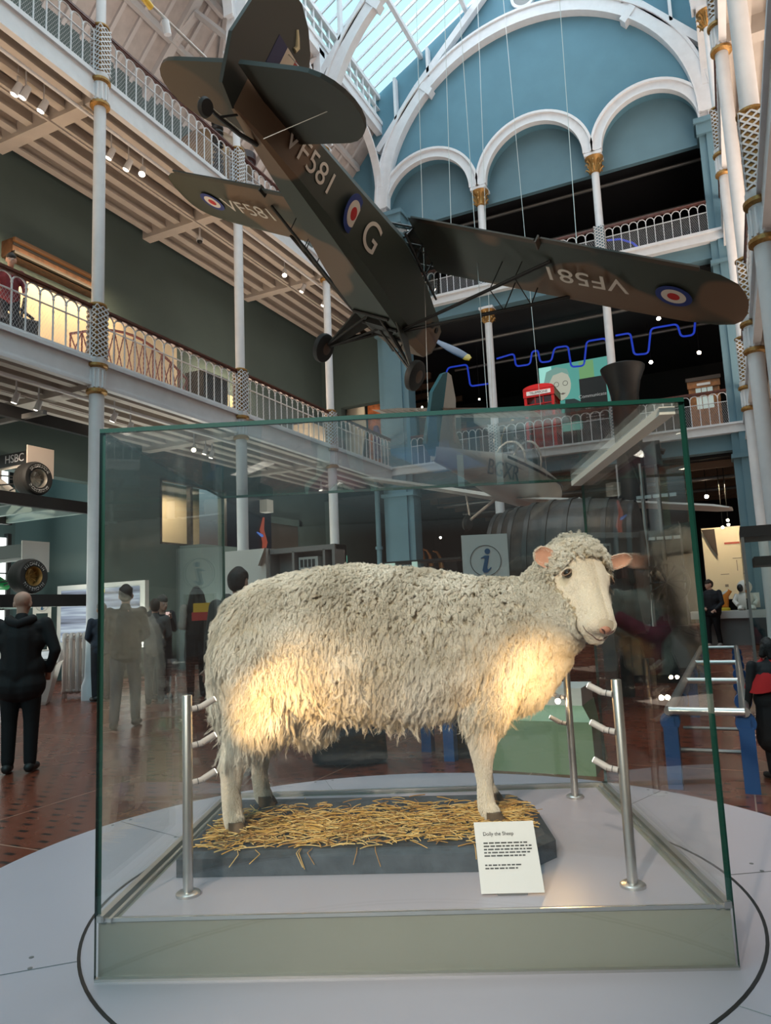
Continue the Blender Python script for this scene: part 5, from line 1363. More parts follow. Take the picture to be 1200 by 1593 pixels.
for x in (L0 + .4, L1 - .4):
    b = MB().box(x - .08, x + .08, yc - .8, yc + .8, zc - rm - .05, zc - rm + .35).box(x - .08, x + .08, yc - .75, yc - .6, 0, zc - rm + .1).box(x - .08, x + .08, yc + .6, yc + .75, 0, zc - rm + .1); b.build('cradle', M['timber'], bt2, False)
spot('barrel_spot', (-1.2, 8.6, 5.2), (-1.9, yc, zt - .5), 45, (1, .72, .42), 40, .6, .04)
# tall iron stack with flared top
sk = thing('iron_stack', 'tall black iron funnel with flared rim rising past the balcony', 'funnel', (-2.5, 20.3, 0))
Y0 = 20.3; pl1 = atY(934, 575, Y0); pr1 = atY(1004, 570, Y0); cx = (pl1[0] + pr1[0]) / 2; rt = (pr1[0] - pl1[0]) / 2; zt = (pl1[2] + pr1[2]) / 2
MB().lathe([(rt * .62, 0), (rt * .60, zt - 1.1), (rt * .62, zt - .8), (rt * .75, zt - .4), (rt * .98, zt - .08), (rt, zt), (rt * .96, zt + .02), (rt * .7, zt - .2)], (cx, Y0, 0), 40).build('funnel_shell', mat('black_iron', (.008, .008, .009), .45, noise=.3, scale=6, bump=.1), sk)
for z in (1.2, 2.6, 4.0, 5.4):
    b = MB().lathe([(rt * .62, z), (rt * .65, z), (rt * .65, z + .1), (rt * .62, z + .1)], (cx, Y0, 0), 40, cap=False)
    for k in range(24): a = 2 * PI * k / 24; b.ball((cx + rt * .65 * math.cos(a), Y0 + rt * .65 * math.sin(a), z + .05), .02, 6)
    b.build('rivet_band', M['black'], sk)
# dark machine beside the stack
mc = thing('beam_engine', 'dark iron engine with rods and crossheads right of the barrel', 'machine', (-.85, 12.6, 0))
X0, Y0 = -1.0, 12.6
iron = mat('dark_engine_iron', (.018, .018, .02), .4, .3)
bx('engine_bed', iron, mc, X0 - .6, X0 + .45, Y0, Y0 + .9, 0, .9)
bx('engine_case', iron, mc, X0 - .45, X0 + .3, Y0 + .2, Y0 + .8, .9, 2.6)
for x in (X0 - .2, X0 + .05): MB().tube((x, Y0, .9), (x, Y0, 3.6), .035, n=10).build('piston_rod', M['steel'] if x < X0 else iron, mc)
b = MB().box(X0 - .18, X0 + .14, Y0 - .05, Y0 + .2, 3.55, 3.95).tube((X0 - .25, Y0, 3.95), (X0 + .2, Y0, 3.75), .05, n=8).path([(X0 - .4, Y0, 3.8), (X0 - .28, Y0, 3.5), (X0 - .2, Y0, 3.2)], .03, 8); b.build('crosshead', iron, mc)
for z in (3.0, 2.3):
    b = MB()
    for k in range(5): b.box(X0 - .3 + k * .13, X0 - .2 + k * .13, Y0 - .06, Y0, z, z + .05)
    b.build('bright_fitting', M['steel'], mc, False)
b = MB().lathe([(.3, -.06), (.36, -.06), (.36, .06), (.3, .06)], (X0 + .05, Y0 - .1, 1.6), 30, R=Matrix.Rotation(PI / 2, 3, 'X'), cap=False)
for k in range(6): a = PI * k / 6; b.tube((X0 + .05 - .3 * math.cos(a), Y0 - .1, 1.6 - .3 * math.sin(a)), (X0 + .05 + .3 * math.cos(a), Y0 - .1, 1.6 + .3 * math.sin(a)), .02, n=6)
b.build('flywheel', iron, mc)
# green console and blue frames behind the case
gc = thing('green_console', 'pale green console with white top band, behind the sheep front leg', 'console', (-1.5, 6.3, 0))
x0, x1 = -1.98, -1.10
b = MB().add([(x0, 6.0, 0), (x1, 6.0, 0), (x1 - .02, 6.7, 0), (x0, 6.7, 0), (x0, 5.95, .42), (x1, 5.95, .42), (x1 - .1, 6.15, .52), (x0, 6.15, .52), (x0, 6.7, .52), (x1 - .1, 6.7, .52)], [(3, 2, 1, 0), (0, 1, 5, 4), (4, 5, 6, 7), (7, 6, 9, 8), (1, 2, 9, 6, 5), (0, 4, 7, 8, 3), (2, 3, 8, 9)]); b.build('console_body', M['ggreen'], gc, False)
bx('top_band', M['offwhite'], gc, x0, x1 - .1, 6.15, 6.65, .52, .66)
bm = mat('blue_steel_paint', (.02, .09, .26), .4)
bf = thing('blue_stand', 'blue steel stand legs seen under the sheep belly', 'stand', (-2.6, 6.5, 0))
for (x, y) in ((-2.78, 6.62), (-2.42, 6.28), (-2.30, 7.1), (-2.66, 7.3)): bx('stand_leg', bm, bf, x - .05, x + .05, y - .05, y + .05, 0, .78)
bx('stand_rail', bm, bf, -2.8, -2.3, 6.55, 6.65, .26, .30); bx('stand_top', bm, bf, -2.85, -2.25, 6.2, 7.35, .78, .84); bx('stand_box', M['black'], bf, -2.4, -2.1, 6.4, 7.0, 0, .42)
br = thing('blue_roller_frame', 'long low blue steel frame with chrome rollers at the right', 'frame', (-.1, 8, 0))
A0 = Vector(atZ(1160, 1115, .52)); A1 = Vector(atZ(1146, 1010, .52)); d = (A1 - A0).normalized(); s_ = Vector((d.y, -d.x, 0)); wd = -.50
def fp(a, c, z): p = A0 + d * a + s_ * c; return (p.x, p.y, z)
L = (A1 - A0).length
for c in (0, wd):
    b = MB().add([fp(a, c + e_, z) for a in (0, L) for e_ in (-.03, .03) for z in (.44, .50)], [(0, 1, 3, 2), (4, 6, 7, 5), (0, 4, 5, 1), (2, 3, 7, 6), (1, 5, 7, 3), (0, 2, 6, 4)]); b.build('side_beam', bm, br, False)
    MB().tube(fp(0, c, .55), fp(L, c, .55), .035, n=12).build('chrome_tube', M['steel'], br)
    for a in np.linspace(0.02, L - .02, 7): MB().tube(fp(a, c, .47), fp(a + .08, c, .47), .07, n=12).build('blue_clamp', bm, br)
    for a in (.05, L * .5, L - .05):
        b = MB().add([fp(a + p, c + q, z) for p in (-.06, .06) for q in (-.05, .05) for z in (0, .44)], [(0, 1, 3, 2), (4, 6, 7, 5), (0, 4, 5, 1), (2, 3, 7, 6), (1, 5, 7, 3), (0, 2, 6, 4)]); b.build('frame_leg', bm, br, False)
for a in (0.0, L * .3, L * .6, L): MB().tube(fp(a, 0, .55), fp(a, wd, .55), .03, n=10).build('cross_roller', M['steel'], br)
for a in (.3, 1.3, 2.4): MB().tube(fp(a, 0, .22), fp(a, wd, .22), .015, n=8).build('tie_bar', M['greysteel'], br)
# right-hand glass case with black lid
rc = thing('black_lid_showcase', 'tall glass showcase with black lid at the right edge', 'display case', (.55, 9.4, 0))
bx('lid', M['black'], rc, .14, 1.3, 9.0, 10.0, 2.0, 2.12); bx('inner_lid', M['black'], rc, .25, 1.2, 9.1, 9.9, 1.68, 1.78)
b = MB().box(.14, 1.3, 9.0, 9.02, .5, 2.0, 0).box(.14, .16, 9.02, 10.0, .5, 2.0).box(.16, 1.3, 9.98, 10, .5, 2); b.build('glass_walls', M['glass2'], rc, False)
bx('showcase_base', mat('peach_base', (.55, .42, .36), .5), rc, .14, 1.3, 9.0, 10.0, 0, .5)
for x, y in ((.14, 9.0), (.14, 9.97)): bx('corner_post', M['greysteel'], rc, x, x + .03, y, y + .03, .5, 2.0)
# back right: banner, table, white robot, orange robot arm
bn_ = thing('lit_banner', 'tall brightly lit cream banner with faint drawings at back right', 'banner', (-.1, 26, 0))
bx('banner_pole', M['black'], bn_, -.72, -.66, 26.05, 26.11, 0, 3.6); bx('banner_pole', M['black'], bn_, .86, .92, 26.05, 26.11, 0, 3.6)
bx('banner_sheet', mat('cream_banner', (.80, .72, .55), .8), bn_, -.75, .95, 26.0, 26.05, 1.2, 3.55)
b = MB().box(-.1, .35, 25.98, 26, 2.98, 3.04); b.build('banner_heading', mat('red_print', (.5, .12, .08), .7), bn_, False)
for (x, z, a, c) in ((.1, 2.5, .5, .02), (.2, 2.1, .02, .35), (-.3, 2.0, .25, .02), (.3, 1.75, .35, .02), (-.2, 1.6, .1, .08)): bx('banner_drawing', mat('grey_print', (.3, .25, .2), .7), bn_, x, x + a, 25.985, 26, z, z + c)
b = MB().prism([(-.75, 3.5), (-.35, 3.5), (-.32, 2.6), (-.5, 2.9), (-.62, 3.2)], lambda a, c, t: (a, 25.9 + t, c), 0, .02); b.build('banner_shape', M['darkwarm'], bn_, False)
spot('banner_spot', (0, 24.3, 4.8), (0, 26, 2.2), 260, (1, .80, .52), 75, .7, .05)
tb = thing('white_counter', 'white exhibit counter with the white robot on it', 'counter', (0, 22, 0))
bx('counter_top', M['offwhite'], tb, -1.1, .95, 21.6, 22.4, .72, .92); bx('counter_base', M['greysteel'], tb, -1.0, .35, 21.75, 22.3, 0, .72)
P_ = Vector((.30, 22.0, .92)); rb = thing('white_robot', 'white astronaut-like robot figure sitting on the counter at back right', 'robot', P_)
wr = mat('robot_white', (.7, .68, .62), .45)
b = MB().ball(P_ + Vector((0, 0, .62)), (.19, .17, .19), 16); hd = b.build('robot_head', wr, rb); MB().ball(P_ + Vector((-.10, -.10, .60)), (.09, .09, .11), 12).build('robot_visor', M['black'], hd)
b = MB().ball(P_ + Vector((0, 0, .26)), (.22, .18, .27), 16); b.build('robot_torso', wr, rb)
for s in (-1, 1):
    MB().path([P_ + Vector((s * .2, 0, .42)), P_ + Vector((s * .28, -.08, .25)), P_ + Vector((s * .2, -.2, .14))], .06, 8).build('robot_arm', wr, rb); MB().path([P_ + Vector((s * .1, 0, .07)), P_ + Vector((s * .16, -.28, .07)), P_ + Vector((s * .16, -.3, .03))], .065, 8).build('robot_leg', wr, rb)
bx('robot_backpack', wr, rb, P_.x + .12, P_.x + .34, P_.y, P_.y + .2, .98, 1.38)
P_ = Vector((-.22, 22.0, .92)); oa = thing('orange_robot_arm', 'small orange robot arm on the counter between leaning man and white robot', 'robot', P_)
om = mat('robot_orange', (.7, .22, .02), .4)
MB().lathe([(.12, 0), (.12, .06), (.07, .1)], P_, 16).build('arm_base', mat('robot_yellow', (.6, .45, .03), .4), oa); MB().path([P_ + Vector((0, 0, .1)), P_ + Vector((.04, 0, .4)), P_ + Vector((.16, 0, .55))], [.09, .08, .06], 10).build('lower_arm', om, oa); MB().path([P_ + Vector((.16, 0, .55)), P_ + Vector((-.1, 0, .42)), P_ + Vector((-.3, 0, .36))], [.05, .04, .03], 10).build('upper_arm', wr, oa)
# yellow and red machine by the grey-coated visitor
P_ = atY(318, 950, 9.0); yr = thing('yellow_red_exhibit', 'yellow and red tabletop exhibit left of the sheep rump', 'exhibit', (P_[0], 9.0, 0))
bx('red_base', mat('exhibit_red', (.5, .02, .02), .4), yr, P_[0] - .25, P_[0] + .3, 9, 9.4, P_[2] - .15, P_[2] - .02); bx('yellow_hood', mat('exhibit_yellow', (.75, .42, .02), .4), yr, P_[0] - .22, P_[0] + .35, 9, 9.4, P_[2] - .02, P_[2] + .12); bx('exhibit_stand', M['black'], yr, P_[0] - .1, P_[0] + .15, 9.1, 9.3, 0, P_[2] - .15)
# ------------------------------------------------------------------ exhibits on the balconies
YG = YB + .5
# red telephone box
X0, X1 = -5.98, -4.98; Yp = 24.0; zf = 6.2
px0, px1 = atY(817, 640, Yp)[0], atY(864, 640, Yp)[0]; zt = atY(842, 597, Yp)[2]; d_ = px1 - px0
tb = thing('telephone_box', 'bright red telephone box standing on the back lower balcony', 'telephone box', (px0, Yp, zf))
b = MB()
for x in (px0, px1 - .09):
    for y in (Yp, Yp + d_ - .09): b.box(x, x + .09, y, y + .09, zf, zt - .42)
b.box(px0, px1, Yp, Yp + d_, zf, zf + .12).box(px0 - .02, px1 + .02, Yp - .02, Yp + d_ + .02, zt - .42, zt - .14)
b.build('box_frame', M['red'], tb, False)
rg = []
for k in range(7):
    a = PI * k / 6
b = MB().prism([(px0 - .03, zt - .16)] + [(px0 + d_ / 2 - (d_ / 2 + .02) * math.cos(PI * i / 12), zt - .14 + .15 * math.sin(PI * i / 12)) for i in range(13)] + [(px1 + .03, zt - .16)], lambda a, c, t: (a, t, c), Yp - .03, Yp + d_ + .03); b.build('box_roof', M['red'], tb, False)
text('TELEPHONE', .115, M['black'], MB().box(px0 + .1, px1 - .1, Yp - .035, Yp - .02, zt - .36, zt - .22).build('sign_strip', M['paper'], tb, False), frame4(((px0 + px1) / 2, Yp - .04, zt - .29), (1, 0, 0), (0, 0, 1)), .001)
for face in range(2):
    b = MB()
    for i in range(1, 3):
        if face == 0: b.box(px0 + .09 + i * (d_ - .18) / 3 - .012, px0 + .09 + i * (d_ - .18) / 3 + .012, Yp + .02, Yp + .05, zf + .12, zt - .42)
        else: b.box(px1 - .05, px1 - .02, Yp + .09 + i * (d_ - .18) / 3 - .012, Yp + .09 + i * (d_ - .18) / 3 + .012, zf + .12, zt - .42)
    for i in range(1, 8):
        z = zf + .12 + i * (zt - .54 - zf) / 8
        if face == 0: b.box(px0 + .09, px1 - .09, Yp + .02, Yp + .05, z - .014, z + .014)
        else: b.box(px1 - .05, px1 - .02, Yp + .09, Yp + d_ - .09, z - .014, z + .014)
    b.build('door_glazing_bars', M['red'], tb, False)
bx('glass_panes', M['glass2'], tb, px0 + .05, px1 - .05, Yp + .06, Yp + d_ - .06, zf + .12, zt - .42)
bx('box_back', M['red'], tb, px0 + .05, px1 - .05, Yp + d_ - .04, Yp + d_ - .01, zf, zt - .42)
spot('telephone_box_spot', (px0 + 1.0, Yp - 1.4, 11.0), (px0 + .4, Yp, 7.6), 260, (1, .85, .75), 30, .5, .05)
# projection of a man's face
Ys = 27.5; x0, z1 = atY(838, 573, Ys)[0], atY(838, 573, Ys)[2]; x1 = atY(953, 560, Ys)[0]; z0 = atY(842, 645, Ys)[2] - .8
ps = thing('projection_screen', 'lit teal projection of a man in glasses behind the telephone box', 'screen', ((x0 + x1) / 2, Ys, z0))
bx('screen_sheet', mat('projection_teal', (.02, .05, .05), .6, emit=((.12, .42, .36), .55)), ps, x0, x1, Ys, Ys + .05, z0, z1)
bx('bright_band', mat('projection_pale', (.02, .05, .05), .6, emit=((.40, .85, .75), .6)), ps, x0 + .02, x0 + .5, Ys - .01, Ys, z0 + .5, z1 - .02)
bx('green_band', mat('projection_green', (.02, .05, .05), .6, emit=((.20, .42, .18), .55)), ps, x0 + 1.55, x0 + 2.1, Ys - .01, Ys, z0 + .5, z1 - .04)
fc = Vector(atY(872, 600, Ys - .03)); fm = lambda n, c, e_: mat(n, (.05, .05, .05), .6, emit=(c, e_))
f4 = lambda a, q, t: (fc.x + a, Ys - .02 - t, fc.z + q)
el = lambda cx, cz, a, c, n=20: [(cx + a * math.cos(2 * PI * i / n), cz + c * math.sin(2 * PI * i / n)) for i in range(n)]
MB().prism([(-.75, -1.5), (-.62, -.75), (-.2, -.55), (.5, -.6), (.95, -.9), (1.0, -1.5)], f4, 0, .01).build('suit', fm('projected_suit', (.03, .05, .05), .5), ps, False)
MB().prism(el(-.05, .02, .46, .62), f4, .01, .02).build('face', fm('projected_face', (.50, .52, .42), .6), ps, False)
MB().prism([(-.45, .1), (-.62, .2), (-.5, .62), (-.1, .76), (.3, .62), (.38, .35), (.1, .52), (-.25, .45)], f4, .02, .03).build('hair', fm('projected_hair', (.20, .38, .33), .6), ps, False)
for s in (-.14, .2): MB().arc(lambda a, q, t, s=s: (fc.x + s + a, Ys - .05 - t, fc.z + .06 + q), .085, .10, 0, 2 * PI, 0, .01, 20).build('glasses', fm('projected_glasses', (.02, .03, .03), .4), ps, False)
MB().prism([(-.02, -.34), (.08, -.30), (.2, -.34), (.08, -.38)], f4, .03, .04).build('mouth', fm('projected_mouth', (.15, .12, .10), .5), ps, False)
MB().prism([(-.05, -.6), (.15, -.6), (.1, -1.1), (.0, -1.1)], f4, .02, .03).build('tie', fm('projected_tie', (.08, .35, .30), .6), ps, False)
# black text panel
Yc2 = 24.0; a0 = atY(901, 590, Yc2); a1 = atY(946, 660, Yc2)
cp = thing('text_panel', 'black panel with white Communicate heading beside the telephone box', 'panel', (a0[0], Yc2, 6.2))
bx('panel_board', mat('panel_black', (.015, .014, .014), .5), cp, a0[0], a1[0] + .05, Yc2, Yc2 + .08, 6.2, a0[2])
text('Communicate', .16, M['paper'], cp, frame4(((a0[0] + a1[0]) / 2, Yc2 - .01, a0[2] - .62), (1, 0, 0), (0, 0, 1)), .002)
for k in range(6):
    b = MB(); x = a0[0] + .14; r = random.Random(k)
    while x < a1[0] - .12: l = r.uniform(.04, .11); b.box(x, x + l, Yc2 - .006, Yc2, a0[2] - .95 - k * .10, a0[2] - .925 - k * .10); x += l + .025
    b.build('text_line', mat('dim_print', (.4, .4, .4), .7), cp, False)
# wooden kiosk
Yk = 24.2; a0 = atY(1070, 590, Yk); a1 = atY(1118, 584, Yk)
wk = thing('wooden_kiosk', 'varnished wooden telephone kiosk on the back lower balcony, right end', 'kiosk', (a0[0], Yk, 6.2)); w_ = a1[0] - a0[0]; zt = a0[2]
b = MB().box(a0[0], a0[0] + .14, Yk, Yk + w_, 6.2, zt - .3).box(a1[0] - .14, a1[0], Yk, Yk + w_, 6.2, zt - .3).box(a0[0], a1[0], Yk + w_ - .05, Yk + w_, 6.2, zt - .3).box(a0[0] - .03, a1[0] + .03, Yk - .03, Yk + w_, zt - .34, zt - .12); b.build('kiosk_body', M['wood'], wk, False)
bx('kiosk_roof', mat('dark_kiosk_roof', (.05, .03, .02), .5), wk, a0[0] - .06, a1[0] + .06, Yk - .06, Yk + w_, zt - .12, zt)
b = MB().box(a0[0] + .14, a1[0] - .14, Yk + .02, Yk + .06, 6.2, 7.15).box(a0[0] + .14, a0[0] + .2, Yk + .02, Yk + .06, 7.15, zt - .34).box(a1[0] - .2, a1[0] - .14, Yk + .02, Yk + .06, 7.15, zt - .34).box(a0[0] + .2, a1[0] - .2, Yk + .02, Yk + .06, 7.55, 7.6)
for k in (1, 2): b.box(a0[0] + .2 + k * (w_ - .4) / 3 - .01, a0[0] + .2 + k * (w_ - .4) / 3 + .01, Yk + .02, Yk + .06, 7.15, zt - .34)
dr = b.build('kiosk_door', M['wood'], wk, False); bx('door_glass', mat('lit_kiosk_glass', (.4, .45, .42), .2, emit=((.55, .65, .60), .35)), dr, a0[0] + .2, a1[0] - .2, Yk + .04, Yk + .05, 7.15, zt - .34)
bx('kiosk_sign', M['paper'], wk, a0[0] + .25, a1[0] - .25, Yk - .04, Yk - .03, zt - .28, zt - .2)
spot('kiosk_spot', (a0[0] + .5, Yk - 1.0, 11), (a0[0] + .5, Yk, 7.8), 170, (1, .8, .6), 26, .5, .05)
# glass bell jar exhibit
P_ = atY(800, 690, 23.9); bj = thing('bell_jar', 'brass-edged glass dome exhibit left of the telephone box', 'glass dome', (P_[0], 23.9, 6.2))
bx('dome_plinth', M['darkwarm'], bj, P_[0] - .5, P_[0] + .5, 23.6, 24.3, 6.2, P_[2] - .35)
MB().lathe([(.42, P_[2] - .35), (.42, P_[2] + .25), (.36, P_[2] + .5), (.2, P_[2] + .66), (.01, P_[2] + .70)], (P_[0], 23.95, 0), 28, cap=False).build('glass_dome', M['glass2'], bj)
MB().path([(P_[0] - .43, 23.9, P_[2] - .35), (P_[0] - .43, 23.9, P_[2] + .25), (P_[0] - .3, 23.9, P_[2] + .58), (P_[0], 23.9, P_[2] + .74)], .025, 8).ball((P_[0], 23.9, P_[2] + .8), .07, 10).build('brass_edge', mat('brass', (.7, .5, .25), .3, .9), bj)
MB().path([(P_[0], 23.95, P_[2] - .35), (P_[0], 23.95, P_[2]), (P_[0] + .08, 23.95, P_[2] + .2)], [.12, .06, .1], 10).build('instrument', M['steel'], bj)
# blue neon line in stepped waves
def neon(label, pts, Yn):
    P = [Vector(atY(x, y, Yn)) for x, y in pts]; Q = []
    for i, p in enumerate(P):
        if i in (0, len(P) - 1): Q.append(p); continue
        a = (P[i - 1] - p); c = (P[i + 1] - p); r = min(.13, a.length * .4, c.length * .4); a.normalize(); c.normalize()
        for t in (0, .25, .5, .75, 1): s = p + a * r; e_ = p + c * r; Q.append(s * (1 - t) ** 2 + p * 2 * t * (1 - t) + e_ * t * t)
    o = MB().path(Q, .035, 8).build('neon_tube', M['neon'], None); tag(o, label, 'neon light')
neon('long blue neon tube in square waves across the back lower gallery', [(773, 558), (800, 550), (803, 570), (825, 567), (828, 547), (837, 545), (841, 564), (858, 562), (863, 541), (884, 538), (889, 571), (909, 569), (913, 531), (943, 526), (946, 545)], 26.0)
neon('blue neon tube in square waves right of the balcony column, lower gallery', [(958, 522), (981, 518), (987, 552), (1009, 550), (1013, 511), (1054, 504), (1060, 524), (1080, 521), (1082, 500)], 26.0)
neon('short blue neon tube in a square wave below the aeroplane propeller', [(692, 590), (697, 572), (727, 567), (732, 601), (760, 597)], 26.0)
Pn = [atY(945, 374, 24.4), atY(965, 372, 24.4), atY(985, 378, 24.4), atY(995, 387, 24.4)]
tag(MB().path([tuple(p) for p in Pn], .035, 8).build('neon_tube', M['neon'], None), 'blue neon arc behind the railing of the back upper balcony', 'neon light')
# spotlights: ceiling tracks
def fixture(label, x, y, z, tx, ty, tz, lit, glow, s=1.0, house=None):
    t = thing('spotlight', label, 'spotlight', (x, y, z)); p = Vector((x, y, z)); d = (Vector((tx, ty, tz)) - p).normalized()
    zc_ = [q_ for q_ in (5.42, 11.32, 15.92, 99) if q_ > p.z + .02][0] if p.y > YB + .5 else (6.02 if p.z < 6 else 11.86)
    MB().tube(p, (p.x, p.y, zc_), .016 if p.y < YB else .012, n=6).build('spotlight_bracket', house or M['white'], t)
    MB().tube(p - d * .09 * s, p + d * .11 * s, .05 * s, .06 * s, 14).build('spotlight_housing', house or M['white'], t)
    MB().tube(p + d * .111 * s, p + d * .116 * s, .048 * s, n=14).build('lamp_face', M['lamp'] if lit else M['lampdim'], t)
    if glow: spot('track_lamp', p + d * .15 * s, p + d * 5, glow, WARM, 70, .5, .04)
names = ['first', 'second', 'third', 'fourth', 'fifth', 'sixth', 'seventh', 'eighth', 'ninth']
up = [(27, 138, 0), (40, 143, 0), (68, 164, 1), (173, 238, 0), (200, 256, 0), (222, 266, 2), (443, 424, 2), (472, 448, 0), (505, 470, 0)]
for k, (x, y, lit) in enumerate(up):
    P = atZ(x, y, 11.32); fixture('track spotlight under the upper left balcony, %s from the photo edge%s' % (names[k], ', glaring' if lit == 2 else ''), P[0], P[1], P[2], -9 if lit == 2 else -12.5, P[1] - (3.5 if lit == 2 else .8), 8 if lit < 2 else 4, lit > 0, 0, 1.25)
lo_ = [(25, 618, 0), (60, 630, 0), (178, 648, 0), (203, 663, 0), (302, 697, 1), (320, 700, 0), (330, 706, 0), (500, 760, 0)]
for k, (x, y, lit) in enumerate(lo_):
    P = atZ(x, y, 5.42); fixture('track spotlight under the lower left balcony, %s from the photo edge%s' % (names[k], ', glaring' if lit else ''), P[0], P[1], P[2], -9 if lit else -12.5, P[1] - (3.5 if lit else .5), 2, lit > 0, 0, 1.0)
struct('trim_spot_track', MB().box(-11.62, -11.58, 0, 22, 11.44, 11.48).box(-11.62, -11.58, 0, 22, 5.58, 5.62), M['soffit'])
P = atZ(311, 375, 11.4); t = thing('security_camera', 'small dark dome security camera under the upper left balcony', 'camera', P)
MB().lathe([(.09, 0), (.09, .08), (.03, .1), (.03, .46)], P, 16).build('camera_base', M['white'], t); MB().ball(P, .075, 14).build('camera_dome', M['black'], t)
bk = [(1070, 272, 29, 14.6, 'upper', 'right', 1), (963, 304, 28, 0, 'upper', 'small, in the middle bay', 0), (916, 316, 28, 0, 'upper', 'small, beside the right-hand column', 0), (795, 348, 27, 0, 'upper', 'brightest in the left bay', 1), (782, 353, 27, 0, 'upper', 'small, low in the left bay', 0), (1088, 548, 27, 0, 'lower', 'above the wooden kiosk', 1), (1013, 563, 27, 0, 'lower', 'right of the black funnel', 1), (925, 517, 28, 0, 'lower', 'right of the pair over the neon', 0), (914, 519, 28, 0, 'lower', 'left of the pair over the neon', 0), (1025, 495, 25, 0, 'lower', 'under the starboard wing tip', 1), (746, 621, 26, 0, 'lower', 'below the white tailplane', 0), (657, 633, 26, 0, 'lower', 'left of the teal rudder', 0)]
for x, y, Yn, _, lv, wh_, lit in bk:
    P = atY(x, y, Yn); c = np.array([0, 0, CAMZ]); fixture('lit spotlight in the dark back %s gallery, %s' % (lv, wh_), P[0], P[1], P[2], *(P + (c - P) * .5 + [0, 0, -1]), 1, 0, 1.3 if lit else .7, M['black'])
gk = [(1100, 772, 25, 'bright spotlight under the back lower balcony, above the cream banner', 1), (1133, 809, 24.4, 'upper of three small spotlights above the cream banner', 0), (1134, 816, 24.4, 'middle of three small spotlights above the cream banner', 0), (1125, 820, 24.4, 'lower of three small spotlights above the cream banner', 0), (685, 836, 25, 'small spotlight above the copper horns', 0)]
for x, y, Yn, lab, lit in gk:
    P = atY(x, y, Yn); fixture(lab, P[0], P[1], P[2], -1, 10, 1.4, 1, 0, 1.2 if lit else .8, M['black'])
# left lower balcony: display wall, truss model, panels
dw = thing('display_wall', 'cream lit display wall behind the left lower balcony railing', 'display wall', (-13.3, 8, 6.2))
bx('wall_panel', mat('display_cream', (.72, .60, .42), .7), dw, -13.38, -13.3, 4.0, 15.0, 6.2, 8.8)
area('display_wall_lamp', (-12.6, 8.5, 9.2), (0, math.radians(35), 0), .3, 8, 150, (1, .72, .42))
bm_ = thing('framed_timber', 'long brown moulded timber mounted high on the left wall', 'timber', (-13.2, 10.8, 9.3))
ya, yb = atX(12, 390, -13.2)[1], atX(140, 460, -13.2)[1] + .2
b = MB().box(-13.40, -13.05, ya, yb, 9.14, 9.5); b.build('timber_body', mat('brown_mahogany', (.07, .032, .016), .45, noise=.4, scale=10), bm_, False)
bx('timber_groove', M['black'], bm_, -13.05, -13.03, ya, yb, 9.34, 9.40); bx('timber_ledge', mat('gilt_timber_edge', (.16, .08, .035), .45), bm_, -13.05, -12.98, ya, yb, 9.42, 9.5); bx('timber_underside', M['black'], bm_, -13.1, -12.98, ya, yb, 9.14, 9.2)
tm = thing('bridge_model', 'dark red iron truss model behind the left lower balcony railing', 'model', (-12, 12.2, 6.2))
tr_ = mat('truss_red', (.12, .03, .025), .5); b = MB()
top = []
for i in range(13):
    t = i / 12; y = 10.3 + 3.6 * t; h = 7.35 + .55 * math.sin(PI * t); top.append((-12, y, h))
b.path(top, .03, 6).path([(p[0], p[1], 6.75) for p in top], .03, 6)
for i, p in enumerate(top):
    b.tube(p, (-12, p[1], 6.75), .018, n=5)
    if i: b.tube(top[i - 1], (-12, p[1], 6.75), .014, n=5).tube((-12, top[i - 1][1], 6.75), p, .014, n=5)
b.build('truss', tr_, tm); bx('model_plinth', M['offwhite'], tm, -12.3, -11.7, 10.2, 14.0, 6.2, 6.75)
lm = thing('loom_exhibit', 'black-panelled machine exhibit behind the left lower balcony railing', 'exhibit', (-11.5, 8.6, 6.2))
bx('exhibit_panel', mat('charcoal_panel', (.03, .035, .04), .6), lm, -11.4, -11.34, 7.2, 9.0, 6.2, 6.95)
b = MB().tube((-11.6, 7.8, 6.9), (-11.6, 9.2, 7.1), .05, n=8).tube((-11.6, 8.2, 6.9), (-11.6, 8.2, 7.5), .04, n=8).tube((-11.6, 8.8, 6.9), (-11.6, 8.9, 7.5), .03, n=8).path([(-11.6, 8.0, 7.1), (-11.6, 8.5, 7.35), (-11.6, 9.1, 7.15)], .03, 6); b.build('machine_rods', M['black'], lm)
lm2 = thing('dark_showcase', 'dark upright showcase behind the left lower railing, right of the truss model', 'display case', (-12, 14.6, 6.2)); bx('showcase_body', M['black'], lm2, -12.4, -11.8, 14.3, 15.3, 6.2, 7.7); bx('showcase_glass', M['glass2'], lm2, -11.8, -11.78, 14.35, 15.25, 6.4, 7.6)
yw = thing('yellow_display', 'pale yellow display panels behind the left lower railing, before second column', 'display panel', (-13, 16.5, 6.2))
bx('panel_sheet', mat('pale_yellow_panel', (.66, .56, .34), .7), yw, -13.35, -13.25, 15.8, 18.2, 6.2, 8.0); bx('panel_screen', mat('lit_green_sign', (.1, .3, .2), .5, emit=((.3, .9, .6), .8)), yw, -13.24, -13.2, 16.0, 16.2, 7.6, 7.8)
area('panel_lamp', (-12.7, 17, 8.6), (0, math.radians(30), 0), .2, 2.4, 40, (1, .76, .46))
sv = thing('dark_skylight_case', 'dark slanted lid of a showcase above the left lower railing, third bay', 'display case', (-12, 19.2, 6.2)); bx('case_lid', M['black'], sv, -12.3, -11.4, 19.0, 20.3, 7.35, 7.5, R=Matrix.Rotation(0, 3, 'Z')); bx('case_body', mat('warm_case_body', (.5, .4, .28), .6), sv, -12.2, -11.5, 19.1, 20.2, 6.2, 7.3)
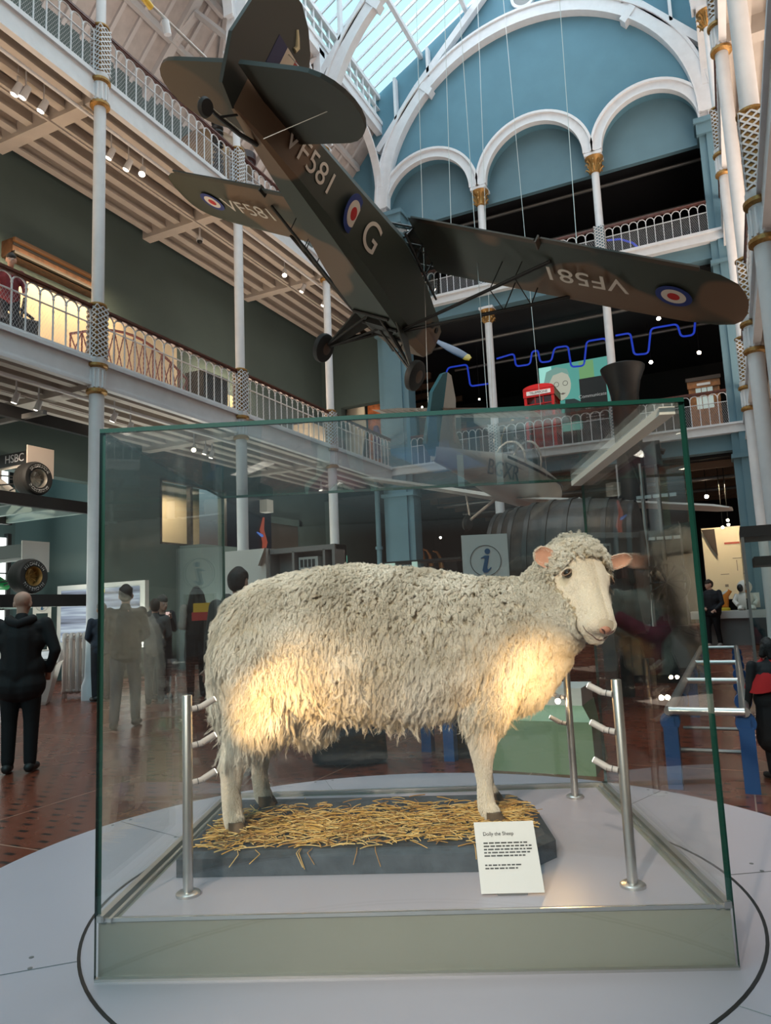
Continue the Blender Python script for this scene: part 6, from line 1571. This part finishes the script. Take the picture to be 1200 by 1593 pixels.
# back left lower gallery: lit shield shape, painting
P = atY(545, 600, 24.6); sh = thing('white_sail_exhibit', 'glowing white pointed sail shape in the back left gallery', 'exhibit', (P[0], 24.6, 6.2))
b = MB().prism([(P[0] - .1, 6.4), (P[0] - .35, 8.2), (P[0] - .1, 9.8), (P[0] + .15, 10.5), (P[0] + .55, 9.6), (P[0] + .62, 8.4), (P[0] + .3, 6.8)], lambda a, c, t: (a, t, c), 24.6, 24.68); b.build('sail', mat('sail_cloth', (.8, .74, .62), .8), sh, False)
bx('sail_foot', M['darkwarm'], sh, P[0] - .4, P[0] + .6, 24.5, 24.9, 6.2, 6.42)
spot('sail_spot', (P[0] + .6, 23.2, 10.9), (P[0], 24.6, 8.6), 420, (1, .84, .62), 60, .6, .05)
P0, P1 = atY(571, 610, 25), atY(597, 645, 25); pt_ = thing('orange_painting', 'tall orange and blue painting in the back left gallery', 'painting', (P0[0], 25, 7))
bx('painting_panel', mat('painting_orange', (.42, .13, .04), .6, noise=.6, scale=4), pt_, P0[0], P1[0] + .1, 25, 25.06, 7.0, P0[2] + .1)
MB().path([((P0[0] + P1[0]) / 2, 24.98, 7.2), ((P0[0] + P1[0]) / 2 + .05, 24.98, 8.0), ((P0[0] + P1[0]) / 2, 24.98, 8.5)], [.16, .2, .1], 8).build('painted_figure', mat('painting_blue', (.08, .06, .20), .6), pt_)
bx('painting_easel', M['black'], pt_, P0[0] + .2, P0[0] + .3, 25.06, 25.14, 6.2, 7.1)
spot('painting_spot', (P0[0] + .4, 23.6, 10.8), (P0[0] + .3, 25, 8.2), 90, (1, .84, .62), 40, .6, .05)
# upper left balcony: round machines
zt = 12.0
mm = thing('lighthouse_lens', 'huge round bronze drum behind the upper left balcony railing', 'machine', (-12.0, 14.9, zt))
MB().lathe([(.9, zt), (.95, zt + .3), (1.15, zt + 1.2), (1.2, zt + 1.6), (1.05, zt + 2.2), (.8, zt + 2.5)], (-12.1, 15.1, 0), 40).build('bronze_drum', mat('aged_bronze', (.20, .12, .06), .5, .5, noise=.3, scale=3), mm)
b = MB()
for k in range(16): b.lathe([(.10, zt + .3 + k * .14), (.16, zt + .35 + k * .14), (.16, zt + .39 + k * .14), (.10, zt + .44 + k * .14)], (-11.3, 14.35, 0), 16)
b.build('ribbed_column', M['black'], mm); MB().tube((-11.3, 14.35, zt), (-11.3, 14.35, zt + .35), .1, n=10).build('column_foot', M['black'], mm)
def jar(label, x, y, s=1):
    t = thing('maroon_cylinder', label, 'machine', (x, y, zt), 0, 'maroon cylinders on the upper balcony')
    MB().lathe([(.3 * s, zt), (.3 * s, zt + 1.1 * s)], (x, y, 0), 24).build('cylinder_body', mat('maroon_enamel', (.07, .015, .015), .25), t)
    MB().lathe([(.34 * s, zt + 1.1 * s), (.38 * s, zt + 1.14 * s), (.34 * s, zt + 1.18 * s)], (x, y, 0), 24).build('white_ring', M['white'], t)
    MB().lathe([(.24 * s, zt + 1.18 * s), (.24 * s, zt + 1.9 * s), (.30 * s, zt + 1.95 * s), (.30 * s, zt + 2.15 * s)], (x, y, 0), 24).build('upper_cylinder', mat('dark_maroon', (.04, .012, .012), .35), t)
    b = MB()
    for k in range(6): b.ball((x + .33 * s, y - .1, zt + .3 + k * .14), .05, 8)
    b.build('brass_beads', M['gold'], t)
jar('maroon cylinder with white ring behind upper left railing, right of second column', -11.2, 15.45)
jar('smaller maroon cylinder on the upper left balcony, next to the aeroplane fuselage', -11.2, 17.2, .75)
# hanging light rod at upper left
t = thing('hanging_light_rod', 'thin slanting light rod with gold end, top left under the roof', 'light', atX(230, 2, -9.5))
a, c = Vector(atX(229, 2, -9.8)), Vector(atX(325, 95, -9.8)); MB().tube(a, c, .035, n=8).build('rod', M['steel'], t); MB().tube(a - Vector((0, .1, 0)), a + Vector((0, .12, -.05)), .07, n=10).build('gold_end', mat('yellow_end', (.7, .45, .05), .4), t)
m_ = a.lerp(c, .27); MB().tube(m_ - Vector((0, 0, .05)), m_ - Vector((0, -.08, .32)), .08, n=12).build('lamp_can', M['white'], t)
# ------------------------------------------------------------------ people
SKIN = {'fair': (.52, .30, .22), 'tan': (.36, .20, .13)}
def person(label, x, y, face, h=1.75, z=0.0, top=(.03, .03, .035), bottom=(.02, .022, .03), hair=(.02, .015, .012), hairstyle='short', skin='fair', build=1.0,
           arms=('down', 'down'), stride=.0, lean=0.0, head=(0, 0), coat=0.0, skirt=False, shoe=(.015, .015, .015), rough=.8, extras=None, bend=0.0):
    """face = direction the body looks at (angle of its forward axis in the hall's plan)"""
    s = h / 1.75; R = Matrix.Rotation(face - PI / 2, 3, 'Z')
    O = Vector((x, y, z))
    def B(px, py, pz):
        if pz > .95 and lean: py = py + (pz - .95) * lean
        return O + R @ (Vector((px, py, pz)) * s)
    t = thing('person', label, 'person', O, 0)
    w = build
    hipL, hipR = (-.09, 0, .93), (.09, 0, .93)
    ankL, ankR = (-.10, -stride, .09), (.10, stride * .8, .09)
    kneL, kneR = (-.10, -stride * .35 + .02, .50), (.10, stride * .55 + .02, .50)
    sh = .185 * w
    AR_ = {'down': ((.235 * w, -.02, 1.15), (.25 * w, .05, .90)), 'hold': ((.23 * w, .02, 1.15), (.10, .27, 1.22)), 'pocket': ((.27 * w, -.03, 1.16), (.20 * w, .10, .96)), 'phone': ((.22 * w, .06, 1.17), (.06, .30, 1.36)), 'table': ((.25 * w, .05, 1.14), (.22, .22, .98)), 'front': ((.24 * w, .02, 1.15), (.08, .20, 1.02))}
    joints = []
    for sg, a in ((-1, arms[0]), (1, arms[1])):
        e_, wr = AR_[a]; joints.append(((sg * sh, 0, 1.43), (sg * e_[0], e_[1], e_[2]), (sg * wr[0], wr[1], wr[2])))
    def C(mb, a, b_, ra, rb): mb.cap_(B(*a), B(*b_), ra * s, rb * s, 12)
    # body
    sk = mat('skin_%s' % skin, SKIN[skin], .55)
    mb = MB(); hx, hy = math.sin(head[0]), math.cos(head[0]); nod = head[1]
    hc = (0, .02 + nod * .3, 1.635 - nod * .1)
    def Hh(a, f, u): return (hc[0] + a * hy + f * hx, hc[1] - a * hx + f * hy, hc[2] + u - nod * f)
    C(mb, (0, -.01, 1.0), (0, 0, 1.35), .115 * w, .13 * w); C(mb, (-.10, 0, 1.38), (.10, 0, 1.38), .07, .07); C(mb, (0, 0, 1.42), Hh(0, -.02, -.05), .055, .052)
    C(mb, Hh(0, -.015, .035), Hh(0, .01, -.01), .085, .075); C(mb, Hh(0, .015, -.02), Hh(0, .045, -.075), .068, .040)
    C(mb, Hh(0, .08, .005), Hh(0, .10, -.022), .010, .015); C(mb, Hh(-.02, .075, -.052), Hh(.02, .075, -.052), .012, .012)
    for sg in (-1, 1): C(mb, Hh(sg * .078, -.01, .005), Hh(sg * .082, -.02, -.03), .018, .012); C(mb, Hh(sg * .03, .065, .032), Hh(sg * .045, .06, .03), .014, .012)
    for a, b_, c_, d_ in ((hipL, kneL, ankL, -1), (hipR, kneR, ankR, 1)):
        C(mb, a, b_, .075, .05); C(mb, b_, c_, .05, .035); C(mb, c_, (c_[0], c_[1] + .12, .04), .03, .028)
    for a, e_, wr in joints:
        C(mb, a, e_, .045, .036); C(mb, e_, wr, .036, .024)
        d = (Vector(wr) - Vector(e_)).normalized(); side = d.cross(Vector((0, 1, 0))); side = side.normalized() if side.length > .2 else Vector((1, 0, 0)); fl = d.cross(side).normalized()
        P = Vector(wr); C(mb, tuple(P), tuple(P + d * .07), .026, .032)
        for k, L in enumerate((.062, .072, .068, .052)):
            q = P + d * .08 + side * (k - 1.5) * .019; m_ = q + d * L * .55; n_ = m_ + (d * .6 + fl * (.8 if fl.y > 0 else -.8)).normalized() * L * .45
            C(mb, tuple(q), tuple(m_), .0105, .0095); C(mb, tuple(m_), tuple(n_), .0095, .008)
        q = P + d * .02 - side * .028; C(mb, tuple(q), tuple(q + (d * .6 - side * .6) * .06), .012, .010)
    body_ = remeshed(mb, 'person_body', sk, t, .0105 * s, 3, .5)
    for sg in (-1, 1):
        e_ = MB().ball(B(*Hh(sg * .033, .073, .018)), .0115 * s, 10).build('eye', mat('eye_white', (.6, .58, .55), .3), t)
        MB().ball(B(*Hh(sg * .033, .0815, .018)), .0055 * s, 8).build('iris', M['black'], e_)
    MB().path([B(*Hh(a, .083 - a * a * 8, -.055)) for a in (-.022, -.01, 0, .01, .022)], .0035 * s, 6).build('lips', mat('lip_tone', (.35, .13, .11), .5), t)
    # clothes
    mb = MB()
    bot = .86 - coat
    C(mb, (0, -.01, .98), (0, 0, 1.30), .150 * w, .165 * w); C(mb, (-.12 * w, 0, 1.385), (.12 * w, 0, 1.385), .092, .092); C(mb, (-.05 * w, 0, 1.0), (.05 * w, 0, 1.0), .14 * w, .14 * w); C(mb, (-.06 * w, 0, 1.26), (.06 * w, 0, 1.26), .13 * w, .13 * w)
    if coat: C(mb, (-.05, 0, .95), (-.06, 0, bot), .13 * w, .15 * w); C(mb, (.05, 0, .95), (.06, 0, bot), .13 * w, .15 * w)
    else: C(mb, (-.05 * w, 0, .92), (.05 * w, 0, .92), .135 * w, .135 * w)
    C(mb, (0, -.02, 1.44), (0, -.015, 1.49), .075, .066)
    for a, e_, wr in joints: C(mb, a, e_, .068, .055); C(mb, e_, tuple(Vector(e_).lerp(Vector(wr), .95)), .055, .040)
    tm_ = mat('garment', top, rough, noise=.25, scale=9, bump=.25, bscale=14)
    remeshed(mb, 'jacket', tm_, t, .013 * s, 3, .5)
    bm_ = mat('trouser_cloth', bottom, .85, noise=.25, scale=9)
    mb = MB()
    if skirt:
        rg = []
        for zz, r in ((.98, .15), (.75, .22), (.45, .26), (.03, .28)): rg.append([B(r * math.cos(a) * w, r * .8 * math.sin(a), zz) for a in [2 * PI * i / 20 for i in range(20)]])
        mb.loft(rg); mb.build('skirt', bm_, t)
    else:
        C(mb, (-.07, 0, .95), (.07, 0, .95), .12 * w, .12 * w)
        for a, b_, c_ in ((hipL, kneL, ankL), (hipR, kneR, ankR)): C(mb, a, b_, .100 * w, .075); C(mb, b_, (c_[0], c_[1], .11), .075, .060)
        remeshed(mb, 'trousers', bm_, t, .014 * s, 3, .5)
    for c_ in (ankL, ankR):
        mb = MB(); C(mb, (c_[0], c_[1] - .03, .055), (c_[0] + (.02 if c_[0] > 0 else -.02), c_[1] + .15, .040), .050, .038); C(mb, (c_[0], c_[1], .10), (c_[0], c_[1] + .02, .06), .052, .05)
        for i, v in enumerate(mb.v):
            if v[2] < z + .003: mb.v[i] = (v[0], v[1], z + .003)
        mb.build('shoe', mat('shoe_leather', shoe, .5), t)
    hm = mat('hair', hair, .6, noise=.3, scale=60, bump=.4, bscale=120)
    if hairstyle != 'bald':
        mb = MB()
        C(mb, Hh(0, -.03, .050), Hh(0, .012, .062), .088, .080); C(mb, Hh(0, -.045, .0), Hh(0, -.045, .04), .082, .085); C(mb, Hh(0, .04, .078), Hh(0, -.01, .095), .05, .062)
        if hairstyle == 'short':
            for k in range(14): a = 2 * PI * k / 14; C(mb, Hh(.04 * math.cos(a), -.015 + .045 * math.sin(a), .095), Hh(.062 * math.cos(a), -.01 + .062 * math.sin(a), .088), .034, .024)
        if hairstyle == 'long':
            for sg in (-1, 0, 1): C(mb, Hh(sg * .06, -.05, .02), Hh(sg * .10, -.075, -.22), .06, .07); C(mb, Hh(sg * .10, -.075, -.22), Hh(sg * .09, -.07, -.34), .07, .04)
        if hairstyle == 'bob':
            for sg in (-1, 1): C(mb, Hh(sg * .06, -.03, .02), Hh(sg * .085, -.02, -.07), .05, .045)
            C(mb, Hh(0, -.07, 0), Hh(0, -.08, -.10), .06, .05)
        remeshed(mb, 'hair', hm, t, .010 * s, 2, .4)
    if extras: extras(t, B, s, C)
    return t
cam_xy = Vector((0, 0))
def away(x, y): return math.atan2(y, x)            # facing away from the viewer
def toward(x, y): return math.atan2(-y, -x)
def hood(col):
    def f(t, B, s, C):
        mb = MB(); mb.path([B(-.11, -.03, 1.48), B(-.07, -.12, 1.46), B(0, -.15, 1.43), B(.07, -.12, 1.46), B(.11, -.03, 1.48)], .045 * s, 10); mb.build('hood', mat('hood_cloth', col, .85), t)
    return f
x, y = -6.15, 4.78
person('bald man in black hooded jacket seen from behind at the left edge', x, y, away(x, y) - .25, 1.68, top=(.006, .006, .007), bottom=(.005, .005, .006), hairstyle='bald', build=1.18, arms=('pocket', 'pocket'), extras=hood((.008, .008, .009)), head=(.15, 0), coat=.02)
x, y = -7.19, 7.12
person('man in dark jacket and jeans, full length, seen from behind through the case', x, y, away(x, y) - .2, 1.80, top=(.008, .010, .014), bottom=(.022, .035, .055), stride=.16, arms=('front', 'front'), build=1.05)
x, y = -8.55, 9.1
person('short-haired visitor in patterned grey top, mostly hidden behind the man in jeans', x, y, away(x, y), 1.66, top=(.10, .10, .10), bottom=(.02, .02, .03), hair=(.05, .03, .02), arms=('front', 'front'))
x, y = -9.95, 9.3
person('grey-haired visitor in dark blue seen between the radiator and the man in jeans', x, y, away(x, y) + .3, 1.66, top=(.02, .03, .05), hair=(.14, .12, .11), arms=('front', 'front'))
def phone(t, B, s, C):
    q = B(.02, .37, 1.40); p_ = thing('phone', 'smartphone with lit screen held up by the grey-haired man', 'phone', q)
    d = Vector((q.x, q.y, 0)).normalized(); Rp = Matrix.Rotation(math.atan2(d.y, d.x) - PI / 2, 3, 'Z')
    MB().box(-.036, .036, -.005, .005, -.07, .07, 0, Rp, q).build('phone_body', M['black'], p_, False)
    MB().box(-.032, .032, -.0075, -.005, -.062, .062, 0, Rp, q).build('phone_screen', mat('phone_screen_glow', (.3, .3, .3), .4, emit=((.9, .6, .55), .8)), p_, False)
x, y = -8.95, 9.67
person('grey-haired man in dark blue coat facing us and looking at a phone', x, y, toward(x, y) + .35, 1.76, top=(.012, .02, .03), bottom=(.015, .015, .02), hair=(.10, .09, .08), arms=('phone', 'down'), head=(-.25, .25), extras=phone, coat=.25, shoe=(.03, .02, .02))
def knit(t, B, s, C):
    mb = MB(); C(mb, (-.19, 0, 1.42), (-.235, -.02, 1.15), .078, .068); C(mb, (-.235, -.02, 1.15), (-.13, .22, 1.12), .066, .052); remeshed(mb, 'knitted_sleeve', mat('cream_knit', (.34, .29, .24), .9, noise=.3, scale=60, bump=.6), t, .012, 2)
x, y = -8.45, 10.0
person('woman with long black hair and cream knitted sleeve seen from behind', x, y, away(x, y) + .2, 1.86, top=(.008, .008, .010), bottom=(.006, .006, .008), hair=(.006, .005, .005), hairstyle='long', arms=('hold', 'front'), coat=.2, extras=knit)
def strap(t, B, s, C):
    MB().path([B(-.16, -.10, 1.46), B(-.05, -.19, 1.3), B(.10, -.19, 1.1), B(.20, -.1, .95)], .02 * s, 8).build('bag_strap', M['black'], t)
    mb = MB(); mb.path([B(-.12, -.02, 1.49), B(-.08, -.12, 1.46), B(0, -.16, 1.42), B(.08, -.12, 1.46), B(.12, -.02, 1.49)], .055 * s, 10); mb.build('hood', mat('grey_hood', (.06, .058, .055), .85), t)
x, y = -4.02, 5.35
person('dark-haired person in grey hooded coat standing behind the sheep rump', x, y, away(x, y) + .15, 1.78, top=(.055, .052, .048), bottom=(.01, .01, .012), hair=(.012, .009, .008), coat=.32, extras=strap, head=(.7, .05), arms=('down', 'front'), build=1.12)
def lan(t, B, s, C):
    MB().path([B(-.08, .03, 1.5), B(-.07, .15, 1.38), B(-.02, .19, 1.20), B(.0, .19, 1.16), B(.03, .19, 1.2), B(.08, .15, 1.38), B(.09, .03, 1.5)], .007 * s, 6).build('lanyard', M['black'], t)
    MB().path([B(0, .195, 1.16), B(0, .20, 1.05)], .02 * s, 8).build('badge', M['paper'], t)
    mb = MB()
    C(mb, (-.20, .06, 1.20), (-.05, .20, 1.08), .09, .08); C(mb, (.22, .06, 1.22), (.06, .20, 1.06), .10, .08); C(mb, (0, .2, 1.05), (.02, .2, .78), .10, .07); remeshed(mb, 'maroon_scarf', mat('maroon_cloth', (.26, .03, .06), .9, noise=.3, scale=12, bump=.3), t, .014, 3)
q = K(-.66, 5.05, 0)
person('woman in grey top with lanyard and maroon scarf, reflected in the case', q.x, q.y, toward(q.x, q.y), 1.72, top=(.42, .40, .33), bottom=(.008, .008, .010), hair=(.012, .010, .010), hairstyle='bob', skirt=True, extras=lan, arms=('front', 'front'), build=1.25, coat=.1, head=(.3, .1))
x, y = -.55, 21.2
person('man in black jacket leaning against the white counter, looking left', x, y, toward(x, y) - .5, 1.75, top=(.008, .009, .014), bottom=(.006, .006, .008), hair=(.03, .018, .012), arms=('table', 'front'), head=(.5, .05), stride=.1, shoe=(.35, .33, .32), build=1.35)
def redhood(t, B, s, C):
    rg = []
    for zz, r in ((1.50, .09), (1.40, .20), (1.25, .30), (1.12, .34)): rg.append([B(r * math.cos(a), r * .8 * math.sin(a), zz + .03 * math.sin(3 * a)) for a in [2 * PI * i / 24 for i in range(24)]])
    mb = MB(); mb.loft(rg); mb.build('red_hood_cape', mat('red_fleece', (.42, .012, .014), .9, noise=.1, scale=8), t)
x, y = .20, 6.25
person('child with black hair, red hood and dark coat at the right edge', x, y, away(x, y) + .5, 1.02, top=(.008, .008, .010), bottom=(.006, .006, .008), hair=(.01, .008, .008), hairstyle='bob', extras=redhood, coat=.35, build=1.3)
x, y = -11.1, 8.2
person('dark-haired visitor in maroon top behind the left lower balcony railing', x, y, -.5, 1.72, z=6.2, top=(.16, .02, .03), hair=(.012, .010, .01), arms=('table', 'table'), head=(.2, .35))
x, y = -11.0, 7.55
person('visitor in red top at the far left end of the lower balcony', x, y, -.5, 1.55, z=6.2, top=(.42, .05, .03), hair=(.02, .012, .01), arms=('table', 'table'), head=(.2, .3))
